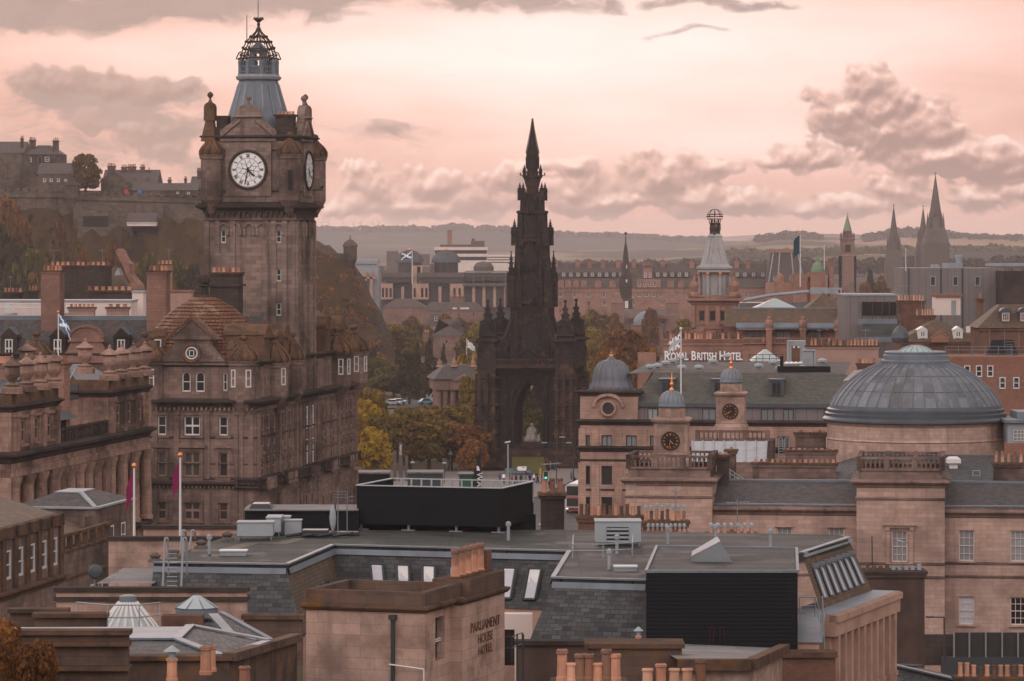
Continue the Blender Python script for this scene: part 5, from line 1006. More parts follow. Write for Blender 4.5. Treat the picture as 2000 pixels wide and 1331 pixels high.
m=MB();yy=515;m.add([(X_(188,yy),yy,Z_(600,yy)),(X_(262,yy),yy,Z_(600,yy)),(X_(232,yy+6),yy+6,Z_(522,yy+6)),(X_(196,yy+6),yy+6,Z_(522,yy+6)),(X_(188,yy),yy+12,Z_(600,yy)),(X_(262,yy),yy+12,Z_(600,yy))],[(0,1,2,3),(3,2,5,4),(0,3,4),(1,5,2)])
t=thing('gabled_house','old house with steep rusty slate roof and curving red stone gable','house',(X_(225,yy),yy,Z_(600,yy)));part('roof',m,'slate_rust',t);m=MB();m.box(X_(188,yy),X_(264,yy),yy,yy+12,0,Z_(598,yy));part('wall',m,'stone_red',t)
m=MB();P=[(228,486),(234,490),(244,510),(252,516),(252,535),(262,548),(270,556),(272,566),(258,566),(240,520),(226,494)];n=len(P);m.add([(X_(x,514),514,Z_(y,514))for x,y in P]+[(X_(x,514)+.6,516,Z_(y,514))for x,y in P],[tuple(range(n-1,-1,-1)),tuple(range(n,2*n))]+[(i,(i+1)%n,(i+1)%n+n,i+n)for i in range(n)]);part('gable',m,'stone_red',t)
m=MB();
for px in(196,231):m.gable(X_(px-7,514),X_(px+7,514),513,517,Z_(538,514),Z_(524,514),'b')
part('roof_dormers',m,'lead_pale',t)
def slab(name,label,px0,px1,yt,yb,Y,depth,mat,cat='wall',extra=None):
 m=MB();m.box(X_(px0,Y),X_(px1,Y),Y,Y+depth,Z_(yb,Y),Z_(yt,Y));t=thing(name,label,cat,(X_((px0+px1)/2,Y),Y,Z_(yb,Y)));part('wall',m,mat,t)
 c=MB();c.box(X_(px0,Y)-.12,X_(px1,Y)+.12,Y-.12,Y+depth+.1,Z_(yt,Y),Z_(yt,Y)+.22);part('coping',c,extra or 'lead_pale',t);return t
slab('penthouse','long whitewashed rooftop storey behind the left slate ridge',-40,256,590,640,470,8,'white_wall','building');slab('parapet_wall','pale pink rooftop wall between the red stack and the stone dome',316,374,571,620,455,3,'concrete_pink','wall','stone_red');slab('parapet_wall','low white rooftop block right of the gabled house',258,280,572,620,480,4,'white_wall')
m=MB()
for px,y0 in((18,596),(120,596)):m.add([(X_(px-10,468),468,Z_(612,468)),(X_(px+12,468),468,Z_(612,468)),(X_(px-2,468),468,Z_(594,468)),(X_(px-10,468),468,Z_(594,468)),(X_(px-10,468),471,Z_(612,468)),(X_(px+12,468),471,Z_(612,468)),(X_(px-2,468),471,Z_(594,468)),(X_(px-10,468),471,Z_(594,468))],[(0,1,2,3),(1,5,6,2),(3,2,6,7)])
for px in range(-10,140,15):m.tube((X_(px,466),466,Z_(615,466)),(X_(px,466),466,Z_(592,466)),.05,n=4)
for yy in(594,602):m.tube((X_(-10,466),466,Z_(yy,466)),(X_(140,466),466,Z_(yy,466)),.05,n=4)
solo('roof_railing',m,'white_paint','white roof railing with slanted vent hoods along the whitewashed storey','railing')
stackwall('chimney_stack','low stack with row of pots just in front of the whitewashed storey',134,184,601,618,464,6,.4,'harl_pink',jit=0);stackwall('chimney_stack','low stack with pale pipe right on the whitewashed storey',208,250,601,618,462,3,.4,'harl_pink',jit=0)
def flagpole(label,px,yb,yt,Y,cloth,fw,fh,group=None,droop=.6,sgn=1,cross=None,r=.08,fy=None,name='flagpole',gilt=True,seed=0):
 x=X_(px,Y);zb,zt_=Z_(yb,Y),Z_(yt,Y);t=thing(name,label,'flagpole',(x,Y,zb),group);m=MB();m.tube((x,Y,zb),(x,Y,zt_),r,r*.7,6);part('pole',m,'white_paint',t)
 m=MB();m.ball((x,Y,zt_+r*1.5),r*1.8,8);part('finial',m,'gilt' if gilt else 'white_paint',t);f=flag_mesh(fw,fh,cloth,droop,.25,sgn,seed);zf=(Z_(fy,Y)if fy else zt_-.15);f.V=[(v[0]+x+sgn*r,v[1]+Y,v[2]+zf)for v in f.V];fl=part('flag',f,cloth,t,True)
 if cross:
  kk,nn=11,7
  for nm,test,mt in cross:
   g=MB();fs=[fc for fc in f.Fc if test((fc[0]%kk+.5)/10,(fc[0]//kk+.5)/6)];g.V=[(v[0],v[1]-.03,v[2])for v in f.V];g.Fc=fs;part(nm,g,mt,fl)
 return t
salt=[('white_cross',lambda u,v:abs(u-v)<.16 or abs(u-(1-v))<.16,'cloth_white')]
jack=[('white_cross',lambda u,v:abs(u-.5)<.2 or abs(v-.5)<.25 or abs(u-v)<.15 or abs(u+v-1)<.15,'cloth_white'),('red_cross',lambda u,v:abs(u-.5)<.1 or abs(v-.5)<.12,'cloth_red')]
flagpole('pole flying a drooping blue flag with white diagonal cross over the slate wing',114,712,612,405,'cloth_blue',1.9,1.2,None,1.0,1,salt,.09)
# ================================================================ old post office on the left, long colonnaded front going away
GP=Fr(X_(22,325),325,0,9.5);fr=GP;La,Lb_,Lc=14.5,31.5,46.5
post=thing('classical_office','grand classical stone block with giant columns and rows of urns on its parapets','building',fr.w((-6,20,0)))
zc,zp,zl=25.2,26.4,20.9
w=MB(fr);ws=[(s_,21.9,1.35,2.0,'stone')for s_ in(3.3,7.4,11.4)];facade(w,post,(0,0),(0,La),zl,zc,ws,.12);facade(w,None,(-12,0),(0,0),0,zc);facade(w,None,(0,La),(-8,La),zl,zc)
facade(w,post,(0,Lb_),(0,Lc),zl,zc,[(s_,21.9,1.35,2.0,'stone')for s_ in(3.3,7.4,11.4)],.12);facade(w,None,(-12,Lb_),(0,Lb_),zl,zc);facade(w,None,(0,Lc),(-12,Lc),0,zc)
arw=[(s_,12.6,2.0,5.4,'stone',True)for s_ in(3.2,7.3,11.4)]+[(s_,13.0,1.9,5.0,'stone',True)for s_ in(17,20,23,26,29)]+[(s_,12.6,2.0,5.4,'stone',True)for s_ in(34.7,38.9,43)]
facade(w,post,(-.7,0),(-.7,Lc),0,19.6,arw,.15);w.box(-.7,-.02,0,Lc,19.4,zl);w.box(-12,0,0,La,zl+.02,zl+.1);part('wall',w,'sandstone_grand',post)
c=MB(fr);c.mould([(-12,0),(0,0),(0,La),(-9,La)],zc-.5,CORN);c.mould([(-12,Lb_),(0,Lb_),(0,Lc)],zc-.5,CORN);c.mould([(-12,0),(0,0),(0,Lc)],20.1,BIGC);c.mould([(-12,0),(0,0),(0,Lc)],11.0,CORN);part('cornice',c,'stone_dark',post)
c=MB(fr)
for s_ in(.9,5.3,9.4,13.6,32.4,36.8,41,45.6):c.box(-.1,.35,s_-.55,s_+.55,zl+.3,zc-.5);c.box(-.2,.45,s_-.7,s_+.7,zc-.95,zc-.5)
for s_ in(3.3,7.4,11.4,34.8,38.9,42.9):c.box(0,.15,s_-1.05,s_-.75,21.4,24.2);c.box(0,.15,s_+.75,s_+1.05,21.4,24.2);c.box(0,.3,s_-1.2,s_+1.2,24.1,24.4);c.box(0,.3,s_-1.2,s_+1.2,21.5,21.75)
c.box(-1,.2,0,Lc,18.9,19.6);part('pilasters',c,'sandstone_grand',post)
for i,s_ in enumerate((1.0,5.2,9.3,13.6,15.6,18.5,21.5,24.5,27.5,30.4,32.4,36.8,41.0,45.6)):
 cm=MB(fr);cm.lathe([(.72,11.9),(.72,12.2),(.6,12.3),(.60,14),(.52,17.9),(.55,18),(.74,18.6),(.8,18.9)],12,(-.05,s_,0));part('column',cm,'sandstone_grand',post)
for PA in([(-12,0),(0,0),(0,La)],[(-9,Lb_),(0,Lb_),(0,Lc)]):p=MB(fr);p.mould(PA,zc,[(.02,0),(.05,zp-zc),(-.5,zp-zc),(-.5,0)]);part('parapet',p,'stone_moss',post)
b=MB(fr);balus(b,[(-.2,La),(-.2,Lb_)],zl+.1,1.5,1.3,.3,pier=3.0);part('balustrade',b,'stone_dark',post);b=MB(fr);balus(b,[(-10,Lb_+.3),(-2.2,Lb_+.3)],zc-.2,1.3,2,.2);part('side_balustrade',b,'stone_dark',post)
um=MB();um.lathe([(.95,0),(.95,.5),(.62,.62),(.75,.8),(.3,.95),(.32,1.05),(.62,1.5),(.72,1.75),(.66,2.3),(.62,2.35),(.95,2.5),(.9,2.62),(.35,2.95),(.12,3.15),(.16,3.3),(.02,3.5)],10);ume=mesh_of(um,'sandstone_grand',name='urn')
for s_ in(.6,4.9,9.2,13.5,32.3,36.7,41.0,45.3):put('urn',ume,post,fr.w((-.1,s_,zp-.05)))
put('urn',ume,post,fr.w((-2.8,La-.6,zp+.9)));put('urn',ume,post,fr.w((-2.5,Lb_+.6,zp+.6)))
m=MB(fr);m.box(-14,-1.6,La+1,La+8,20,zc-2.2);ph=part('penthouse',m,'cladding_black',post);m=MB(fr);m.hip(-16,-.8,3,La+9.5,zc-2.1,zc+1.7,5,5);part('penthouse_roof',m,'lead_dark',ph)
m=MB(fr);m.hip(-13,-3,Lb_+1.5,Lc,zc+.4,zc+2.2,2.5,2.5);m.box(-13,-3,Lb_-.2,Lb_+2,zc-.6,zc+.8);r=part('roof',m,'lead_dark',post);m=MB(fr)
for i in range(7):m.bar((-10+i*.9,Lb_+1.6,zc+.75),(-9.2+i*.8,Lb_+3.8,zc+2.15),.15,.1)
m.box(-11,-4,Lb_+3.8,Lb_+4.2,zc+2.1,zc+2.6);part('rooflight',m,'lead_pale',r)
m=MB(fr);[m.bar((-11+i*.9,3.2,zc-.3),(-9.5+i*.8,6.5,zc+1.2),.16,.12)for i in range(7)];part('rooflight',m,'lead_pale',post)
fc=fr.sub(-13,La+3);chimney(post,fr,fr.a_at(44,22),fr.a_at(125,22),22,24,20,Z_(712,fr.w((0,22))[1]),12,.75,.25,'stone_red',rows=1,along='a',jit=.05)
chimney(post,fr,fr.a_at(-30,18),fr.a_at(14,18),18,20,20,Z_(712,fr.w((0,18))[1]),7,.6,.25,'stone_red',jit=.05)
# ================================================================ black gothic monument
SM=Fr(X_(1040,652),652,0,9.0);fr=SM;z=lambda py:Z_(py,652);k=652/F
mon=thing('gothic_monument','tall soot-black gothic monument bristling with pinnacles above an open arch','monument',fr.w((0,0,0)))
def lancet(w_,zs,zsc=1.0,n=7):return[(w_-2*w_*math.cos(t),zs+2*w_*math.sin(t)*zsc)for t in[math.pi/3*i/n for i in range(n+1)]]
def arch_wall(mb,f3,a0,a1,z0,z1,w_,zs,zsc,th):
 """wall a0-a1 with a pointed opening of half width w_ on its middle; f3(a, depth, z) places a point"""
 L=lancet(w_,zs,zsc);R=[(-x,y)for x,y in L]
 def q(P):n=len(P);mb.add([f3(x,0,y)for x,y in P]+[f3(x,th,y)for x,y in P],[tuple(range(n)),tuple(range(2*n-1,n-1,-1))]+[(i,i+n,(i+1)%n+n,(i+1)%n)for i in range(n)])
 q([(a0,z0),(-w_,z0),(-w_,zs),(-w_,z1),(a0,z1)]);q([(w_,z0),(a1,z0),(a1,z1),(w_,z1),(w_,zs)])
 for S in(L,R):
  for(x0,y0),(x1,y1)in zip(S,S[1:]):q([(x0,y0),(x1,y1),(x1,z1),(x0,z1)]if x0<x1 else[(x1,y1),(x0,y0),(x0,z1),(x1,z1)])
def pinn(mb,c,w_,z0,z1,fr_=None):
 H=z1-z0;zs=z0+H*.48;mb.sqlathe([(w_,z0),(w_*.95,zs-.1),(w_*1.2,zs),(w_*.95,zs+H*.03)],(c[0],c[1],0))
 for s_ in(-1,1):mb.gable(c[0]-w_*.9,c[0]+w_*.9,c[1]-w_*1.08,c[1]+w_*1.08,zs,zs+w_*1.9,'b');break
 mb.gable(c[0]-w_*1.08,c[0]+w_*1.08,c[1]-w_*.9,c[1]+w_*.9,zs,zs+w_*1.9,'a');mb.sqlathe([(w_*.8,zs),(w_*.42,z0+H*.75),(.05,z1)],(c[0],c[1],0))
 for j in range(5):
  t=j/5;r=w_*.82*(1-t)+.06;zz=zs+(z1-zs)*(.08+t*.85)
  for i in range(4):an=math.pi/4+i*math.pi/2;mb.box(c[0]+r*1.35*math.cos(an)-w_*.16,c[0]+r*1.35*math.cos(an)+w_*.16,c[1]+r*1.35*math.sin(an)-w_*.16,c[1]+r*1.35*math.sin(an)+w_*.16,zz-w_*.12,zz+w_*.2)
 mb.ball((c[0],c[1],z1),w_*.22,6)
zg=z(715)
m=MB(fr);m.sqlathe([(9.6,0),(9.6,z(900)),(9.2,z(900)),(9.2,z(885)),(8.9,z(885)),(8.9,z(872))],(0,0,0));part('plinth',m,'stone_sooty_warm',mon)
FRONT=[lambda a,d,zz:(a,-5.0+d,zz),lambda a,d,zz:(-a,5.0-d,zz),lambda a,d,zz:(5.0-d,a,zz),lambda a,d,zz:(-5.0+d,-a,zz)]
m=MB(fr)
for f3 in FRONT:arch_wall(m,f3,-5.5,5.5,z(872),zg,2.5,z(812),1.45,1.2)
part('arcade',m,'stone_sooty',mon)
m=MB(fr)
for f3 in FRONT[:1]+FRONT[2:3]:
 for i,(wd,o)in enumerate(((2.75,-.15),(3.15,-.3))):
  P=lancet(wd,z(812),1.42);P=[(-wd,z(872))]+P;m.path([f3(x,o,y)for x,y in P],.2,5);m.path([f3(-x,o,y)for x,y in P],.2,5)
 m.path([f3(-4.0,-.5,z(712)),f3(0,-.5,z(690)+1.1),f3(4.0,-.5,z(712))],.28,5);m.path([f3(-2.2,-.6,z(725)),f3(0,-.6,z(706)),f3(2.2,-.6,z(725))],.22,5)
 for a_ in(-4.2,-3.4,3.4,4.2):m.tube(f3(a_,-.2,z(872)),f3(a_,-.2,z(740)),.2,n=5);m.tube(f3(a_,-.2,z(740)),f3(a_,-.2,z(722)),.22,.04,5)
part('arch_mouldings',m,'stone_sooty',mon)
for i,(sa,sb)in enumerate(((-1,-1),(1,-1),(1,1),(-1,1))):
 m=MB(fr);c=(sa*6.9,sb*6.9);m.sqlathe([(2.15,z(905)),(2.15,z(880)),(1.75,z(875)),(1.7,z(800)),(1.55,z(795)),(1.55,zg)],(c[0],c[1],0))
 for d in(-1.3,0,1.3):m.box(c[0]+d-.32,c[0]+d+.32,c[1]+sb*1.5-.6,c[1]+sb*1.5+.6,z(872),z(728));m.box(c[0]+sa*1.5-.6,c[0]+sa*1.5+.6,c[1]+d-.32,c[1]+d+.32,z(872),z(728))
 for zz in(z(845),z(818),z(790),z(762),z(738)):m.sqlathe([(1.95,zz),(2.1,zz+.2),(1.95,zz+.4)],(c[0],c[1],0))
 pr=part('corner_pier',m,'stone_sooty_warm',mon);m=MB(fr);pinn(m,c,1.35,zg,z(588))
 for u in(-1,1):
  for v in(-1,1):pinn(m,(c[0]+u*1.25,c[1]+v*1.25),.42,zg-.5,z(650))
 m.sqlathe([(1.7,z(668)),(1.95,z(664)),(1.7,z(660))],(c[0],c[1],0));part('pinnacle',m,'stone_sooty',pr)
 m=MB(fr);P=[]
 for j in range(8):t=j/7;r=6.0-2.9*t;P.append((sa*r,sb*r,z(695)+(z(628)-z(695))*(t**1.9)+.2))
 for p,q in zip(P,P[1:]):m.bar(p,q,.9,1.25)
 part('flying_buttress',m,'stone_sooty',mon)
def gallery(mb,r,zz,h,n=10):
 for s_ in(-1,1):
  for ax in(0,1):
   A=(-r,s_*r)if ax==0 else(s_*r,-r);B=(r,s_*r)if ax==0 else(s_*r,r);mb.bar((A[0],A[1],zz),(B[0],B[1],zz),.4,h*.25);mb.bar((A[0],A[1],zz+h*.8),(B[0],B[1],zz+h*.8),.35,h*.2)
   for i in range(n):u=(i+.5)/n;mb.box(A[0]+(B[0]-A[0])*u-.09,A[0]+(B[0]-A[0])*u+.09,A[1]+(B[1]-A[1])*u-.09,A[1]+(B[1]-A[1])*u+.09,zz+h*.25,zz+h*.8)
m=MB(fr);m.sqlathe([(7.4,zg-.6),(8.4,zg-.1),(8.4,zg+.25),(3,zg+.3)],(0,0,0));gallery(m,8.2,zg+.2,1.3,26);part('gallery',m,'stone_sooty_warm',mon)
def stage(y0,y1,h0,h1,ledge,pin=None,pw=.4,lan=True,mat='stone_sooty',warm=False,ng=0):
 r0,r1=h0*k*.84,h1*k*.84;m=MB(fr);m.sqlathe([(r0,z(y0)),(r1,z(y1))],(0,0,0));H=z(y1)-z(y0)
 for sa in(-1,1):
  for sb in(-1,1):
   m.sqlathe([(r0*.24,z(y0)-.2),(r1*.2,z(y1)+.2)],(sa*r0*.9,sb*r0*.9,0))
   if pin:pinn(m,(sa*r0*1.14,sb*r0*1.14),pw,z(pin[0]),z(pin[1]));pinn(m,(sa*r0*.66,sb*r0*1.18),pw*.75,z(pin[0]),z(pin[1])-1.2);pinn(m,(sa*r0*1.18,sb*r0*.66),pw*.75,z(pin[0]),z(pin[1])-1.2)
 for f in range(2):
  for u in(-.75,-.45,.45,.75):rm=(r0+r1)/2;q=(u*rm,-rm-.12)if f==0 else(rm+.12,u*rm);m.box(q[0]-.12,q[0]+.12,q[1]-.14,q[1]+.14,z(y0),z(y1)-.1)
  n=max(2,int(H/1.3))
  for i in range(n):zz=z(y0)+H*(i+.6)/n;rr=r0+(r1-r0)*(i+.6)/n;m.sqlathe([(rr,zz),(rr+.13,zz+.08),(rr,zz+.2)],(0,0,0),False)
 st=part('stage',m,mat,mon)
 if lan:
  m=MB(fr);P=lancet(r0*.30,z(y0)+H*.5,1.25);P=[(-r0*.30,z(y0)+H*.06)]+P;P=P+[(-x,y)for x,y in reversed(P[:-1])];n=len(P)
  m.add([(x,-max(r0,r1)-.16,y)for x,y in P],[tuple(range(n))]);m.add([(max(r0,r1)+.16,x,y)for x,y in P],[tuple(range(n))]);part('lancet',m,'clock_black',st)  # flat black faces stand in for the shade inside the lancets
  m=MB(fr);wd=r0*.34
  for f3 in(lambda a,o,y:(a,-max(r0,r1)-o,y),lambda a,o,y:(max(r0,r1)+o,a,y)):m=MB(fr);Q=[(-wd,z(y0)+H*.04)]+lancet(wd,z(y0)+H*.5,1.3);m.path([f3(x,.2,y)for x,y in Q],.13,4);m.path([f3(-x,.2,y)for x,y in Q],.13,4);m.path([f3(-wd*1.5,.2,z(y0)+H*.55),f3(0,.3,z(y0)+H*1.02),f3(wd*1.5,.2,z(y0)+H*.55)],.12,4);part('lancet_frame',m,'stone_sooty_warm',st)
 if ledge:m=MB(fr);r=ledge*k*.93;m.sqlathe([(r1,z(y1)-.7),(r,z(y1)-.2),(r,z(y1)+.1)],(0,0,0));(gallery(m,r*.97,z(y1)+.05,.95,ng)if ng else None);part('ledge',m,'stone_sooty_warm',st)
 return st
stage(716,590,41,39,43,None,ng=14);stage(640,600,30,30,0,(650,570),.6,False);stage(590,525,38,33,0,(600,492),.7)
stage(525,470,32,31,35,(480,430),.55,ng=10);stage(470,414,28,26,29.5,(470,446),.3);stage(414,378,22.5,21,0,(392,358),.38)
m=MB(fr);R=lambda p:p*k;m.lathe([(R(13),z(380)),(R(12.5),z(368)),(R(16.5),z(352)),(R(18),z(349)),(R(18),z(346))],8,(0,0,0),math.pi/8);gallery(m,R(15.5),z(346),.95,6);part('lookout',m,'stone_sooty_warm',mon)
m=MB(fr);m.lathe([(R(11),z(347)),(R(10.5),z(305)),(R(12),z(302)),(R(10.5),z(297)),(R(8.5),z(286)),(R(4.5),z(262)),(R(1.5),z(240)),(.06,z(232))],8,(0,0,0),math.pi/8)
for i in range(8):
 an=i*math.pi/4;pinn(m,(R(16)*math.cos(an),R(16)*math.sin(an)),.26,z(348),z(322))if i%2==0 else None;pinn(m,(R(11)*math.cos(an),R(11)*math.sin(an)),.2,z(330),z(292))
for j in range(16):
 t=j/15;y=298-56*t;r=R(11.2*(1-t)**1.05+1.6)
 for i in range(8):an=math.pi/8+i*math.pi/4;m.ball((r*math.cos(an),r*math.sin(an),z(y)),.15,4)
m.ball((0,0,z(240)),.28,6);m.ball((0,0,z(234)),.22,6);part('spire',m,'stone_sooty',mon)
m=MB(fr)
for s_ in(-1,1):m.tube((s_*R(14),0,z(343)),(s_*R(24),0,z(343)),.07,n=4);m.tube((s_*R(24),0,z(343)),(s_*R(24),0,z(338)),.12,n=4)
part('lamp_arm',m,'steel_dark',mon)
st=thing('seated_statue','pale seated robed marble statue under the black arch','statue',fr.w((.1,-1.5,z(872))));c=(.2,-1.5);z0=z(872)
m=MB(fr);m.box(c[0]-1.9,c[0]+1.9,c[1]-1.3,c[1]+1.5,z0,z0+.9);part('pedestal',m,'stone_dark',st)
m=MB(fr);z1=z0+.9;m.lathe([(1.45,z1),(1.35,z1+.5),(1.0,z1+1.2),(.75,z1+1.7),(.62,z1+2.3),(.55,z1+2.55),(.2,z1+2.7)],12,(c[0]-.1,c[1]+.2,0));m.lathe([(.2,z1+2.65),(.17,z1+2.75),(.27,z1+2.9),(.3,z1+3.1),(.22,z1+3.28),(.02,z1+3.34)],10,(c[0]-.1,c[1],0))
for q in(-1,1):m.tube((c[0]-.1+q*.55,c[1]+.1,z1+2.3),(c[0]-.1+q*.75,c[1]-.4,z1+1.6),.24,.19,7);m.tube((c[0]-.1+q*.75,c[1]-.4,z1+1.6),(c[0]+.1,c[1]-.9,z1+1.5),.18,.12,6);m.tube((c[0]-.1+q*.38,c[1],z1+1.2),(c[0]-.05+q*.42,c[1]-1.0,z1+1.1),.36,.3,8);m.tube((c[0]-.05+q*.42,c[1]-1.0,z1+1.1),(c[0]+q*.45,c[1]-1.15,z1),.3,.24,8)
m.lathe([(.5,z1),(.42,z1+.5),(.2,z1+.9),(.22,z1+1.1),(.05,z1+1.3)],8,(c[0]+1.2,c[1]-.4,0));part('figure',m,'marble',st,True)
# ================================================================ gardens: trees
for kd,mt,sd,n_,s_ in(('round','leaf_green',1,3000,.42),('round','leaf_olive',2,3000,.42),('round','leaf_yellow',3,3400,.40),('round','leaf_rust',4,3200,.40),('round','leaf_brown',5,3000,.42),('cone','leaf_dark',6,2400,.40),('round','leaf_dark',7,3000,.42),('round','leaf_olive',8,4200,.34),('ball','leaf_brown',9,3600,.34),('round','leaf_rust',10,9000,.17)):tree_kind(kd,mt,sd,n_,s_)
TK={'g':('round','leaf_green',1,'dull green'),'o':('round','leaf_olive',2,'olive'),'y':('round','leaf_yellow',3,'golden yellow'),'r':('round','leaf_rust',4,'rust red'),'b':('round','leaf_brown',5,'brown leaved'),'c':('cone','leaf_dark',6,'dark pointed conifer'),'d':('round','leaf_dark',7,'very dark green'),'q':('round','leaf_olive',8,'olive'),'t':('round','leaf_rust',10,'rust and olive')}
def grove(lst,where,group):
 for kd,px,pt,Y,wp,*zb in lst:
  base_=zb[0]if zb else-.5;h=Z_(pt,Y)-base_;q=TK[kd]
  tree(q[0],q[1],q[2],(X_(px,Y),Y,base_),h/(1.02 if kd=='c' else.93),wp*Y/F*1.12,f'{q[3]} tree {where}',group)
grove([('o',770,632,1240,60),('b',805,622,1250,55),('g',745,660,1180,50),('o',790,640,1150,70),('r',870,618,1240,45),('b',905,625,1230,55),('o',935,630,1200,50),('g',720,700,1060,55),('b',835,640,1180,40),('b',700,715,1000,60),('o',925,648,1050,80),('b',960,665,1040,50)],'in the hazy wood between the rock and the domed office','hazy trees below the castle rock')
grove([('c',815,662,930,42),('c',838,655,925,46),('c',866,668,920,40),('c',893,676,930,34),('d',800,690,900,66),('d',850,700,890,70)],'in the dark clump behind the garden temple','dark trees behind the temple')
grove([('g',728,700,960,80),('g',770,715,950,80),('b',810,722,945,66),('b',700,740,870,60),('o',820,728,940,56),('g',745,738,948,70),('d',790,738,942,60),('b',850,742,950,40),('o',925,690,800,76),('o',915,715,770,70)],'in the garden hollow beyond the parked cars','garden trees beyond the road')
grove([('y',712,786,640,84),('q',752,806,628,80),('q',700,752,680,80),('o',732,762,690,70),('y',690,812,625,60),('y',730,838,618,70)],'crowding the hotel end wall','yellow trees beside the hotel')
grove([('q',820,790,690,110),('q',858,796,670,118),('b',800,828,640,90),('b',880,826,645,110),('q',838,818,640,100),('o',790,800,660,80),('q',905,786,720,90),('q',930,728,735,70),('q',940,770,700,64),('r',920,834,640,80),('r',925,862,625,60)],'in the near garden left of the black monument','near garden trees')
grove([('d',1030,760,720,60),('d',1058,756,725,60),('g',1042,800,700,50)],'seen through the monument arch','trees behind the arch')
grove([('o',1132,614,1180,70),('b',1165,610,1250,60),('o',1150,640,1080,80),('b',1190,650,1120,60),('b',1110,625,1200,60),('r',1200,616,1290,40),('r',1272,606,1300,36),('o',1335,622,1280,44),('b',1130,680,900,70),('o',1160,668,930,60)],'in the far garden right of the black monument','far garden trees on the right')
grove([('r',1224,650,780,120),('r',1185,690,760,90),('q',1155,700,745,70),('r',1262,690,760,70),('b',1140,740,700,60),('b',1210,720,720,90),('r',1155,760,690,60)],'behind the small grey dome','rust trees behind the small dome')
grove([('r',14,400,1042,86,6),('r',45,440,1030,70,2),('d',20,470,1020,110,-2),('g',60,490,1012,80,-4),('r',116,440,1040,62,6),('b',100,478,1020,80,0),('b',140,478,1036,60,4),('d',-10,430,1030,90,0),('r',160,498,1020,50,4),('r',218,482,1022,44,12),('g',292,496,1014,56,8),('o',260,510,1010,44,8),('g',345,510,1014,40,10),('b',190,520,1010,60,2),('d',375,520,1012,50,2),('b',320,530,1006,60,0),('r',235,540,1004,50,-1),('d',280,548,1000,70,-4),('b',160,540,1000,70,-4),('b',80,540,995,90,-6),('d',20,540,995,90,-6),('b',660,600,1010,40,6),('r',640,640,1000,50,0),('b',690,650,1000,50,-2),('d',720,680,990,50,-4),('b',750,700,985,50,-6)],'on the castle slope','trees on the castle slope')
tree('ball','leaf_brown',9,(X_(167,1098),1098,Z_(386,1098)),(384-297)*1098/F/.95,70*1098/F*1.05,'big round brown tree standing alone on the castle rampart',None)
grove([('d',1700,530,1600,24),('b',1722,545,1500,40),('r',1690,556,1400,36)],'between the bell tower and the lone spire','trees below the far spires')
grove([('t',40,1236,118,200,20),('t',-20,1205,121,230,20.5)],'in the bottom corner of the picture','autumn trees in the corner')
rsb=random.Random(9);me_=TREES[('round','leaf_rust',4)][0]
sb=[]
for i in range(150):
 px=rsb.uniform(600,800);t=rsb.random();yy=1012+80*t;py=np.interp(px,[p[0]for p in prof],[p[1]for p in prof]);pb=np.interp(px,[p[0]for p in base],[p[1]for p in base]);zz=Z_(pb,1010)+(Z_(py,1096)-Z_(pb,1010))*(t**1.3);sb.append(((px-1000)/F*yy,yy-3,zz,rsb.uniform(1.0,2.6)))
for i in range(90):
 px=rsb.uniform(-20,400);t=rsb.random()*.55;yy=1008+80*t;zz=Z_(650,1010)+30*t+1;sb.append(((px-1000)/F*yy,yy-4,zz,rsb.uniform(1.2,3.0)))
o=bpy.data.objects.new('scrub',leaf_cloud('scrub',sb,7000,.45,'leaf_rust',12));COL.objects.link(o);tag(o,kind='stuff')
# ================================================================ garden temple, road and street things
Y=740;k=Y/F;fr=Fr(X_(853,Y),Y,0,-8);z=lambda p:Z_(p,Y);tp=thing('garden_temple','square pink stone temple with paired columns and small pediment among garden trees','building',fr.w((4,4,0)));A=lambda p:fr.a_at(p)
m=MB(fr);m.box(.6,A(945),1.2,12,0,z(760));m.box(-.2,A(878),-.4,11,z(762),z(742));m.box(A(878),A(945),-1,11,z(762),z(744));m.mould([(-.3,-.4),(A(880),-.4)],z(742),STRING);m.gable(A(880),A(935),-1.3,4,z(744),z(731),'b');part('wall',m,'stone_far',tp)
m=MB(fr);m.hip(-.5,A(945),-.6,12,z(741),z(715),3,4.5,.3);part('roof',m,'slate',tp)
for px in(857,870,884,900):m=MB(fr);m.lathe([(.72,0),(.72,1),(.66,1.1),(.55,z(766)),(.8,z(763))],10,(A(px),-.1 if px<880 else-.7,0));part('column',m,'stone_far',tp)
for px,yt in((862,703),(891,697),(928,690)):m=MB(fr);m.lathe([(.8,z(718)),(.5,z(714)),(.55,z(709)),(.3,z(706)),(.1,z(yt))],8,(A(px),3,0));part('roof_urn',m,'stone_red',tp)
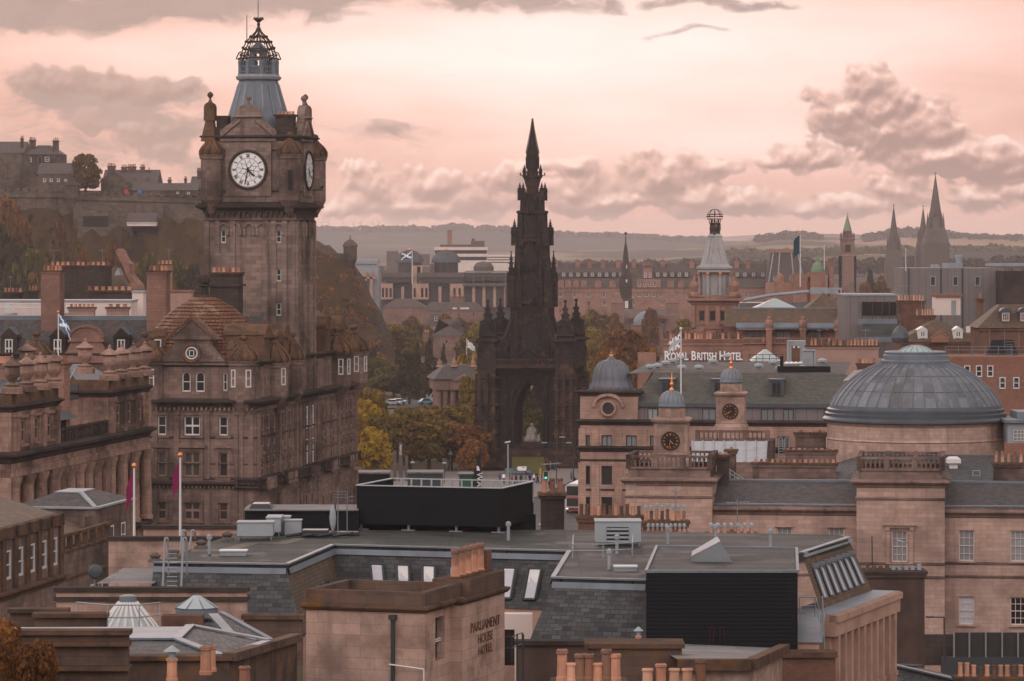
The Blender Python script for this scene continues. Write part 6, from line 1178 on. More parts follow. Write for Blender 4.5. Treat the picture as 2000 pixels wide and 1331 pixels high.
def car(label,px,py,Y,yaw,mat,L=4.3):
 fr=Fr(X_(px,Y),Y,-.25,yaw);c=thing('parked_car',label,'car',fr.w((0,0,0)),'cars on the garden road');m=MB(fr);h=L/2
 S=[(-h,.35),(-h,.85),(-h*.72,.95),(-h*.45,1.42),(h*.3,1.45),(h*.62,.98),(h*.95,.86),(h,.4)];n=len(S)
 m.add([(x,-.8,q)for x,q in S]+[(x,.8,q)for x,q in S],[tuple(range(n-1,-1,-1)),tuple(range(n,2*n))]+[(i,(i+1)%n,(i+1)%n+n,i+n)for i in range(n)]);part('body',m,mat,c)
 g=MB(fr);G_=[(-h*.66,.97),(-h*.42,1.36),(h*.27,1.39),(h*.55,.99)];g.add([(x,-.815,q)for x,q in G_],[(3,2,1,0)]);g.add([(h*.335,-.7,1.4),(h*.61,-.7,1.02),(h*.61,.7,1.02),(h*.335,.7,1.4)],[(0,1,2,3)]);part('window',g,'glass_dark',c)
 for s_ in(-.62,.62):
  for b in(-.75,.75):w_=MB(fr);w_.tube((h*s_,b-.12,.32),(h*s_,b+.12,.32),.33,n=12);part('wheel',w_,'rubber',c)
car('silver car parked in front of the blue one on the garden road',768,795,893,10,'car_silver');car('pale blue car behind the silver one on the garden road',778,793,897,6,'car_blue');car('small blue car ahead of the white van',832,793,897,-20,'car_blue',3.9)
Y=900;fr=Fr(X_(832,Y),Y,-.25,0);v=thing('white_van','white high-sided van half hidden by the garden temple','van',fr.w((2,1,0)));m=MB(fr);m.box(0,6.0,1,3.4,.5,3.4);m.box(1.0,6.5,-.2,.99,.4,2.9);part('body',m,'car_white',v);m=MB(fr);m.box(.4,4,.95,.99,1.9,2.9);m.box(1.4,5,-.24,-.2,1.6,2.5);part('window',m,'glass_dark',v);m=MB(fr);m.box(.2,5.8,-.3,-.2,.2,.7);part('bumper',m,'rubber',v)
Y=538;fr=Fr(X_(1104,Y),Y,-.15,9.5);b=thing('double_decker_bus','white double-decker bus with red stripe at the kerb beside the domed corner block','bus',fr.w((1.3,5,0)))
m=MB(fr);S=[(.0,.35),(.0,3.9),(.15,4.2),(.5,4.35),(2.1,4.35),(2.45,4.2),(2.6,3.9),(2.6,.35)];n=len(S);m.add([(x,0,q)for x,q in S]+[(x,10.5,q)for x,q in S],[tuple(range(n-1,-1,-1)),tuple(range(n,2*n))]+[(i,(i+1)%n,(i+1)%n+n,i+n)for i in range(n)]);part('body',m,'car_white',b)
for z0,z1 in((2.6,4.0),(1.0,2.25)):m=MB(fr);m.box(.22,2.38,-.04,-.005,z0,z1);m.box(-.03,-.005,.8,10,z0+.1,z1-.15);part('window',m,'glass_dark',b)
m=MB(fr);m.box(0,2.6,-.05,-.005,2.32,2.5);part('stripe',m,'cloth_red',b);m=MB(fr);m.box(.1,2.5,-.06,-.005,.4,.85);part('bumper',m,'bus_red',b)
for a_ in(.3,2.3):m=MB(fr);m.box(a_-.15,a_+.15,-.08,-.06,.62,.78);part('headlight',m,'lamp_white',b)
for s_ in(1.8,8):
 for a_ in(.12,2.48):m=MB(fr);m.tube((a_-.13,s_,.48),(a_+.13,s_,.48),.48,n=12);part('wheel',m,'rubber',b)
def simple(name,label,cat,items,group=None):
 """items: list of (part name, material, function filling a builder)"""
 B=[]
 for nm,mt,fn in items:m=MB();fn(m);B.append((nm,mt,m))
 V0=np.array(B[0][2].V);t=thing(name,label,cat,(V0[:,0].mean(),V0[:,1].mean(),V0[:,2].min()),group)
 for nm,mt,m in B:part(nm,m,mt,t)
 return t
Y=600;p=lambda px,py,o=0:(X_(px,Y),Y+o,Z_(py,Y))
def lamp2(label,px,yt,yb,arms,Y):
 P=lambda x,y,o=0:(X_(x,Y),Y+o,Z_(y,Y))
 simple('street_lamp',label,'street lamp',[('post','steel_dark',lambda m:(m.tube(P(px,yb),P(px,yt),.11,.07),[m.tube(P(px,yt+2),P(px+a,yt+1),.06,.05)for a in arms])),('lamp_head','galvanised',lambda m:[m.box(P(px+a,yt)[0]-.45,P(px+a,yt)[0]+.45,Y-.2,Y+.2,P(px,yt+2)[2],P(px,yt)[2])for a in arms])])
lamp2('double armed street lamp nearer the traffic light',1087,864,955,(-24,24),600);lamp2('taller double armed street lamp beside the domed corner block',1120,853,955,(-22,22),585)
simple('camera_pole','pale blue-grey pole with two camera heads in front of the monument','pole',[('post','lead_pale',lambda m:m.tube(p(993,950),p(992,868),.14,.13,8)),('camera','white_paint',lambda m:m.bar(p(986,866),p(997,864),.35,.22))])
tl=simple('traffic_light','traffic light showing green by the crossing','traffic light',[('post','steel_dark',lambda m:m.tube(p(1066,960),p(1066,925),.09)),('signal_box','clock_black',lambda m:m.box(p(1062,0)[0],p(1070,0)[0],Y-.35,Y-.1,p(0,938)[2],p(0,921)[2])),('backing_board','white_paint',lambda m:m.box(p(1061.3,0)[0],p(1070.7,0)[0],Y-.08,Y-.05,p(0,938.6)[2],p(0,920.4)[2])),('green_lamp','lamp_green',lambda m:m.tube(p(1066,934,-.42),p(1066,934,-.35),.2,n=10))])
simple('traffic_light','amber cased signal head left of the green light','traffic light',[('post','steel_dark',lambda m:m.tube(p(1058,960),p(1058,913),.09)),('signal_box','cloth_ochre',lambda m:(m.box(p(1053,0)[0],p(1058,0)[0],Y-.3,Y,p(0,920)[2],p(0,915)[2]),m.box(p(1053,0)[0],p(1058,0)[0],Y-.3,Y,p(0,926)[2],p(0,920.6)[2])))])
sg=simple('direction_sign','white arrow-ended direction sign on two posts','sign',[('board','cloth_white',lambda m:m.add([p(1006,915.5),p(1011,911.5),p(1028,911.5),p(1028,919.5),p(1011,919.5)],[(0,4,3,2,1)])),('post','steel',lambda m:(m.tube(p(1012,955,.1),p(1012,912,.1),.06),m.tube(p(1024,955,.1),p(1024,912,.1),.06))),('chevron','clock_black',lambda m:m.add([p(1006.4,915.5,-.02),p(1010.5,912,-.02),p(1011.8,912,-.02),p(1009,915.5,-.02),p(1011.8,919,-.02),p(1010.5,919,-.02)],[(0,5,4,3,2,1)])),('red_patch','cloth_red',lambda m:m.add([p(1020,913,-.02),p(1024.5,913,-.02),p(1024.5,914.6,-.02),p(1020,914.6,-.02)],[(3,2,1,0)]))])
simple('street_sign','small teal sign board behind the camera pole','sign',[('board','panel_teal',lambda m:m.box(p(986,0)[0],p(1003,0)[0],Y+1,Y+1.1,p(0,925)[2],p(0,916)[2])),('post','steel_dark',lambda m:m.tube(p(995,955,1.2),p(995,917,1.2),.07))])
simple('blue_banner','small pale blue banner on the lamp post right of the lights','banner',[('cloth','cloth_teal',lambda m:m.box(p(1081,0)[0],p(1085,0)[0],Y-.3,Y-.25,p(0,919)[2],p(0,907)[2]))])
Y=470;fb=simple('feather_banner','tall black feather banner with white arrow mark and lettering','banner',[('pole','steel_dark',lambda m:m.tube(p(940,965),p(939,872),.07,.04)),('cloth','cloth_black',lambda m:m.add([p(938.5,873),p(939.5,873),p(940,960),p(914,960),p(922,935),p(931,905),p(938.5,873,.03),p(939.5,873,.03),p(940,960,.03),p(914,960,.03),p(922,935,.03),p(931,905,.03)],[(5,4,3,2,1,0),(6,7,8,9,10,11),(0,1,7,6),(4,5,11,10),(5,0,6,11),(3,4,10,9)]))])
text_part('lettering','WAY',1.05,'cloth_white',fb,p(931.5,923,-.06),rot=(math.pi/2,math.pi/2,0),align='LEFT',ext=.01,spacing=1.15)
m=MB();m.add([p(931,910,-.06),p(935,911,-.06),p(937.5,919.5,-.06),p(931,919.5,-.06)],[(3,2,1,0)]);part('arrow_mark',m,'cloth_white',fb)
Y=640
for px,yt in((879.5,874),(896,867)):
 simple('lantern_post','slim garden lamp post with conical lantern, '+('the shorter left one' if px<890 else 'the taller right one'),'street lamp',[('post','steel',lambda m:m.tube(p(px,940),p(px,yt),.1,.06)),('lantern','galvanised',lambda m:m.lathe([(.45,0),(.12,.55),(.05,.9)],8,p(px,yt+14)))])
Y=560
for px,yt,yb,w_ in((771,881,940,3.0),(782.5,865,940,3.6),(794,891,940,3.0)):
 tt=simple('timber_pylon',{771:'left grey timber pylon of three by the square',782.5:'tallest middle timber pylon with vertical lettering',794:'shortest right timber pylon of three'}[px],'sign post',[('shaft','stone_grey_far',lambda m:m.box(p(px-w_,0)[0],p(px+w_,0)[0],Y,Y+.5,p(0,yb)[2],p(0,yt)[2]))])
 if px==782.5:text_part('lettering','PRINCES',.42,'cloth_white',tt,p(780.5,869,-.05),rot=(math.pi/2,math.pi/2,0),align='LEFT',ext=.01)
def kiosk(label,p0,p1,yt,yb,Y,mat):simple('kiosk',label,'kiosk',[('body',mat,lambda m:m.box(X_(p0,Y),X_(p1,Y),Y,Y+5,Z_(yb,Y),Z_(yt+3,Y))),('roof','felt_pale',lambda m:m.box(X_(p0-2,Y),X_(p1+2,Y),Y-.3,Y+5.2,Z_(yt+3,Y),Z_(yt,Y)))])
kiosk('long dark flat roofed pavilion at the foot of the hotel',692,760,923,965,470,'plant_black');kiosk('low pale roofed kiosk right of the timber pylons',796,864,922,955,520,'steel_dark');kiosk('dark green market hut behind the feather banner',897,924,926,960,540,'green_paint')
for px,yb in((806,904),(868,905)):Y=540;simple('floodlight','small pale floodlight on a post '+('by the kiosk' if px<820 else 'left of the market hut'),'lamp',[('post','steel_dark',lambda m:m.tube(p(px,945),p(px,yb),.06)),('lamp_head','galvanised',lambda m:m.ball(p(px,yb),.35,8,.5))])
def person(label,px,Y,top,leg,skin='skin',umb=None,yaw=0,zf=-.3,h=1.72,stride=.18,group='people at the crossing'):
 fr=Fr(X_(px,Y),Y,zf,yaw);t=thing('person',label,'person',fr.w((0,0,0)),group);s_=h/1.72;B=bpy.data.meshes.new('body');J=[(0,0,.95),(0,0,1.2),(0,0,1.42),(0,0,1.52),(0,0,1.64),(.09,0,.9),(.1,-stride,.5),(.1,-stride*1.1+.1,.06),(-.09,0,.9),(-.1,stride,.5),(-.1,stride*1.3,.06),(.2,0,1.38),(.25,.05,1.12),(.24,-.08,.9),(-.2,0,1.38),(-.25,-.03,1.12),(-.2,-.2,1.0 if not umb else 1.25)]
 E=[(0,1),(1,2),(2,3),(3,4),(0,5),(5,6),(6,7),(0,8),(8,9),(9,10),(2,11),(11,12),(12,13),(2,14),(14,15),(15,16)];Rr=[.15,.15,.17,.06,.10,.10,.07,.06,.10,.07,.06,.07,.05,.035,.07,.05,.035]
 B.from_pydata([(x*s_,y*s_,q*s_)for x,y,q in J],E,[]);o=bpy.data.objects.new('body',B);COL.objects.link(o);md=o.modifiers.new('skin','SKIN');
 for i,r in enumerate(Rr):B.skin_vertices[0].data[i].radius=(r,r*.85)
 B.skin_vertices[0].data[0].use_root=True;bpy.context.view_layer.update();me=bpy.data.meshes.new_from_object(o.evaluated_get(bpy.context.evaluated_depsgraph_get()));bpy.data.objects.remove(o);me.materials.clear()
 for c_ in(top,leg,skin):me.materials.append(MAT[c_])
 for f in me.polygons:q=f.center.z/s_;f.material_index=2 if q>1.5 else(1 if q<.92 else 0)
 put('body',me,t,fr.w((0,0,0)),-fr.yaw);hr=MB(fr);hr.ball((0,.02,1.70*s_),.105,8);part('hair',hr,'hair',t)
 if umb:u=MB(fr);u.lathe([(.52,2.0),(.45,2.12),(.25,2.24),(.02,2.3)],8,(-.15,-.1,0));u.tube((-.2,-.18,1.2),(-.15,-.1,2.25),.015,n=4);part('umbrella',u,umb,t)
PP=[(976,612,'cloth_grey','cloth_navy',None),(984,606,'cloth_white','cloth_black',None),(1000,604,'cloth_red','cloth_navy',None),(1008,602,'cloth_black','cloth_black','cloth_blue'),(1018,603,'cloth_navy','cloth_black','cloth_grey'),(1027,616,'cloth_black','cloth_grey','cloth_grey'),(1035,604,'cloth_navy','cloth_black','cloth_blue'),(1043,606,'cloth_white','cloth_navy',None),(1050,602,'cloth_black','cloth_navy',None),(1074,590,'cloth_black','cloth_black',None),(1122,598,'cloth_black','cloth_navy',None),(1116,612,'cloth_grey','cloth_black',None)]
for i,(px,Y,a_,b,u)in enumerate(PP):
 person(f'person in {a_[6:]} top'+(f' under a {u[6:]} umbrella' if u else '')+(' on the crossing' if px<1060 else ' by the traffic light' if px<1100 else ' on the pavement by the tall lamp')+(', '+{976:'leftmost of the crowd',984:'second from the left',1008:'beside a red coat',1018:'mid crowd',1027:'standing further back',1035:'right of the further umbrella',1043:'near the crowd end',1050:'last at the right end'}[px]if px in(976,984,1008,1018,1027,1035,1043,1050)else ''),px,Y,a_,b,'skin',u,40*(i%5))
for px,yt in((911.5,663),(940.5,660)):flagpole(('pole with red, white and blue crossed flag' if px<920 else 'pole with pale blue flag')+' among the garden trees',px,722,yt,820,'cloth_navy' if px<920 else 'cloth_teal',2.6,1.6,None,.8,1,jack if px<920 else salt,.09)
flagpole('tall white pole with blue flag and white cross between the two brown domes',805,555,490,1440,'cloth_navy',4.6,2.6,None,.3,-1,salt,.22)
# ================================================================ RIGHT SIDE: record hall with the great dome
RH=Fr(X_(1222,312),312,0,7.0);fr=RH;z=lambda py,b=0,a=10:Z_(py,fr.w((a,b))[1]);A=fr.a_at
rec=thing('domed_hall','long pink ashlar hall with great ribbed lead dome behind and balustraded pavilions','building',fr.w((17,12,0)))
a1,a2,a3,a4=A(1392,1),A(1673),A(1845),A(2060,1);w_=MB(fr)
facade(w_,rec,(0,0),(a1,0),0,z(944,0,3),[],.3);facade(w_,None,(a1,0),(a1,8),0,z(944,0,3));facade(w_,None,(0,8),(0,0),0,z(944,0,3))
gz=lambda px,yt,yb,a0,st='geo':(A(px)-a0,z(yb),1.32,z(yt)-z(yb),st)
facade(w_,rec,(a1,1.2),(a2,1.2),0,z(1000),[gz(1531,1031,1092,a1),gz(1633,1031,1092,a1)],.3)
facade(w_,rec,(a2,0),(a3,0),0,z(944),[gz(1757,1034,1096,a2),gz(1757,1165,1222,a2)],.3);facade(w_,None,(a3,0),(a3,9),0,z(944));facade(w_,None,(a2,9),(a2,0),0,z(944))
facade(w_,rec,(a3,1.2),(a4,1.2),0,z(1000,1,28),[gz(1888,1034,1095,a3),gz(1989,1034,1095,a3),gz(1888,1163,1218,a3,'geob'),gz(1989,1163,1218,a3,'geod')],.3);part('wall',w_,'sandstone_pale',rec)
t=MB(fr);PV=[(-.0,8),(0,0),(a1,0),(a1,8)];PC=[(a2,9),(a2,0),(a3,0),(a3,9)]
for P_ in(PV,PC):P_=P_ if P_ is PC else P_;t.mould(P_,z(951),CORN);t.mould(P_,z(975),STRING)
t.mould([(a1,1.2),(a2,1.2)],z(1008),CORN);t.mould([(a3,1.2),(a4,1.2)],z(1010),CORN)
for yy in(1101,1127):t.mould([(a1,1.2),(a2,1.2)],z(yy),STRING);t.mould([(a2,0),(a3,0)],z(yy),STRING);t.mould([(a3,1.2),(a4,1.2)],z(yy),STRING)
t.box(a1-.01,a2,1.3,1.8,z(1000),z(988));t.box(a3,a4,1.3,1.8,z(1001),z(990));part('cornice',t,'sandstone_brown',rec)
s=MB(fr);c=A(1757)
for q in(-1,1):s.box(c+q*.98-.15,c+q*.98+.15,-.18,0,z(1098),z(1026));s.box(c+q*1.02-.16,c+q*1.02+.16,-.34,0,z(1033),z(1024))
s.box(c-1.25,c+1.25,-.3,0,z(1028),z(1023));s.gable(c-1.45,c+1.45,-.5,0,z(1023),z(1008),'b');s.box(c-.9,c+.9,-.2,0,z(1099),z(1096));s.box(c-1.1,c+1.1,-.06,0,z(1118),z(1100));part('window_surround',s,'sandstone_pale',rec)
for px,y0,nm in((1888,1097,'window_sill'),(1888,1221,'window_sill'),(1989,1097,'window_sill'),(1989,1221,'window_sill'),(1531,1031,'lintel'),(1633,1031,'lintel')):s=MB(fr);a=A(px,1.2);s.box(a-.8,a+.8,1.0,1.2,z(y0),z(y0-3));part(nm,s,'sandstone_pale',rec)
for P_,lb in(([(.2,.4),(a1-.2,.4),(a1-.2,7.8),(.2,7.8)],0),([(a2+.2,.4),(a3-.2,.4),(a3-.2,8.6),(a2+.2,8.6)],1)):
 b=MB(fr);b.mould(P_,z(941),[(0,0),(0,1.05),(-.3,1.05)],True);b.poly([(x,y,z(932))for x,y in P_]);part('blocking',b,'sandstone_brown',rec);b=MB(fr);balus(b,P_,z(941)+1.0,1.15,2.6,.16,True,2.6,.2);part('balustrade',b,'sandstone_brown',rec)
r=MB(fr)
for q0,q1 in((a1,a2),(a3,a4)):r.add([(q0,1.5,z(990)),(q1,1.5,z(990)),(q1,8.5,z(940,8)),(q0,8.5,z(940,8)),(q0,15,z(990)),(q1,15,z(990))],[(0,1,2,3),(3,2,5,4)])
part('roof',r,'slate',rec)
for q0,q1 in((a1,a2),(a3,a4)):r=MB(fr);r.box(q0,q1,8.3,8.8,z(941,8)-.2,z(937,8));part('lead_ridge',r,'lead',rec);r=MB(fr);r.box(q0,q1,1.25,1.75,z(989),z(986));part('lead_gutter',r,'lead',rec)
r=MB(fr);r.add([(A(1640,14),14,z(942,14)),(A(2050,14),14,z(942,14)),(A(2050,28),28,z(886,28)),(A(1700,28),28,z(886,28))],[(0,1,2,3)]);r.add([(A(1640,14),14,z(942,14)),(A(1700,28),28,z(886,28)),(A(1600,40),40,z(942,14)),(A(1600,20),20,z(942,14))],[(0,1,2,3)]);part('inner_roof',r,'slate_near',rec)
Yd=347;kd=Yd/F;D=(X_(1788,Yd),Yd,0);zd=lambda py:Z_(py,Yd);m=MB();R=lambda p:p*kd
m.lathe([(R(172),0),(R(172),zd(858)),(R(174),zd(856)),(R(172),zd(853)),(R(172),zd(828)),(R(177),zd(823))],72,D);drum=part('drum',m,'sandstone_pale',rec,False)
m=MB();m.lathe([(R(177),zd(823)),(R(181),zd(820)),(R(181),zd(817)),(R(176),zd(812)),(R(176),zd(806)),(R(172),zd(804)),(R(172),zd(798)),(R(168),zd(796)),(R(166),zd(790))],72,D);part('dome_steps',m,'lead_dark',rec)
PD=[(R(166),zd(790)),(R(158),zd(776)),(R(146),zd(761)),(R(131),zd(746)),(R(113),zd(732)),(R(93),zd(720)),(R(72),zd(711)),(R(66),zd(709))]
m=MB();m.lathe(PD,88,D,cap=False);dm=part('dome',m,'dome_sheet',rec,True);m=MB()
for i in range(44):an=2*math.pi*i/44;m.path([(D[0]+(r_+.03)*math.cos(an),D[1]+(r_+.03)*math.sin(an),q+.03)for r_,q in PD],.055,4)
part('dome_rib',m,'lead',dm)
for j in(2,4):
 m=MB()
 for i in range(72):u,v=2*math.pi*i/72,2*math.pi*(i+1)/72;r_,q=PD[j];m.tube((D[0]+r_*math.cos(u),D[1]+r_*math.sin(u),q),(D[0]+r_*math.cos(v),D[1]+r_*math.sin(v),q),.035,n=4)
 part('sheet_seam',m,'lead_dark',dm)
m=MB();m.lathe([(R(66),zd(710)),(R(67),zd(707)),(R(67),zd(704)),(R(63),zd(702)),(R(63),zd(694)),(R(60),zd(692)),(R(61),zd(688)),(R(57),zd(686)),(R(30),zd(687))],40,D);part('dome_collar',m,'lead',dm)
m=MB();m.lathe([(R(38),zd(688)),(R(35),zd(687)),(R(22),zd(679)),(R(8),zd(675)),(.05,zd(674.5))],16,D);cp=part('cupola',m,'copper_pale',dm);m=MB()
for i in range(16):an=2*math.pi*i/16;m.path([(D[0]+r_*math.cos(an),D[1]+r_*math.sin(an),q+.03)for r_,q in((R(35),zd(687)),(R(22),zd(679)),(R(8),zd(675)))],.04,4)
part('cupola_bar',m,'lead_pale',cp)
def turret(px,Y,s_,top,clk,petals):
 k=Y/F;c=(X_(px,Y),Y);f=Fr(c[0],c[1],0,7.0);zz=lambda p:Z_(top+(p-765)*s_,Y);h=lambda p:p*k*s_;m=MB(f)
 m.sqlathe([(h(37),zz(925)),(h(37),zz(895)),(h(34),zz(890)),(h(32),zz(886)),(h(31),zz(884)),(h(31),zz(828))],(0,0,0));m.sqlathe([(h(31),zz(828)),(h(33),zz(826)),(h(37),zz(822)),(h(38),zz(818)),(h(30),zz(815))],(0,0,0));m.lathe([(h(25.5),zz(816)),(h(25),zz(797)),(h(26),zz(795))],20,(0,0,0))
 for u in(-1,1):m.box(u*h(29.5)-h(3.5),u*h(29.5)+h(3.5),-h(32.5),-h(30),zz(884),zz(828));m.box(h(30),h(32.5),u*h(29.5)-h(3.5),u*h(29.5)+h(3.5),zz(884),zz(828))
 m.sqlathe([(h(33),zz(888)),(h(34),zz(886)),(h(31.5),zz(884))],(0,0,0));tt=part('clock_turret',m,'sandstone_near',rec);m=MB(f);m.lathe([(h(26.5),zz(796)),(h(26.5),zz(792)),(h(25),zz(790)),(h(25),zz(786)),(h(23),zz(777)),(h(17),zz(769)),(h(8),zz(764)),(.03,zz(762.5))],20,(0,0,0));td=part('turret_dome',m,'lead',tt,True)
 m=MB(f)
 for i in range(16):an=i*math.pi/8;m.path([(h(r_)*math.cos(an),h(r_)*math.sin(an),zz(y)+.02)for r_,y in((25,786),(23,777),(17,769),(8,764))],.04,3)
 part('dome_rib',m,'lead_pale',td);m=MB(f);m.lathe([(h(5),zz(764)),(h(5.5),zz(761)),(h(2),zz(758)),(h(1.6),zz(755)),(h(4.5),zz(752)),(h(3),zz(748)),(h(1.2),zz(746)),(h(2.6),zz(743)),(h(1),zz(740)),(h(.5),zz(728))],10,(0,0,0));part('finial',m,'gilt',td,True)
 clock(tt,f,(0,-h(31.2),zz(860)),h(16),'f',*clk,face='clock_black',ink='gilt',petals=False,rim='clock_black')
turret(1312,317,1.0,765,(4,32),False);turret(1428,372,.85,722,(7,40),False)
m=MB();bz=Fr(X_(1362,366),366,0,7);m=MB(bz);balus(m,[(0,0),(X_(1500,366)-X_(1362,366),0)],Z_(862,366),1.1,2.4,.16,pier=2.4);m.box(0,7.5,.2,6,0,Z_(861,366));part('rear_pavilion',m,'sandstone_brown',rec)
m=MB();y0,y1=332,345;m.add([(X_(1352,y0),y0,Z_(903,y0)),(X_(1496,y0),y0,Z_(903,y0)),(X_(1500,y1),y1,Z_(862,y1)),(X_(1350,y1),y1,Z_(862,y1))],[(0,1,2,3)]);m.add([(X_(1496,y0),y0,Z_(903,y0)),(X_(1496,y1),y1+4,Z_(903,y0)),(X_(1500,y1),y1,Z_(862,y1))],[(0,1,2)]);rl=part('lead_roof',m,'lead_pale',rec);m=MB()
for i in range(8):px=1352+i*20.6;m.bar((X_(px,y0),y0,Z_(903,y0)),(X_(px+.3,y1),y1,Z_(862,y1)),.09,.1)
part('roof_roll',m,'lead_pale',rl)
for p0,p1,yt,yb,Y,n,ph in((1400,1422,890,945,318,2,.2),(1418,1436,880,945,326,1,.2),(1470,1632,905,945,326,15,.28),(1533,1632,880,905,334,9,.12),(1553,1612,846,868,352,8,.2),(1940,2012,905,945,318,6,.95)):
 f=Fr(X_(p0,Y),Y,0,7);chimney(rec,f,0,X_(p1,Y)-X_(p0,Y),0,1.5,Z_(yb,Y)-4,Z_(yt,Y),n,ph,.16,'sandstone_brown',jit=0)
m=MB();Y=322;P=lambda x,y,o=0:(X_(x,Y),Y+o,Z_(y,Y))
for o in(0,.7):
 m.path([P(1418,912,o),P(1452,936,o)],.035,4);m.path([P(1418,920,o),P(1452,942,o)],.035,4);[m.tube(P(1418+i*8.5,912+i*6,o),P(1418+i*8.5,928+i*6,o),.03,n=4)for i in range(5)]
solo('roof_ladder',m,'galvanised','galvanised stair rail beside the first clock turret','ladder');m=MB();Y=345
for x in(1521,1533):m.tube(P(x,895),P(x,857),.04,n=4);m.path([P(x,857),P(x+4,854),P(x+8,858),P(x+8,880)],.03,4)
for i in range(7):m.tube(P(1521,862+i*5),P(1533,862+i*5),.025,n=4)
solo('roof_ladder',m,'galvanised','small hooped ladder right of the pale lead roof','ladder');m=MB();Y=326;m.path([P(1900,940),P(1900,920),P(1914,920),P(1914,940)],.04,4);m.tube(P(1900,930),P(1914,930),.03,n=4);solo('roof_ladder',m,'galvanised','small steel hoop rail on the dark roof right of the balustrade','rail')
Y=330;simple('roof_vent','white box vent on the dark roof below the great dome','vent',[('body','white_paint',lambda m:m.sqlathe([(.35,-.2),(.35,.5),(.62,.62),(.6,1.0),(.35,1.2)],P(1862,918)))])
# ================================================================ mansarded corner block with small lead dome
CB=Fr(X_(1133,424),424,0,8.0);fr=CB;z=lambda py,b=0,a=8:Z_(py,fr.w((a,b))[1]);A=fr.a_at;cor=thing('corner_block','pink corner block with small lead dome, round window and green slate mansard','building',fr.w((14,8,0)))
aR=A(1680);ws=[(A(px),z(yb),w0,z(yt)-z(yb),st)for yt,yb,st in((851,876,'dark2'),(911,948,'dark'),(972,1010,'dark'),(1040,1090,'dark'))for px,w0 in((1146,.75),(1185,1.25),(1233,1.25),(1276,.8),(1530,1.3),(1565,1.0))if not(px in(1233,)and yt>900)]
m=MB(fr);facade(m,cor,(0,0),(aR,0),0,z(830),ws,.35);facade(m,None,(0,30),(0,0),0,z(830));m.box(0,A(1245,-.3),-.0,6.2,z(831),z(766));part('wall',m,'sandstone_pink',cor)
m=MB(fr);PQ=[(0,20),(0,0),(aR,0)];m.mould(PQ,z(884),CORN);m.mould(PQ,z(832),CORN);m.mould(PQ,z(960),STRING);m.mould(PQ,z(902),STRING);a=A(1188);PT=[(0,6),(0,-.05),(A(1245),-.05),(A(1245),6)];m.mould(PT,z(775),CORN);part('cornice',m,'stone_dark',cor)
m=MB(fr)
for px in(1137,1163,1208,1257):m.box(A(px)-.4,A(px)+.4,-.15,0,z(880),z(838));m.box(A(px)-.45,A(px)+.45,-.15,0,z(1040),z(905))
part('pilasters',m,'sandstone_pink',cor);m=MB(fr);cz=z(799);q=12*424/F
for i in range(20):u,v=i*math.pi/10,(i+1)*math.pi/10;m.tube((a+q*1.2*math.cos(u),-.1,cz+q*1.2*math.sin(u)),(a+q*1.2*math.cos(v),-.1,cz+q*1.2*math.sin(v)),.2,n=5)
for i in range(10):u,v=i*math.pi/10,(i+1)*math.pi/10;m.tube((a+q*2.4*math.cos(u),-.3,z(795)+q*1.9*math.sin(u)),(a+q*2.4*math.cos(v),-.3,z(795)+q*1.9*math.sin(v)),.25,n=5)
rw=part('round_window',m,'sandstone_pink',cor);m=MB(fr);m.add([(a+q*math.cos(i*.314),-.08,cz+q*math.sin(i*.314))for i in range(20)],[tuple(range(19,-1,-1))]);part('round_pane',m,'glass_dark',rw)
kq=428/F;c=(A(1194,4),4,0);hd=lambda p:z(p,4);m=MB(fr);m.sqlathe([(46*kq,hd(768)),(46*kq,hd(764)),(44*kq,hd(762))],c);m.lathe([(44*kq*1.04,hd(764)),(40*kq,hd(752)),(37*kq,hd(745)),(36.5*kq,hd(742)),(36*kq,hd(735)),(33*kq,hd(722)),(26*kq,hd(711)),(16*kq,hd(705)),(8*kq,hd(702.5)),(7*kq,hd(700)),(4.5*kq,hd(698)),(3*kq,hd(694)),(2.6*kq,hd(690)),(.05,hd(687))],16,c,math.pi/16);dm=part('dome',m,'dome_lead',cor,True);m=MB(fr)
for i in range(16):an=math.pi/8*i+.2;m.path([(c[0]+r_*kq*math.cos(an),c[1]+r_*kq*math.sin(an),hd(y))for r_,y in((45,764),(37,744),(36,735),(33,722),(26,711),(16,705))],.07,4)
part('dome_rib',m,'lead',dm);m=MB(fr);m.ball((c[0],c[1],hd(696)),4.5*kq,8);m.ball((c[0],c[1],hd(690)),2.4*kq,8);part('finial',m,'gilt',dm)
m=MB(fr);f0=A(1236,.6);m.box(f0,aR+4,.6,14,z(832),z(795));part('attic',m,'zinc_grey',cor);m=MB(fr);m.box(f0-.2,aR+4,.2,1.2,z(795),z(788));part('gutter',m,'lead_dark',cor)
m=MB(fr);m.add([(f0,.3,z(788)),(aR+4,.3,z(788)),(A(1650,5),5,z(728,5)),(A(1276,5),5,z(728,5)),(f0,16,z(788)),(A(1276,12),12,z(728,5))],[(0,1,2,3),(0,3,5,4)]);part('mansard',m,'slate_green',cor)
m=MB(fr);m.add([(A(1276,5),5,z(727,5)),(A(1652,5),5,z(727,5)),(A(1662,42),42,z(727,5)),(A(1290,42),42,z(727,5))],[(0,1,2,3)]);m.add([(A(1224,1),2,z(729,5)),(A(1276,5),5,z(727,5)),(A(1290,42),42,z(727,5)),(A(1268,42),42,z(728,5))],[(0,1,2,3)]);part('flat_roof',m,'felt_grey',cor)
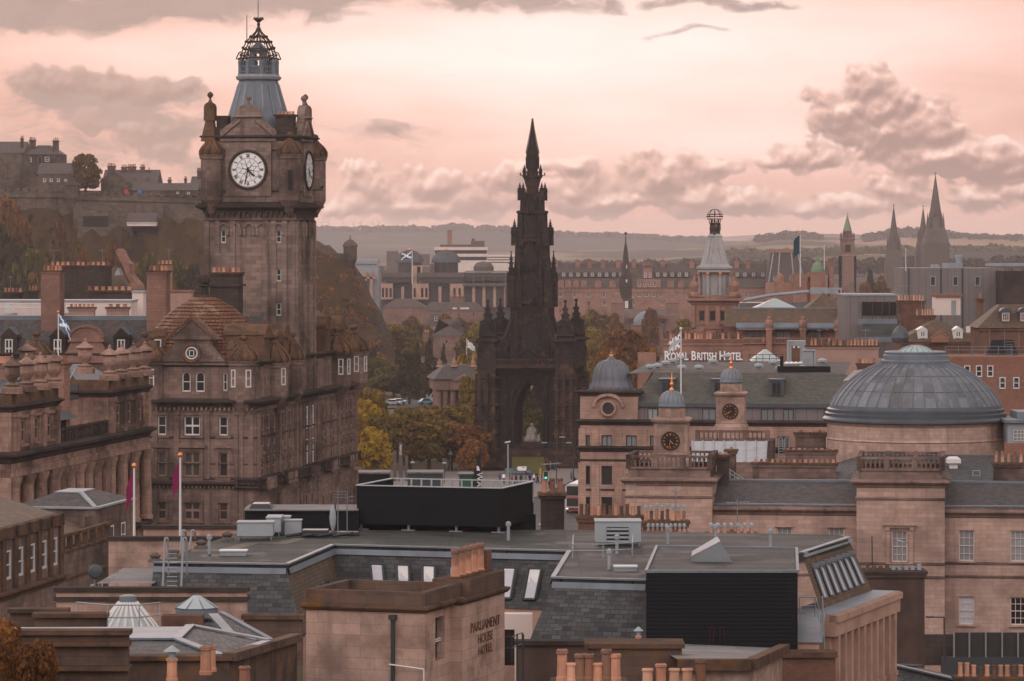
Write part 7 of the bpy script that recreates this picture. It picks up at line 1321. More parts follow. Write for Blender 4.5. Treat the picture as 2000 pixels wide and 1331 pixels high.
for px in(1303,1405,1517):
 a=A(px,2);m=MB(fr);facade(m,None,(a-.75,1.4),(a+.75,1.4),z(772,2),z(742,2));m.box(a-.85,a-.55,1.3,4.5,z(772,2),z(742,2));m.box(a+.55,a+.85,1.3,4.5,z(772,2),z(742,2));m.box(a-.95,a+.95,1.2,5,z(742,2),z(739,2));d=part('dormer',m,'lead_dark',cor);wm,pm=win_meshes(1.1,1.45,*STY['dark2']);put('window',wm,d,fr.w((a,1.33,z(770,2))),-fr.yaw);pp=put('pane',win_meshes(1.1,1.45,*STY['dark'])[1],d,fr.w((a,1.28,z(770,2))),-fr.yaw)
for px,w0 in((1275,1.2),(1385,1.6),(1499,1.5),(1540,1.2),(1620,1.3)):wm,pm=win_meshes(w0,1.9,*STY['dark2']);o=put('window',wm,cor,fr.w((A(px,.6),.55,z(830))),-fr.yaw);put('pane',pm,cor,fr.w((A(px,.6),.5,z(830))),-fr.yaw)
rs=random.Random(2);vm=MB();vm.lathe([(.25,0),(.25,.32),(.62,.38),(.62,.6),(.2,.8)],10);vme=mesh_of(vm,'galvanised',name='roof_vent')
vl=[(1270,724),(1284,722),(1300,716),(1314,712),(1330,706),(1332,725),(1365,725),(1393,713),(1420,703),(1482,722),(1510,715),(1524,726),(1567,726),(1606,712)]
for px,py in vl:Y=16.9*0+F*(CZ-z(727,5))/(py-HZ);o=put('roof_vent',vme,None,(X_(px,Y),Y,z(727,5)-.05));tag(o,'low round cowl vent on the flat roof of the corner block, one of a scatter','vent','cowl vents on the corner block roof')
m=MB();Y=427;m.box(X_(1520,Y),X_(1622,Y),Y,Y+2,Z_(729,Y),Z_(716,Y));m.box(X_(1524,Y),X_(1530,Y),Y,Y+.4,Z_(716,Y),Z_(696,Y));solo('duct_screen',m,'plant_black','low black roof screen with a short post on the corner block','screen')
m=MB();Y=444;m.box(X_(1569,Y),X_(1588,Y),Y,Y+1.4,Z_(716,Y),Z_(686,Y));m.box(X_(1589,Y),X_(1593,Y),Y,Y+1.4,Z_(716,Y),Z_(685,Y));m.box(X_(1568,Y),X_(1594,Y),Y-.1,Y+1.5,Z_(686,Y),Z_(684,Y));solo('air_unit',m,'panel_teal' if 0 else 'lead_pale','upright pale grey air unit on the corner block roof','air unit')
m=MB()
for i in range(5):m.ball((X_(1537+i*9,446),446,Z_(710,446)),.35,6,.6)
solo('dust_sheet',m,'cloth_white','crumpled white sheeting on the corner block roof','sheet')
simple('rooflight','black lattice rooflight box beside the great dome','rooflight',[('frame','steel_dark',lambda m:(m.add([(X_(1645,400),400,Z_(745,400)),(X_(1690,400),400,Z_(736,400)),(X_(1700,406),406,Z_(720,406)),(X_(1668,406),406,Z_(724,406))],[(0,1,2,3)])))])
flagpole('tall white pole with red, white and blue crossed flag before the hotel roof letters',1330,790,645,405,'cloth_navy',1.7,1.5,None,.7,-1,jack,.1,652,gilt=False)
# ================================================================ hotel with roof letters and sculpted lantern tower
Y=520;k=Y/F;z=lambda p:Z_(p,Y);fr=Fr(X_(1295,Y),Y,0,2);A=fr.a_at;ht=thing('lettered_hotel','red stone hotel stack wall with large white roof letters and a crowd of pots','hotel',fr.w((6,3,0)))
chimney(ht,fr,0,A(1451),0,2.4,0,z(663),26,.95,.2,'stone_red',('terracotta','terracotta_pale','pot_dark'),'stone_red',rows=2,jit=.3)
m=MB(fr);m.box(-1,A(1465),-.8,0,0,z(708));m.box(-3.6,-1,.5,3,0,z(690));m.mould([(0,0),(A(1451),0)],z(676),STRING);part('wall',m,'stone_red',ht)
x=A(1297);wx=lambda o:max(v.co.x for v in o.data.vertices)*o.scale[0]
for big,rest in(('R','OYAL'),('B','RITISH'),('H','OTEL')):
 o=text_part('lettering',big,1.80,'cloth_white',ht,fr.w((x,-.55,z(703))),-fr.yaw,.06,'LEFT',bold=.035,xs=.72);x+=wx(o)+.08
 o=text_part('lettering',rest,1.50,'cloth_white',ht,fr.w((x,-.55,z(703))),-fr.yaw,.06,'LEFT',bold=.035,xs=.655);x+=wx(o)+.36
m=MB(fr);m.bar((A(1297),-.5,z(699)),(A(1447),-.5,z(699)),.05,.06);m.bar((A(1297),-.5,z(691)),(A(1447),-.5,z(691)),.05,.06);[m.tube((A(1297+i*15),-.45,z(706)),(A(1297+i*15),-.45,z(689)),.03,n=4)for i in range(11)];part('sign_frame',m,'steel',ht)
Y=575;k=Y/F;z=lambda p:Z_(p,Y);TF=Fr(X_(1396,Y),Y,0,6);fr=TF;lt=thing('lantern_tower','ornate red stone tower with pale lantern top and iron globe held by figures','tower',fr.w((0,0,0)));h=lambda p:p*k
m=MB(fr);facade(m,lt,(-h(43),-h(43)),(h(43),-h(43)),0,z(590),[(h(43+d),z(628),h(13),h(22),'fard')for d in(-23,-2,18)],.35);m.box(-h(43),h(43),-h(42.9),h(43),z(600),z(590));facade(m,None,(h(43),-h(43)),(h(43),h(43)),0,z(590));m.gable(-h(18),h(18),-h(50),-h(43),z(642),z(626),'b');m.box(-h(16),h(16),-h(48),-h(43),0,z(642));part('shaft',m,'stone_red',lt)
m=MB(fr);PQ=[(-h(43),-h(43)),(h(43),-h(43)),(h(43),h(43)),(-h(43),h(43))];m.mould(PQ,z(596),BIGC,True);m.mould(PQ,z(634),STRING,True)
for px in(-40,-13,8,40):m.box(h(px)-h(4),h(px)+h(4),-h(46.5),-h(43),z(640),z(596))
part('cornice',m,'stone_red',lt);m=MB(fr);balus(m,[(x_*1.08,y_*1.08)for x_,y_ in PQ],z(590),h(14),2.2,.22,True,3.0,.25);part('balustrade',m,'stone_red',lt)
for u in(-1,1):
 for v in(-1,1):m=MB(fr);m.lathe([(h(9),z(590)),(h(9),z(574)),(h(6),z(570)),(h(8),z(562)),(h(9),z(558)),(h(8),z(553)),(h(4),z(549)),(h(3),z(544)),(h(1),z(538))],8,(u*h(38),v*h(38),0));part('urn',m,'stone_red',lt)
m=MB(fr);s8=[(h(28),z(590)),(h(28),z(573))];m.sqlathe([(h(22),z(590)),(h(22),z(530))],(0,0,0))
for u in(-1,1):
 for v in(-1,1):
  for d in(0,1):m.lathe([(h(3.4),z(590)),(h(3.2),z(574)),(h(2.7),z(540)),(h(3.6),z(534)),(h(3.8),z(531))],8,(u*h(29 if d else 12),v*h(12 if d else 29),0))
m.sqlathe([(h(31),z(532)),(h(31),z(527)),(h(34),z(525)),(h(34),z(521)),(h(30),z(520)),(h(27),z(517)),(h(19),z(490)),(h(13.5),z(464)),(h(14.5),z(462)),(h(12),z(460)),(h(10),z(457))],(0,0,0));lan=part('lantern',m,'lead_warm',lt)
for u in(-.62,-.3,.3,.62):m=MB(fr);m.bar((u*h(26),-h(26.8),z(516)),(u*h(13),-h(13.8),z(466)),.3,.12);part('lantern_rib',m,'lead_warm',lan)
m=MB(fr);m.tube((0,-h(14.5),z(475)),(0,-h(15.6),z(475)),h(4),n=10);part('lantern_boss',m,'lead_warm',lan);m=MB(fr);m.box(-h(7),h(7),-h(24.5),-h(21.5),z(590),z(560));part('lantern_panel',m,'lead_warm',lan)
m=MB(fr);
for u in(-1,1):
 for d in(0,1):m.ball((u*h(29 if d else 12),-h(12 if d else 29),z(535)),h(4.6),6)
part('capital',m,'gilt',lan)
m=MB(fr)
for i in range(3):
 an=.5+i*2.09;c=(h(7.5)*math.cos(an),h(7.5)*math.sin(an));o_=(math.cos(an),math.sin(an))
 m.lathe([(h(4.6),z(460)),(h(3.6),z(453)),(h(4.2),z(446)),(h(3.2),z(441)),(h(4),z(437)),(h(1.4),z(434.5)),(h(2.4),z(432.5)),(h(.9),z(429))],8,(c[0],c[1],0));
 for q in(-1,1):s0=(c[0]-o_[1]*q*h(2.4),c[1]+o_[0]*q*h(2.4),z(438));el_=(c[0]*1.3-o_[1]*q*h(4.2),c[1]*1.3+o_[0]*q*h(4.2),z(435));m.tube(s0,el_,h(1.3),h(1),5);m.tube(el_,(c[0]*1.55-o_[1]*q*h(3),c[1]*1.55+o_[0]*q*h(3),z(429)),h(1),h(.8),5)
for i in range(12):u,v=i*math.pi/6,(i+1)*math.pi/6;m.tube((h(11),h(5)*math.cos(u),z(444)+h(7)*math.sin(u)),(h(11),h(5)*math.cos(v),z(444)+h(7)*math.sin(v)),h(.5),n=4)
part('statue_group',m,'bronze',lan);m=MB(fr)
for i in range(20):
 u,v=i*math.pi/10,(i+1)*math.pi/10
 for zz in(z(428),z(419)):m.tube((h(15)*math.cos(u),h(15)*math.sin(u),zz),(h(15)*math.cos(v),h(15)*math.sin(v),zz),h(.9),n=4)
 m.ball((h(15)*math.cos(u),h(15)*math.sin(u),z(423.5)),h(1.6),5)
for i in range(4):
 an=i*math.pi/4
 P_=[(h(15)*math.cos(t)*math.cos(an),h(15)*math.cos(t)*math.sin(an),z(424)+h(15)*math.sin(t))for t in[math.pi*j/12 for j in range(13)]];m.path(P_,h(.5),4)
m.tube((0,0,z(456)),(0,0,z(409)),h(.5),n=4);part('iron_globe',m,'bronze',lan)
Y=560;k=Y/F;z=lambda p:Z_(p,Y);fr=Fr(X_(1440,Y),Y,0,4);A=fr.a_at;rg=thing('attic_range','red stone range with deep slate roof and three recessed window bays','building',fr.w((8,4,0)));aE=A(1645)
m=MB(fr);facade(m,rg,(0,1.2),(aE,1.2),0,z(645),[(A(px),z(662),30*k,14*k,'dark2')for px in(1472,1530,1592)],.3);m.box(0,aE,-.2,1,0,z(672));part('wall',m,'stone_red',rg);m=MB(fr);m.add([(-2,0,z(638)),(aE,0,z(638)),(aE,5,z(604)),(-2,5,z(604)),(-2,12,z(640)),(aE,12,z(640))],[(0,1,2,3),(3,2,5,4)]);part('roof',m,'slate_rust',rg)
m=MB(fr);m.add([(-.2,-.6,z(640)),(aE-1,-.6,z(640)),(aE-1,.4,z(631)),(-.2,.4,z(631))],[(0,1,2,3)]);m.box(0,aE-1,-.5,.9,z(643),z(640));m.box(-1,aE,4.8,5.3,z(605),z(602));part('lead_eaves',m,'lead',rg);m=MB(fr);balus(m,[(0,-.4),(aE,-.4)],z(672),1.0,2,.16,pier=4);part('balustrade',m,'stone_red',rg)
for px in(1502,1568,1637):m=MB(fr);m.box(A(px)-.45,A(px)+.45,-1.3,-.4,z(690),z(645));m.lathe([(.62,z(645)),(.5,z(641)),(.65,z(634)),(.6,z(628)),(.3,z(624)),(.35,z(621)),(.05,z(617))],8,(A(px),-.85,0));part('caryatid_pier',m,'stone_red',rg)
m=MB();yy=575;m.hip(X_(1474,yy),X_(1560,yy),yy,yy+8,Z_(603,yy),Z_(584,yy),3.2,3.9);part('glass_roof',m,'glass_frost',rg);m=MB();m.hip(X_(1575,yy),X_(1650,yy),yy,yy+8,Z_(603,yy),Z_(573,yy),2.95,3.9);part('pyramid_roof',m,'slate_rust',rg)
chimney(rg,fr,A(1636,2),A(1657,2),2,4,z(690),z(577),3,.7,.2,'stone_red','terracotta','stone_red')
m=MB();yy=600;m.box(X_(1445,yy),X_(1650,yy),yy,yy+10,Z_(640,yy),Z_(592,yy));part('rear_block',m,'zinc_grey',rg);m=MB();m.path([W_(1450,588,598),W_(1500,578,598),W_(1580,570,598)],.35,6);m.box(X_(1585,598),X_(1645,598),598,601,Z_(574,598),Z_(563,598));part('roof_duct',m,'lead_pale',rg)
Y=500;simple('rooftop_hut','pale green rooftop lift hut with brown double door','hut',[('body','lead_pale',lambda m:m.box(X_(1540,Y),X_(1574,Y),Y,Y+3,Z_(716,Y),Z_(666,Y))),('door','brick_brown',lambda m:m.box(X_(1546,Y),X_(1562,Y),Y-.05,Y-.01,Z_(714,Y),Z_(676,Y))),('sign','cloth_white',lambda m:(m.box(X_(1549,Y),X_(1552,Y),Y-.09,Y-.055,Z_(680,Y),Z_(676.5,Y)),m.box(X_(1558,Y),X_(1561,Y),Y-.09,Y-.055,Z_(680,Y),Z_(676.5,Y))))])
simple('glass_rooflight','low white hipped glass rooflight just right of the roof letters','rooflight',[('glazing','glass_frost',lambda m:m.hip(X_(1468,490),X_(1528,490),490,496,Z_(706,490),Z_(684,490),1.9,2.6)),('rail','steel_dark',lambda m:[m.tube((X_(1464,489),489,Z_(y,489)),(X_(1530,489),489,Z_(y,489)),.04,n=4)for y in(693,701)]and[m.tube((X_(1464+i*13,489),489,Z_(710,489)),(X_(1464+i*13,489),489,Z_(693,489)),.04,n=4)for i in range(6)])])
stackwall('chimney_wall','long pinkish rendered chimney wall with a double row of pots left of the great dome',1576,1716,676,760,470,20,.8,'harl_pink',('terracotta','terracotta_pale','pot_dark'),2.0,2,pr=.16,jit=.25);stackwall('chimney_stack','low stack with five orange pots peeping over the slate mansard by the dome',1676,1712,711,745,430,5,.55,'brick_brown')
Y=520;t=slab('glass_attic','dark glazed rooftop storey with grey fascia behind the rust slate roof',1650,1752,578,700,540,12,'zinc_grey','building');simple('glazing','wide brown tinted window strip of the dark rooftop storey','window',[('pane','glass_dark',lambda m:m.box(X_(1684,539),X_(1752,539),539.6,539.95,Z_(615,539),Z_(590,539))),('mullion','frame_dark',lambda m:[m.box(X_(p_,539),X_(p_+1.5,539),539.5,539.6,Z_(625,539),Z_(588,539))for p_ in(1684,1704,1723,1737,1751)])])
simple('roof_terrace','flat green roof panel edged in lead below the tinted window strip','roof',[('deck','felt_green',lambda m:m.add([(X_(1684,530),530,Z_(660,530)),(X_(1752,530),530,Z_(660,530)),(X_(1752,537),537,Z_(633,537)),(X_(1684,537),537,Z_(633,537))],[(0,1,2,3)])),('edge','lead',lambda m:(m.box(X_(1674,529),X_(1752,529),529.4,529.9,Z_(668,529),Z_(659,529)),m.box(X_(1674,538),X_(1752,538),537.4,538,Z_(634,538),Z_(624,538))))])
t,fr=block('zinc_block','big plain grey metal clad block with narrow windows at the right',1762,1962,524,700,640,14,'zinc_grey');Y=640;m=MB()
for px in(1822,1866,1909,1952):wm,pm=win_meshes(.95,1.7,1,1,'lead_pale','glass_dark',.14,.06,0);o=put('window',wm,t,W_(px,559,639.95));put('pane',pm,t,W_(px,559,639.9))
for px in(1775,1838,1880,1976):m.box(X_(px,Y)-.1,X_(px,Y)+.1,Y-.15,Y,Z_(640,Y),Z_(524,Y));m.box(X_(px,Y),X_(px+42,Y),Y-.05,Y,Z_(540,Y)-.02,Z_(540,Y))if 0 else None
part('downpipe',m,'steel_dark',t);m=MB();m.box(X_(1843,648),X_(1880,648),648,650,Z_(526,648),Z_(514,648));m.box(X_(1820,648),X_(1834,648),648,650,Z_(526,648),Z_(517,648));m.box(X_(1930,648),X_(2010,648),646,652,Z_(520,648),Z_(515,648));m.lathe([(.5,0),(.7,1.2),(.6,1.4)],10,W_(1873,514,649));part('roof_plant',m,'lead_pale',t)
t,fr=block('zinc_block','nearer end of the metal clad block at the picture edge',1960,2040,530,700,630,12,'stone_dark');
simple('roof_shed','white rendered roof hut with brown flat roof and pale door','hut',[('body','white_wall',lambda m:m.box(X_(1827,500),X_(1876,500),500,504,Z_(616,500),Z_(580,500))),('roof','brick_red',lambda m:m.box(X_(1825,500),X_(1880,500),499.7,504.3,Z_(580,500),Z_(575,500))),('door','lead_pale',lambda m:m.box(X_(1858,500),X_(1867,500),499.93,499.98,Z_(615,500),Z_(587,500)))])
stackwall('chimney_stack','broad brown stack with nine tall pale orange pots left of the white roof hut',1754,1806,588,690,495,9,.75,'brick_brown','terracotta_pale',pr=.15,jit=0);stackwall('chimney_stack','low stack with seven pale orange pots below the white roof hut',1790,1826,617,660,490,7,.8,'brick_brown','terracotta_pale',pr=.14,jit=0);stackwall('chimney_stack','slim stack with one tall orange pot above the arched dormers',1911,1921,584,640,480,1,.9,'brick_brown','terracotta_pale',pr=.18)
Y=478;t,fr=cottage('attic_house','brown slated attic house with two white pointed dormers and stone gablet','house',1760,1912,668,626,740,Y,9,'brick_brown','slate_rust',[],5,ridge_frac=.45)
for px in(1802,1871):a=fr.a_at(px,.5);m=MB(fr);m.box(a-.62,a+.62,.3,3,Z_(662,Y),Z_(645,Y));m.gable(a-.7,a+.7,.2,3,Z_(645,Y),Z_(638,Y),'b');d=part('dormer',m,'white_paint',t);wm,pm=win_meshes(.75,.95,*STY['far']);put('window',wm,d,fr.w((a,.24,Z_(660.5,Y))));put('pane',pm,d,fr.w((a,.2,Z_(660.5,Y))))
a=fr.a_at(1836,0);m=MB(fr);m.gable(a-1.3,a+1.3,-.2,2,Z_(662,Y),Z_(648,Y),'b');m.lathe([(1.5,0),(1.3,.6),(.5,1.2),(.1,1.5)],10,(a,.6,Z_(669,Y)));part('stone_gablet',m,'brick_red',t);m=MB(fr);a=fr.a_at(1894,1);m.box(a-.5,a+.5,.6,.9,Z_(650,Y),Z_(638,Y));part('rooflight',m,'white_wall',t)
simple('onion_cupola','small grey lead onion cupola at the left end of the brown attic house','cupola',[('dome','lead_dark',lambda m:m.lathe([(1.05,0),(1.15,.5),(1.0,1.2),(.6,1.75),(.2,2.1),(.1,2.5),(.16,2.7),(.05,3.6)],10,W_(1758,668,470)))])
Y=455;t,fr=cottage('attic_house','dark slated house with arched white-barred dormers at the right edge','house',1913,2060,641,596,740,Y,9,'brick_brown','slate_rust',[],3.2,ridge_frac=.4)
for px in(1964,2000):a=fr.a_at(px,.5);m=MB(fr);m.box(a-.6,a+.6,.5,4,Z_(630,Y),Z_(610,Y));m.lathe([(.75,0),(.75,.1)],8,(a,2,Z_(610,Y)));m.add([(a+.75*math.cos(u),q,Z_(611,Y)+.6*math.sin(u))for q in(.35,4)for u in[math.pi*i/8 for i in range(9)]],[tuple(range(8,-1,-1))]+[(i,i+1,i+10,i+9)for i in range(8)]);d=part('dormer',m,'lead_dark',t);wm,pm=win_meshes(.9,1.05,*STY['geod']);put('window',wm,d,fr.w((a,.42,Z_(628,Y))));put('pane',pm,d,fr.w((a,.38,Z_(628,Y))))
Y=420;t,fr=block('brick_block','red brick block with sash windows behind scaffold rails right of the great dome',1850,2060,697,900,Y,10,'brick_red')
for px in(1889,1912,1934,1958,1985):wm,pm=win_meshes(.72,1.35,*STY['sash']);put('window',wm,t,W_(px,737 if px<1950 else 760,Y-.03));put('pane',pm,t,W_(px,737 if px<1950 else 760,Y-.08))
Y=418;m=MB();P=lambda x,y,o=0:(X_(x,Y),Y+o,Z_(y,Y))
for x in range(1846,2010,26):m.tube(P(x,700),P(x,676),.04,n=4);m.tube(P(x,720),P(x,780),.04,n=4)if x>1930 else None
for y in(677,684,692):m.tube(P(1846,y),P(2010,y),.035,n=4)
for y in(745,757):m.tube(P(1930,y),P(2010,y),.035,n=4)
for x in(1933,1962,1990):m.tube(P(x,680),P(x,646),.04,n=4);m.tube(P(1933,650),P(1992,650),.03,n=4)
solo('scaffold',m,'steel','tangle of grey scaffold rails along the red brick block roof','scaffold');simple('sloping_hatch','dark sloping roof hatch with ladder beside the scaffold rails','hatch',[('body','cladding_black',lambda m:m.add([(X_(1925,425),425,Z_(698,425)),(X_(1990,425),425,Z_(698,425)),(X_(1978,429),429,Z_(664,429)),(X_(1937,429),429,Z_(664,429))],[(0,1,2,3)])),('ladder','steel',lambda m:[m.tube(W_(1964,y,424),W_(1978,y,424),.03,n=4)for y in range(668,698,5)])])
simple('blue_cabin','pale blue rooftop cabin with barred window at the right edge beside the drum','hut',[('body','lead_pale',lambda m:m.box(X_(1968,340),X_(2050,340),340,346,Z_(866,340),Z_(826,340))),('roof','lead',lambda m:(m.box(X_(1962,340),X_(2050,340),339.6,347,Z_(826,340),Z_(820,340)),m.box(X_(1990,340),X_(2050,340),341,346,Z_(820,340),Z_(806,340)))),('window','glass_curtain',lambda m:m.box(X_(1980,340),X_(2000,340),339.93,339.98,Z_(861,340),Z_(840,340))),('window_bars','white_paint',lambda m:[m.box(X_(x,340),X_(x+1.2,340),339.9,339.93,Z_(861,340),Z_(840,340))for x in(1979,1986,1993,1999)]and[m.box(X_(1979,340),X_(2000,340),339.9,339.93,Z_(y,340),Z_(y-1.2,340))for y in(862,855,848,841)])])
Y=610;simple('flag_turret','red turret roofline with small green copper dome below the teal flag','building',[('wall','stone_red',lambda m:(m.box(X_(1513,Y),X_(1590,Y),Y,Y+6,0,Z_(552,Y)),m.box(X_(1582,Y),X_(1612,Y),Y-1,Y+6,0,Z_(532,Y)),m.box(X_(1548,Y),X_(1576,Y),Y-.5,Y+5,0,Z_(536,Y)),m.lathe([(.9,0),(.7,1.0),(.2,1.6)],8,W_(1524,552,Y+2)),m.box(X_(1620,Y),X_(1628,Y),Y,Y+3,0,Z_(505,Y)))),('dome','copper_green',lambda m:m.lathe([(1.15,0),(1.1,.5),(.75,1.3),(.3,1.8),(.3,2.1),(.05,2.9)],10,W_(1597,532,Y+1.2)))])
flagpole('tall white pole with dark teal flag before the ribbed mansard pavilion',1563,560,458,605,'cloth_teal',1.4,3.0,None,.8,-1,None,.1);
for px,y0,y1,Y in((1769,530,485,640),(1610,530,478,620)):m=MB();m.tube(W_(px,y0,Y),W_(px,y1,Y),.09,.06,5);solo('bare_pole',m,'white_paint','bare white pole '+('on the corner of the grey metal block' if px>1700 else 'right of the small green copper dome'),'pole')
# ================================================================ FOREGROUND ROOFS
def Q(mb,*pts):mb.poly([W_(*p)for p in pts])
def gz_(px,py,zz):Y=F*(CZ-zz)/(py-HZ);return(X_(px,Y),Y,zz)
def pbox(mb,p0,p1,yt,yb,Y,d):mb.box(X_(p0,Y),X_(p1,Y),Y,Y+d,Z_(yb,Y),Z_(yt,Y))
ZR=23.1;hb=thing('mansard_block','wide dark slate mansard block with flat green felt roof behind the lettered pink stack','building',W_(820,1300,200))
RP=[(300,1100),(560,1104),(650,1066),(1112,1078),(1080,1130),(1262,1135),(1450,1110),(1566,1081),(1657,1053),(1640,1045),(1100,1035),(470,1038)]
m=MB();pl=[gz_(x,y,ZR)for x,y in RP];m.prism([p[:2]for p in pl],ZR-.45,ZR);part('flat_roof',m,'felt_green',hb)
m=MB();pp=[gz_(*q,ZR+.012)for q in((1080,1129),(1112,1079),(1105,1041),(1640,1047),(1654,1054),(1565,1080),(1262,1133))];m.poly(pp);part('grey_felt',m,'felt_grey',hb)
m=MB();m.poly([gz_(*q,ZR+.01)for q in((372,1078),(450,1077),(505,1062),(560,1063),(600,1052),(575,1051),(545,1059),(480,1060),(430,1073),(375,1073))]);part('walkway',m,'felt_tan',hb)
ED=[gz_(*q,ZR)for q in RP[:6]];m=MB()
for p,q in zip(ED,ED[1:]):d=Vector((q[1]-p[1],p[0]-q[0],0)).normalized()*.12;m.add([(p[0]+d.x,p[1]+d.y,ZR-.16),(q[0]+d.x,q[1]+d.y,ZR-.16),(q[0]+d.x*1.8,q[1]+d.y*1.8,ZR-.46),(p[0]+d.x*1.8,p[1]+d.y*1.8,ZR-.46)],[(0,1,2,3)]);m.bar((p[0],p[1],ZR),(q[0],q[1],ZR),.25,.09)
part('lead_edge',m,'lead',hb);B=[W_(285,1245,188.6),W_(592,1245,187.6),W_(668,1176,201),W_(1086,1192,196),W_(1034,1252,180.5),W_(1268,1256,179.3)]
for i,(nm,mt)in enumerate((('slate_slope','slate_near'),('slate_slope','slate_rust'),('slate_slope','slate_near'),('slate_slope','slate_near'),('slate_slope','slate_near'))):
 m=MB();e=lambda p:(p[0],p[1]-.02,ZR-.3);m.poly([B[i],B[i+1],e(ED[i+1]),e(ED[i])]);sl=part(nm,m,mt,hb)
 if i in(1,2):
  T0,T1,C1,C0=[Vector(v)for v in(e(ED[i]),e(ED[i+1]),B[i+1],B[i])];at=lambda u,v:(T0+(T1-T0)*u)*(1-v)+(C0+(C1-C0)*u)*v;nn=(T1-T0).cross(C0-T0).normalized();nn=nn if nn.y<0 else-nn
  for u,v0,v1 in([(x,.24,.83)for x in(.185,.30,.413,.53,.635,.76,.87)]if i==2 else[(.36+.12*j,.45,.75)for j in range(4)]):
   du,o=(.028 if i==2 else.03),nn*.14
   m=MB();C=[at(u-du,v0),at(u+du,v0),at(u+du,v1),at(u-du,v1)]
   for a,b in zip(C,C[1:]+C[:1]):m.tube(a+o*.6,b+o*.6,.085,n=4)
   m.add([tuple(c)for c in C]+[tuple(c+o*.6)for c in C],[(0,1,5,4),(1,2,6,5),(2,3,7,6),(3,0,4,7)]);rw=part('roof_window',m,'frame_dark',sl);m=MB();m.poly([tuple(c+o*.5)for c in C])
   part('pane',m,'blind_pale' if i==2 else 'glass_dark',rw)
   if i==2 and u>.1:m=MB();v2=v0+(v1-v0)*(.45 if u in(.30,.413,.87,.635)else.08);m.poly([tuple(c+o*.54)for c in(at(u-du,v0),at(u+du,v0),at(u+du,v2),at(u-du,v2))]);part('blind',m,'white_paint',rw)
m=MB();m.poly([W_(592,1245,187.7),W_(668,1176,201.2),W_(668,1400,201.2),W_(592,1400,187.7)]);m.poly([W_(668,1176,201.1),W_(1086,1190,196.1),W_(1086,1420,196.1),W_(668,1420,201.1)]);m.poly([W_(1034,1251,180.6),W_(1600,1260,179.4),W_(1600,1400,179.4),W_(1034,1400,180.6)]);part('wall',m,'concrete_pink',hb)
T0,T1,C1,C0=[Vector(v)for v in(gz_(1566,1083,ZR-.1),gz_(1657,1053,ZR-.1),W_(1704,1156,206),W_(1604,1194,195.4))];at=lambda u,v:(T0+(T1-T0)*u)*(1-v)+(C0+(C1-C0)*u)*v;nn=(C0-T0).cross(T1-T0).normalized();nn=nn if nn.x>0 else-nn
m=MB();m.poly([tuple(v)for v in(T0,C0,C1,T1)]);sl=part('slate_slope',m,'slate_rust',hb);m=MB();m.bar(at(0,.06)+nn*.05,at(1,.06)+nn*.05,.3,.12);m.bar(at(0,0),at(1,0),.3,.14);part('lead_ridge',m,'lead_pale',sl)
for j in range(7):
 u=.12+j*.125;m=MB();C=[at(u-.03,.30),at(u+.03,.30),at(u+.03,.82),at(u-.03,.82)];o=nn*.12
 for a,b in zip(C,C[1:]+C[:1]):m.tube(a+o,b+o,.05,n=4)
 c=at(u,.27)+o;m.box(c.x-.2,c.x+.2,c.y-.2,c.y+.2,c.z-.05,c.z+.14);rw=part('roof_window',m,'lead',sl);m=MB();m.poly([tuple(q+o*.8)for q in C]);part('pane',m,'blind_pale',rw)
rfr=Fr(X_(1622,193),193,0,math.degrees(math.atan2(-(206-193),X_(1745,206)-X_(1622,193))));Lr=math.hypot(X_(1745,206)-X_(1622,193),13);m=MB(rfr)
m.box(0,Lr,.05,3,6,19.2);m.box(-.2,Lr+.2,-.35,1.6,19.1,20.25)
m.box(-.2,Lr+.2,-.5,0,19.85,20.2)
for j in range(10):a=Lr*(j+.5)/10;m.box(a-.2,a+.2,-.32,.06,6,19.1);m.box(a-.22,a+.22,-.4,.06,15.6,15.85)
m.box(0,Lr,-.12,.06,15.2,15.6);rb=part('ribbed_facade',m,'concrete_pink',hb);m=MB(rfr);m.box(-.1,Lr,-.2,2.4,20.24,20.27);part('gutter',m,'lead',rb)
bx=thing('roof_box','large black slate-hung roof box with pale flat top and wedge rooflight','roof box',W_(1410,1250,180));m=MB();T=[gz_(*q,23.87)for q in((1262,1117),(1558,1117),(1556,1072),(1283,1068))];m.prism([p[:2]for p in T],17.5,23.8);part('wall',m,'cladding_black',bx)
m=MB();m.prism([p[:2]for p in T],23.8,23.87);part('top',m,'felt_grey',bx);m=MB();[m.bar((p[0],p[1],23.82),(q[0],q[1],23.82),.14,.13)for p,q in zip(T,T[1:]+T[:1])];part('edge_trim',m,'lead',bx)
m=MB();p=[gz_(*q,23.88)for q in((1350,1098),(1431,1098),(1425,1088),(1352,1088))];t_=1.02;m.add(list(p)+[(p[0][0]+1.45,p[0][1],23.88+t_),(p[0][0]+1.45,p[2][1],23.88+t_),(p[0][0],p[0][1],24.15),(p[3][0],p[3][1],24.15)],[(0,1,4,6),(1,2,5,4),(2,3,7,5),(3,0,6,7)]);wd=part('rooflight',m,'steel',bx);m=MB();m.add([(p[0][0],p[0][1]-.02,24.17),(p[0][0]+1.47,p[0][1]-.02,23.9+t_),(p[0][0]+1.47,p[2][1],23.9+t_),(p[3][0],p[3][1],24.17)],[(0,1,2,3)]);part('glazing',m,'lead',wd)
m=MB();[m.path([W_(x,1255,177.9),W_(x,1228,177.9),W_(x+4,1224,177.9),W_(x+8,1228,177.9),W_(x+8,1255,177.9)],.018,4)for x in(1386,1406)];part('hoop',m,'hoop_red',bx)
PSF=Fr(*gz_(980,1042,ZR)[:2],0,17);fr=PSF;aL=fr.a_at(697);ps=thing('plant_screen','big black louvred plant screen on steel legs on the flat roof','plant screen',fr.w((-4,2,ZR)));z0,z1=ZR+.35,Z_(955,PSF.y);bk=6.4
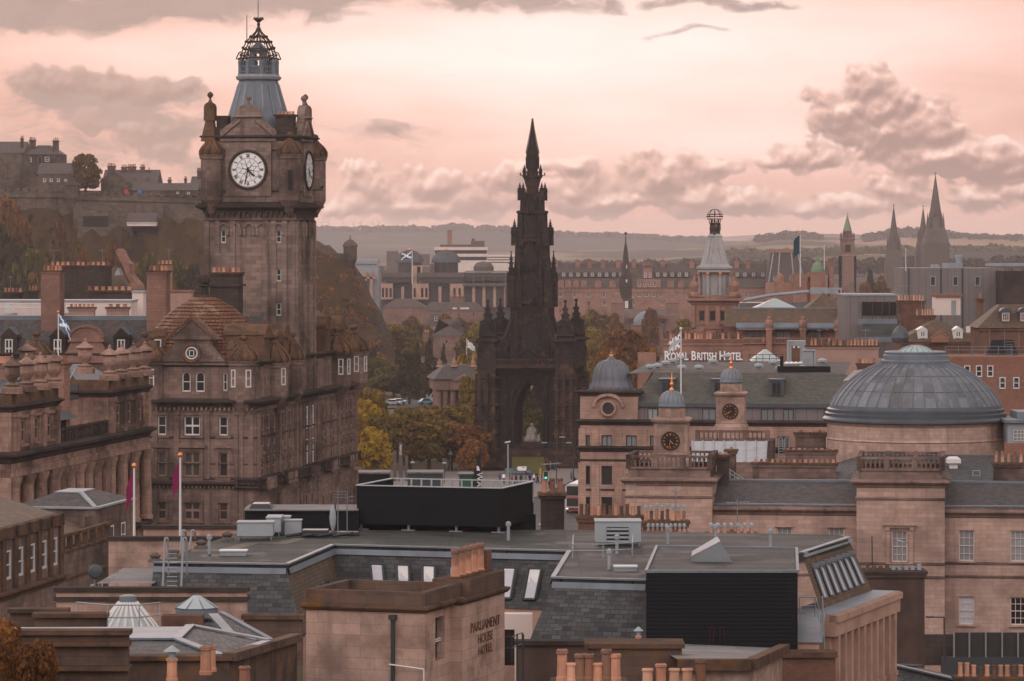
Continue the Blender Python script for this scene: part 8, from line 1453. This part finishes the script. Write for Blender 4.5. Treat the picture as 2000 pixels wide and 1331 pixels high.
m=MB(fr);m.box(aL,0,0,.08,z0,z1);m.box(-.08,0,.08,bk,z0,z1);m.box(aL,aL+.08,.08,bk,z0,z1);m.box(aL,0,bk-.08,bk,z0,z1-.4);m.box(aL+.1,-.1,.1,bk-.1,z0+.1,z0+1.2);part('panel',m,'plant_black',ps)
m=MB(fr);zz=z1+.12
for b in(0,bk):m.bar((aL,b,z1),(0,b,z1),.16,.06);
for a in(aL,0):m.bar((a,0,z1),(a,bk,z1),.16,.06)
for i in range(15):a=aL+(0-aL)*i/14;m.box(a-.05,a+.05,bk-.2,bk-.1,z1-1.2,z1)
part('frame',m,'galvanised',ps)
for u in(.02,.35,.68,.97):
 for b in(.3,bk-.3):m=MB(fr);m.box(aL*(1-u)-.07,aL*(1-u)+.07,b-.07,b+.07,ZR,z0);m.box(aL*(1-u)-.4,aL*(1-u)+.4,b-.2,b+.2,ZR,ZR+.06);part('leg',m,'steel',ps)
for i in range(5):m=MB(fr);m.lathe([(.5,0),(.5,z1-z0-1.55),(.55,z1-z0-1.5),(.4,z1-z0-1.45)],12,(aL+1.4+i*1.65,bk*.5,z0+1.2));part('fan',m,'felt_pale',ps)
m=MB();m.box(-11,1.4,215.5,216,ZR-.2,ZR+.75);part('added_dark_strip',m,'plant_black',hb)  # black strip added at the roof's back edge to darken the gap beneath the screen
fl=lambda px,py:gz_(px,py,ZR)
def unit(name,label,px0,px1,yt,yb,d,mat,legs=True,group=None,trim='lead_pale'):
 p=fl((px0+px1)/2,yb);Y=p[1];L=.25 if legs else 0;t=thing(name,label,name.replace('_',' '),p,group);x0,x1=X_(px0,Y),X_(px1,Y);m=MB();m.box(x0,x1,Y,Y+d,ZR+L,Z_(yt,Y));part('casing',m,mat,t);m=MB();m.box(x0-.04,x1+.04,Y-.04,Y+d+.04,Z_(yt,Y),Z_(yt,Y)+.06);part('lid',m,trim,t)
 for a,b in[(a,b)for a in(x0+.1,x1-.1)for b in(Y+.1,Y+d-.1)]if legs else():m=MB();m.box(a-.04,a+.04,b-.04,b+.04,ZR,ZR+L);part('leg',m,'steel',t)
 return t,Y
unit('air_unit','large pale grey box air unit on legs, nearest of the rooftop cluster',463,533,1022,1056,1.4,'galvanised');unit('air_unit','mid grey box unit behind the largest one',520,548,1013,1048,2.2,'galvanised');unit('air_unit','small grey stepped unit right of the cluster',556,588,1018,1046,.9,'galvanised',False);unit('air_unit','far narrow unit showing above the cluster',545,566,1011,1044,1.0,'galvanised',False)
t,Y=unit('air_unit','tall louvred air handling unit on the right half of the flat roof',1163,1252,1020,1068,2.0,'galvanised');m=MB();pbox(m,1185,1228,1030,1064,Y-.03,.02);part('louvre_recess',m,'clock_black',t);m=MB();[pbox(m,1185,1228,y,y+4,Y-.09,.05)for y in(1032,1040,1048,1056)];part('louvre_blade',m,'galvanised',t)
Y=209;t=simple('plant_room','long low black plant room with pale roof behind the air units','plant room',[('wall','plant_black',lambda m:pbox(m,478,700,998,1052,213,3)),('roof','felt_pale',lambda m:m.box(X_(476,213),X_(700,213),212.8,217,Z_(998,213),Z_(998,213)+.08)),('roof_cap','steel_dark',lambda m:m.hip(X_(487,214),X_(532,214),213.5,215.5,Z_(997,214),Z_(984,214),.3,.3,.1))])
def rail(label,pts,hgt,mat='galvanised',name='guard_rail',r=.028):
 m=MB()
 for p,q in zip(pts,pts[1:]):
  for k_ in(1,.55):m.tube((p[0],p[1],p[2]+hgt*k_),(q[0],q[1],q[2]+hgt*k_),r,n=4)
 for p in pts:m.tube(p,(p[0],p[1],p[2]+hgt),r,n=4)
 solo(name,m,mat,label,'railing')
rail('thin steel guard rail in front of the louvred unit',[fl(1120,1072),fl(1118,1091),fl(1178,1091),fl(1235,1088),fl(1236,1070)],.75)
for lb,x0,yb,yt,Y in(('tall steel access ladder with hoops at the left roof edge',318,1146,1053,186),('second steel ladder hoop further back by the flagpole',352,1075,1038,200)):
 m=MB();P=lambda x,y,o=0:(X_(x,Y),Y+o,Z_(y,Y));s_=1 if Y<190 else.5
 for x in(x0,x0+36*s_):m.tube(P(x,yb),P(x+4,yt),.06,n=5);m.path([P(x+4,yt),P(x+7,yt-3),P(x+10,yt),P(x+8,yb-20,1)],.05,4)
 [m.tube(P(x0+8,y),P(x0+28*s_,y),.03,n=4)for y in range(int(yt)+20,int(yb),9)];solo('roof_ladder',m,'galvanised',lb,'ladder')
for lb,px,py,w_,h_ in(('low flat rooflight box on the green felt',455,1086,52,10),('low flat rooflight box on the right hand felt',1222,1117,44,10)):
 t,Y=unit('rooflight',lb,px-w_/2,px+w_/2,py-h_+2,py,1.0,'lead_pale',False,None,'glass_frost')
pm_=MB();pm_.lathe([(.09,0),(.09,.8),(.15,.82),(.15,1.0),(.05,1.08)],8);pme=mesh_of(pm_,'lead_pale',name='vent_pipe');cm=MB();cm.lathe([(.42,0),(.36,.12),(.2,.2),(.3,.3),(.3,.38),(.08,.5)],10);cme=mesh_of(cm,'stone_grey_far',name='mushroom_vent')
for px,py,lb in((409,1083,'beside the left rooflight box'),(1190,1113,'by the right rooflight box'),(993,1056,'at the corner of the black plant screen'),(1205,1083,'behind the thin guard rail'),(1304,1064,'left of the wedge rooflight'),(1398,1061,'behind the wedge rooflight'),(1505,1071,'near the right end of the roof')):tag(put('vent_pipe',pme,None,fl(px,py)),'slim pale capped vent pipe '+lb,'vent pipe')
for px,py,lb in((340,1090,'nearest the ladder'),(393,1072,'middle of three by the ladder'),(444,1056,'furthest of three, beside the largest air unit'),(303,1098,'small one at the left roof corner')):tag(put('roof_vent',cme,None,fl(px,py)),'squat mushroom roof vent, '+lb,'vent')
simple('satellite_dish','grey dish seen edge on beside the plant room','dish',[('dish','galvanised',lambda m:m.lathe([(.06,-.75),(.16,-.4),(.2,0),(.16,.4),(.06,.75)],10,W_(650,1012,210))),('post','steel_dark',lambda m:m.tube(W_(655,1045,210.2),W_(655,985,210.2),.05))])
Y=205;m=MB();P=lambda x,y:(X_(x,Y),Y,Z_(y,Y));m.tube(P(660,1044),P(660,952),.03,n=4);[m.tube(P(652,y),P(678,y+1),.02,n=4)for y in(960,966,972)];m.tube(P(678,1040),P(678,962),.03,n=4);[m.tube(P(672,y),P(692,y-2),.02,n=4)for y in(972,980)];solo('aerial',m,'steel','pair of thin television aerials beside the plant screen','aerial')
m=MB();pbox(m,590,640,1036,1046,208,1.2);pbox(m,640,700,1040,1046,209,1.0);[m.tube(W_(560+i*30,1047,207.5),W_(600+i*30,1041,208.5),.09,n=5)for i in range(4)];solo('pipework',m,'steel_dark','dark jumble of pipes and ducts in front of the plant room','pipes')
# ---- pink ashlar stack with carved lettering
SB=Fr(*W_(830,1158,148)[:2],0,18);fr=SB;zt=Z_(1158,148);st=thing('lettered_stack','pink ashlar roof block with mossy parapet, carved lettering and five tall pots','building',fr.w((-3,3,14)));aL,bb=-5.15,9.3;z=lambda py:Z_(py,148);m=MB(fr)
facade(m,None,(aL,0),(0,0),12,zt-.7);facade(m,None,(0,0),(0,1.0),12,zt-.7);facade(m,None,(-.12,1.0),(-.12,3.6),12,zt-.7,[(1.2,z(1300),1.15,1.75,None)],.35);facade(m,None,(.35,3.6),(.35,bb),12,zt-.7);facade(m,None,(-.12,3.6),(.35,3.6),12,zt-.7);facade(m,None,(0,1.0),(-.12,1.0),12,zt-.7);facade(m,None,(aL,5.0),(aL,0),12,zt-.7);facade(m,None,(.35,bb),(-2,bb),12,zt-.7);w0=part('wall',m,'sandstone_near',st)
m=MB(fr);m.box(-.55,-.46,1.5,2.9,z(1305),z(1215));wn_=part('window',m,'clock_black',st);m=MB(fr);m.bar((-.3,1.6,z(1262)),(-.3,2.8,z(1262)),.05,.05);m.bar((-.3,1.6,z(1266)),(-.3,2.8,z(1266)),.05,.05);part('window_bar',m,'white_paint',wn_)
PL=[(aL,5.0),(aL,0),(0,0),(0,3.6),(.35,3.6),(.35,bb),(-1.4,bb)];m=MB(fr);m.mould(PL,zt-.85,[(0,0),(.1,.04),(.2,.16),(.2,.26),(-.05,.3)]);part('cornice',m,'coping_moss',st)
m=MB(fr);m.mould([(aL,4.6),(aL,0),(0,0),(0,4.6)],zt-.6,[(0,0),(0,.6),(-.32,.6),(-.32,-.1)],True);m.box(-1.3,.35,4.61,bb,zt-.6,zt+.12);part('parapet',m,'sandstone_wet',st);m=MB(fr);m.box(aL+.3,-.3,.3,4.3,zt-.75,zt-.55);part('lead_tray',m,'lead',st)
for i in range(5):put('chimney_pot',pot_mesh(.20,1.25,'terracotta'),st,fr.w((-.45,5.1+i*.82,zt+.1)))
m=MB(fr);m.bar((-.45,4.8,zt+.1),(-.45,bb-.1,zt+.1),.62,.1);part('pot_bed',m,'stone_moss',st);m=MB(fr);m.box(-.75,-.2,bb-.7,bb-.1,zt+.1,zt+1.0);part('flue',m,'brick_brown',st)
an=math.atan2(fr.w((0,1))[1]-fr.y,fr.w((0,1))[0]-fr.x)
for s_,py,sz in(('PARLIAMENT',1229,.60),('HOUSE',1254,.56),('HOTEL',1277,.54)):text_part('lettering',s_,sz,'brick_brown',st,fr.w((.355,6.65,Z_(py,154))),an,.03,bold=-.004,xs=1.12)
m=MB(fr);m.path([(-1.35,-.1,z(1206)),(-1.35,-.1,12)],.085,6);m.box(-1.5,-1.2,-.22,0,z(1212),z(1203));m.bar((0,-.06,12),(0,-.06,12.01),.1,.1);part('drainpipe',m,'steel_dark',st);m=MB(fr);m.path([(-1.45,-.28,z(1299)),(.05,-.28,z(1306)),(.05,-.28,12)],.035,5);part('pipe_rail',m,'white_paint',st)
# ---- low roofs at the left
lo=thing('lead_roofed_range','low slate and lead hipped roof with dark mossy parapets under the conical rooflight','building',W_(220,1331,130));m=MB();Q(m,(-60,1226,140),(372,1224,140),(345,1250,134),(-60,1250,134));part('lead_flat',m,'lead_pale',lo)
m=MB();Q(m,(-60,1250,134),(345,1250,134),(436,1285,130.5),(-60,1285,130.5));Q(m,(345,1250,134),(372,1224,140),(520,1254,139),(436,1285,130.5));part('slate_slope',m,'slate_near',lo)
m=MB();[m.bar(W_(*p),W_(*q),.35,.07)for p,q in(((345,1249,134),(436,1284,130.4)),((372,1223,140),(525,1252,139)),((-60,1249,134),(345,1249,134)),((345,1249,134),(372,1223,140)),((436,1284,130.4),(522,1254,139)),((250,1285,130.3),(436,1285,130.3)))];part('lead_hip',m,'lead',lo)
m=MB();pbox(m,-60,250,1240,1420,126.5,.5);part('parapet',m,'sandstone_wet',lo);m=MB();pbox(m,20,130,1197,1230,150,.6);part('stub_wall',m,'sandstone_wet',lo);m=MB();pbox(m,68,206,1206,1232,146,.6);part('stub_wall',m,'sandstone_wet',lo);m=MB();pbox(m,240,448,1289,1420,129.4,.5);m.bar(W_(448,1292,129.4),W_(580,1252,147),.5,.3);m.add([W_(448,1292,129.4),W_(580,1252,147),W_(580,1400,147),W_(448,1400,129.4)],[(0,3,2,1)]);part('parapet',m,'sandstone_wet',lo)
for a,b,y,Y in((-60,250,1240,126.5),(-60,248,1262,126.4),(-60,248,1310,126.4),(20,130,1197,150),(68,206,1206,146),(250,448,1290,129.4)):m=MB();m.box(X_(a,Y)-.1,X_(b,Y)+.1,Y-.2,Y+.6,Z_(y,Y),Z_(y,Y)+.16);part('coping',m,'coping_moss',lo)
m=MB();Q(m,(330,1206,152),(432,1199,154),(545,1262,150),(452,1250,146),(330,1250,146));part('slate_slope',m,'slate_near',lo);m=MB();m.bar(W_(416,1202,150),W_(455,1246,146),.4,.08);m.bar(W_(432,1198,154),W_(545,1260,150),.25,.08);Q(m,(440,1246,145),(508,1246,145),(470,1262,141),(425,1247,143));part('lead_hip',m,'lead',lo);m=MB();pbox(m,315,396,1203,1240,147,.8);part('stub_wall',m,'brick_brown',lo)
k=150/F;t=simple('conical_rooflight','white ribbed conical rooflight with lead cap behind a thin rail','rooflight',[('cone','glass_frost',lambda m:m.lathe([(58*k,0),(17*k,1.05)],20,W_(250,1227,150))),('cap','lead',lambda m:m.lathe([(17*k,0),(17*k,.28),(10*k,.33)],16,W_(250,1178,150)))]);m=MB();c=W_(250,1227,150);[m.tube((c[0]+58.5*k*math.cos(i*math.pi/10),c[1]+58.5*k*math.sin(i*math.pi/10),c[2]+.02),(c[0]+17.5*k*math.cos(i*math.pi/10),c[1]+17.5*k*math.sin(i*math.pi/10),c[2]+1.07),.06,n=4)for i in range(20)];part('rib',m,'white_paint',t)
rail('thin grey safety rail round the conical rooflight',[W_(150,1230,147),W_(210,1236,146),W_(272,1236,146),W_(312,1230,148)],1.1)
t=simple('octagonal_rooflight','eight sided glazed rooflight on a lead drum','rooflight',[('drum','lead',lambda m:m.lathe([(44*k,0),(44*k,.34),(46*k,.38)],8,W_(384,1204,152),math.pi/8)),('glazing','glass_frost',lambda m:m.lathe([(44*k,0),(7*k,.5),(.02,.52)],8,W_(384,1187,152),math.pi/8))]);m=MB();c=W_(384,1187,152);[m.tube((c[0]+44.5*k*math.cos(i*.7854+.3927),c[1]+44.5*k*math.sin(i*.7854+.3927),c[2]+.02),(c[0],c[1],c[2]+.54),.03,n=4)for i in range(8)];part('glazing_bar',m,'lead',t)
def wallrun(label,px0,px1,yt,yb,Y,mat,cope='coping_moss',d=.6,bands=()):
 t=thing('parapet_wall',label,'wall',W_((px0+px1)/2,yb,Y));m=MB();pbox(m,px0,px1,yt,yb,Y,d);part('wall',m,mat,t);m=MB();[m.box(X_(px0,Y)-.12,X_(px1,Y)+.12,Y-.16,Y+d+.1,Z_(y,Y)-.1,Z_(y,Y)+.1)for y in(yt,*bands)];part('coping',m,cope,t)
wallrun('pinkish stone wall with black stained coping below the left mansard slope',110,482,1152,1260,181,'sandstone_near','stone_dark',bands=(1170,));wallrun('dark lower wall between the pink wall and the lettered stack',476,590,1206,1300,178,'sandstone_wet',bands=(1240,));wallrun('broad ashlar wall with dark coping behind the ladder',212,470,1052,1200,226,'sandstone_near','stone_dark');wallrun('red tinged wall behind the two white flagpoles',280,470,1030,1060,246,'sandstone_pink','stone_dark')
m=MB();Q(m,(188,1140,190),(300,1140,190),(345,1108,197),(240,1110,197));m.V+=[];solo('lead_flat',m,'felt_pale','pale lead flat roof behind the pink wall at the left','roof');simple('satellite_dish','round dark dish on a post at the left','dish',[('dish','lead_dark',lambda m:m.lathe([(.02,-.12),(.3,-.08),(.42,0)],14,(0,0,0))or setattr(m,'V',[(v[0]+X_(186,200),200+v[2],v[1]+Z_(1117,200))for v in m.V])),('post','steel',lambda m:m.tube(W_(185,1160,200.2),W_(185,1117,200.2),.05))])
for px,yb,yt in((262,1048,914),(352,1048,893)):flagpole('white flagpole with gilt knob and magenta flag, '+('the shorter one at the left' if px<300 else 'the taller one near the ladder'),px,yb,yt,236,'cloth_magenta',.75,1.6,None,1.3,-1,None,.09,yt+12,seed=px)
TH=Fr(X_(120,265),265,0,9.5);fr=TH;th=thing('parapeted_block','brown classical block with piered parapet and slate roof beside the round dark dish','building',fr.w((-4,-6,8)));zz=20.2;m=MB(fr)
facade(m,th,(0,-22),(0,0),4,zz-.8,[(22-s_,16.6,1.25,2.0,'sash')for s_ in(1.7,4.4,7.2,10,12.8)]+[(22-s_,9.8,1.8,3.2,'void')for s_ in(1.8,4.6,7.4)]+[(22-s_,10.2,1.3,2.2,'sash')for s_ in(11.5,13.5)],.12);facade(m,None,(0,0),(-7,0),4,zz-.8);facade(m,th,(-.1,0),(-.1,13),4,17.4,[(s_,12.6,1.2,1.7,'sash')for s_ in(1.8,4,6.2,8.4,10.6)],.12);part('wall',m,'sandstone_brown',th)
m=MB(fr);m.mould([(0,-22),(0,0),(-7,0)],zz-.9,[(0,0),(.2,.1),(.2,.9),(-.3,.9)]);m.mould([(0,-22),(0,0)],15.2,CORN);m.mould([(-.1,.1),(-.1,13)],17.2,STRING);m.mould([(-.1,.1),(-.1,13)],15.2,STRING);[m.box(0,.2,-s_-.4,-s_+.4,15.6,zz+.05)for s_ in(0.4,3,5.8,8.6,11.4,14.2)];[m.box(-.3,.12,s_-.15,s_+.15,17.4,18.6)for s_ in(.5,2.5,4.5,6.5,8.5,10.5,12.5)];m.bar((-.1,0,18.4),(-.1,13,18.4),.4,.22);part('parapet',m,'coping_moss',th)
m=MB(fr);m.add([(-.4,-22,zz),(-.4,0,zz),(-6,0,zz+1.6),(-6,-22,zz+1.6)],[(0,1,2,3)]);m.add([(-.5,0,17.6),(-.5,13,17.6),(-6,13,19.6),(-6,0,19.6)],[(0,1,2,3)]);part('roof',m,'slate_rust',th)
fr=Fr(X_(262,290),290,0,9.5);t=thing('hipped_block','small square block with slate hipped roof and white lead edges before the hotel end','building',fr.w((-2,2,8)));m=MB(fr);facade(m,t,(0,-14),(0,0),4,Z_(985,290),[(4.2+i*3.3,16.0,1.2,1.9,'sash')for i in range(3)],.12);m.box(-6.5,-.02,-11,-.02,4,Z_(985,285));part('wall',m,'sandstone_brown',t);m=MB(fr);m.hip(-6.5,0,-11,0,Z_(984,285)+.1,Z_(962,285)+.1,2.2,3.5);part('roof',m,'slate',t);m=MB(fr);zt=Z_(984,285);[m.bar(p,q,.35,.15)for p,q in(((0,-11,zt),(0,0,zt)),((-6.5,-11,zt),(0,-11,zt)),((0,-11,zt),(-2.2,-7.5,Z_(962,285)+.1)))];m.box(-4.3,-2.2,-7.5,-3.5,Z_(962,285),Z_(960,285)+.1);part('lead_edge',m,'lead_pale',t)
# ---- chimneys of the middle distance and pots at the bottom edge
S=lambda*a,**k:stackwall('chimney_stack',*a,**k);TP=('terracotta','pot_dark','terracotta')
S('dark brick stack with a close row of brown pots left of the louvred unit',1130,1254,1010,1050,238,11,.72,'brick_brown',TP,pr=.14,jit=.2);S('stack with eight tall pots under metal cowls',1257,1342,1020,1045,236,8,.66,'brick_brown',TP,cowl=True,pr=.13,jit=.1);S('low stack of nine squat pots with silver cowls in front',1263,1342,1044,1054,228,9,.22,'brick_brown',cowl=True,pr=.13,jit=0);S('double row of cowled pots right of the brick stacks',1384,1476,1044,1056,230,7,.28,'brick_brown',cowl=True,rows=2,pr=.13,jit=.1)
S('brown stone stack with three terracotta pots beside the black plant screen',1056,1102,965,1050,245,3,.95,'stone_dark',pr=.22,jit=0);S('broad brown rendered chimney wall with stubby mixed pots beside the ribbed pink facade',1692,1806,1118,1400,238,9,.3,'render_brown',('pot_dark','galvanised'),cap='stone_dark',depth=2.5,pr=.16,jit=.2)
S('bottom edge stack with seven large pots of mixed heights',1090,1212,1340,1420,100,7,.75,'brick_brown',('terracotta_pale','terracotta'),pr=.17,jit=.3);S('bottom edge stack with five pots of mixed heights',1254,1384,1352,1420,98,5,.62,'brick_brown',('terracotta_pale','terracotta','pot_dark'),pr=.17,jit=.3);S('long low stack with a row of twelve orange pots at the lower right corner',1872,2030,1326,1420,200,12,.62,'brick_brown',TP,pr=.15,jit=.15)
for px,yt,yb,Y,pr,h_,lb in((336,1288,1331,118,.2,.75,'lone pale pot with flat white cowl on the left parapet'),(402,1258,1318,122,.22,.95,'tall ringed terracotta pot, the nearer of a pair'),(478,1310,1340,112,.2,.6,'terracotta pot with slatted top at the bottom edge'),(412,1257,1312,125,.2,.9,'further pot of the ringed pair'),(1247,1234,1258,160,.16,.35,'short pot with silver lantern cowl on the wet stone wall')):
 o=put('chimney_pot',pot_mesh(pr,h_,'terracotta'),None,W_(px,yb,Y));tag(o,lb,'chimney pot')
 if px in(336,1247):m=MB();m.lathe([(pr*.5,h_),(pr*.6,h_+.2),(pr*1.4,h_+.22),(pr*.2,h_+.4)],10);c=bpy.data.objects.new('cowl',mesh_of(m,'galvanised',name='cowl'));COL.objects.link(c);c.parent=o
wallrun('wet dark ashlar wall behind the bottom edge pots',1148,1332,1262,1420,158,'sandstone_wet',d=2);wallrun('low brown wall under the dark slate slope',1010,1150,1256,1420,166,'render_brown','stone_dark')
t=simple('parapeted_roof','pale wet flat roof with moulded mossy parapet at the bottom right','building',[('flat','felt_pale',lambda m:Q(m,(1326,1290,152),(1465,1292,152),(1524,1266,172),(1270,1256,174))),('wall','sandstone_near',lambda m:(pbox(m,1326,1462,1300,1430,151,.5),m.add([W_(1462,1300,151),W_(1528,1272,172),W_(1528,1430,172),W_(1462,1430,151)],[(0,3,2,1)]))),('parapet','coping_moss',lambda m:(m.bar(W_(1324,1309,150.8),W_(1466,1309,150.8),.5,.45),m.bar(W_(1466,1309,150.8),W_(1532,1277,172),.5,.45)))])
t=simple('brick_stub','rough dark brick wall end with capping under the ribbed facade','wall',[('wall','brick_brown',lambda m:pbox(m,1526,1632,1284,1430,176,1)),('coping','coping_moss',lambda m:pbox(m,1522,1636,1275,1285,175.8,1.4))]);m=MB();Q(m,(1556,1255,180),(1606,1255,180),(1612,1196,192),(1560,1200,192));part('lead_valley',m,'lead',t);rail('steel rail in the gap right of the black roof box',[W_(1562,1205,186),W_(1592,1205,186),W_(1604,1240,183)],1.0);m=MB();m.tube(W_(1612,1331,184),W_(1606,1165,184),.05,n=5);solo('steel_mast',m,'galvanised','tall thin steel mast before the ribbed facade','mast')
Y=192;simple('cream_bay','cream rear bay with recessed window beside the lettered stack','building',[('wall','white_wall',lambda m:(pbox(m,960,1040,1200,1230,Y,1),pbox(m,960,985,1230,1420,Y,1),pbox(m,1005,1040,1230,1420,Y,1))),('window','glass_dark',lambda m:pbox(m,985,1005,1230,1300,Y+.3,.1))]);rail('black iron balcony rails beside the lettered stack',[W_(968,1290,160),W_(984,1294,158),W_(1000,1294,158),W_(1020,1284,164)],1.1,'frame_dark');m=MB();[m.bar(W_(x,1331,158),W_(x,1240,158),.05,.05)or m.tube(W_(x,1335,158),W_(x,1242,158),.04,n=4)for x in(970,980,1010,1022)];solo('fire_escape',m,'frame_dark','thin black iron fire escape uprights below the balcony rails','fire escape')
lamp=simple('street_lamp','slender dark street lamp with single arm in front of the pink hall','street lamp',[('post','steel_dark',lambda m:m.tube(W_(1846,1380,262),W_(1844,1206,262),.1,.06)),('lamp_head','steel_dark',lambda m:(m.tube(W_(1844,1206,262),W_(1812,1206,262),.05),m.bar(W_(1824,1207,262),W_(1808,1207,262),.3,.12)))])
simple('steel_mast','thin mast with small head before the pink hall pediment window','mast',[('post','steel_dark',lambda m:m.tube(W_(1704,1114,240),W_(1703,1048,240),.04))])
t=simple('glazed_gallery','row of black glazed bays with grey posts at the foot of the pink hall','building',[('pane','glass_dark',lambda m:pbox(m,1862,2040,1236,1285,296,.2)),('post','steel',lambda m:[pbox(m,x,x+3,1236,1288,295.7,.2)for x in(1862,1892,1924,1956,1987)]),('base','steel_dark',lambda m:pbox(m,1840,2040,1285,1420,295.5,1))]);m=MB();pbox(m,1805,1864,1240,1300,298,.3);part('slatted_screen',m,'stone_dark',t)
simple('slate_roof','dark slate roof with pale lead hips in the lower right corner','roof',[('slope','slate_near',lambda m:(Q(m,(1740,1300,215),(1870,1330,205),(1870,1430,200),(1740,1430,200)),Q(m,(1740,1300,215),(1790,1302,222),(1900,1331,215),(1870,1330,205)))),('lead_hip','lead',lambda m:(m.bar(W_(1740,1299,214.8),W_(1872,1330,204.8),.3,.1),m.bar(W_(1740,1299,215),W_(1795,1301,222),.3,.1)))])
am=MB();am.tube((0,0,0),(0,0,2.2),.03,n=4);am.tube((-.7,0,2.0),(.8,0,2.05),.022,n=4)
for i in range(6):am.tube((-.6+i*.26,-.28,2.0),(-.6+i*.26,.28,2.02),.016,n=4)
ame=mesh_of(am,'steel',name='aerial');rs=random.Random(21)
for px,py,Y in((105,519,500.7),(200,519,500.7),(330,517,505.7),(20,571,490.7),(430,533,404),(1172,1010,238.7),(1240,1010,238.7),(1320,1020,236.7),(1600,676,471),(1690,676,471),(1765,588,495.7),(1800,617,490.7),(1760,1118,239),(1440,1044,230.7),(1360,663,521),(1075,965,245.7)):
 tag(put('aerial',ame,None,W_(px,py,Y),rs.random()*3),'thin television aerial standing on a rooftop chimney','aerial','aerials on the chimneys')
 # ================================================================ air
ZT,HAZE=105,.00008
mb=MB();mb.box(-6500,6500,-60,13000,-12,ZT)
hz=bpy.data.materials.new('haze');hz.use_nodes=True;hn=hz.node_tree;hn.nodes.clear();MAT['haze']=hz
pv=hn.nodes.new('ShaderNodeVolumePrincipled');pv.inputs['Color'].default_value=(.90,.83,.82,1);pv.inputs['Density'].default_value=HAZE;pv.inputs['Anisotropy'].default_value=.55
ho=hn.nodes.new('ShaderNodeOutputMaterial');hn.links.new(pv.outputs[0],ho.inputs[1])
solo('haze',mb,'haze',kind='stuff',loc=(0,0,0))
# ---- keep every tree of parts at thing > part > sub-part
def level(o):
 n=0
 while o.parent:o=o.parent;n+=1
 return n
bpy.context.view_layer.update()
for o in sorted([o for o in sc.objects if level(o)>2],key=level):
 while level(o)>2:p=o.parent;o.location=Vector(o.location)+Vector(p.location)if not p.rotation_euler.z else p.matrix_basis@o.location;o.rotation_euler.z+=p.rotation_euler.z;o.parent=p.parent
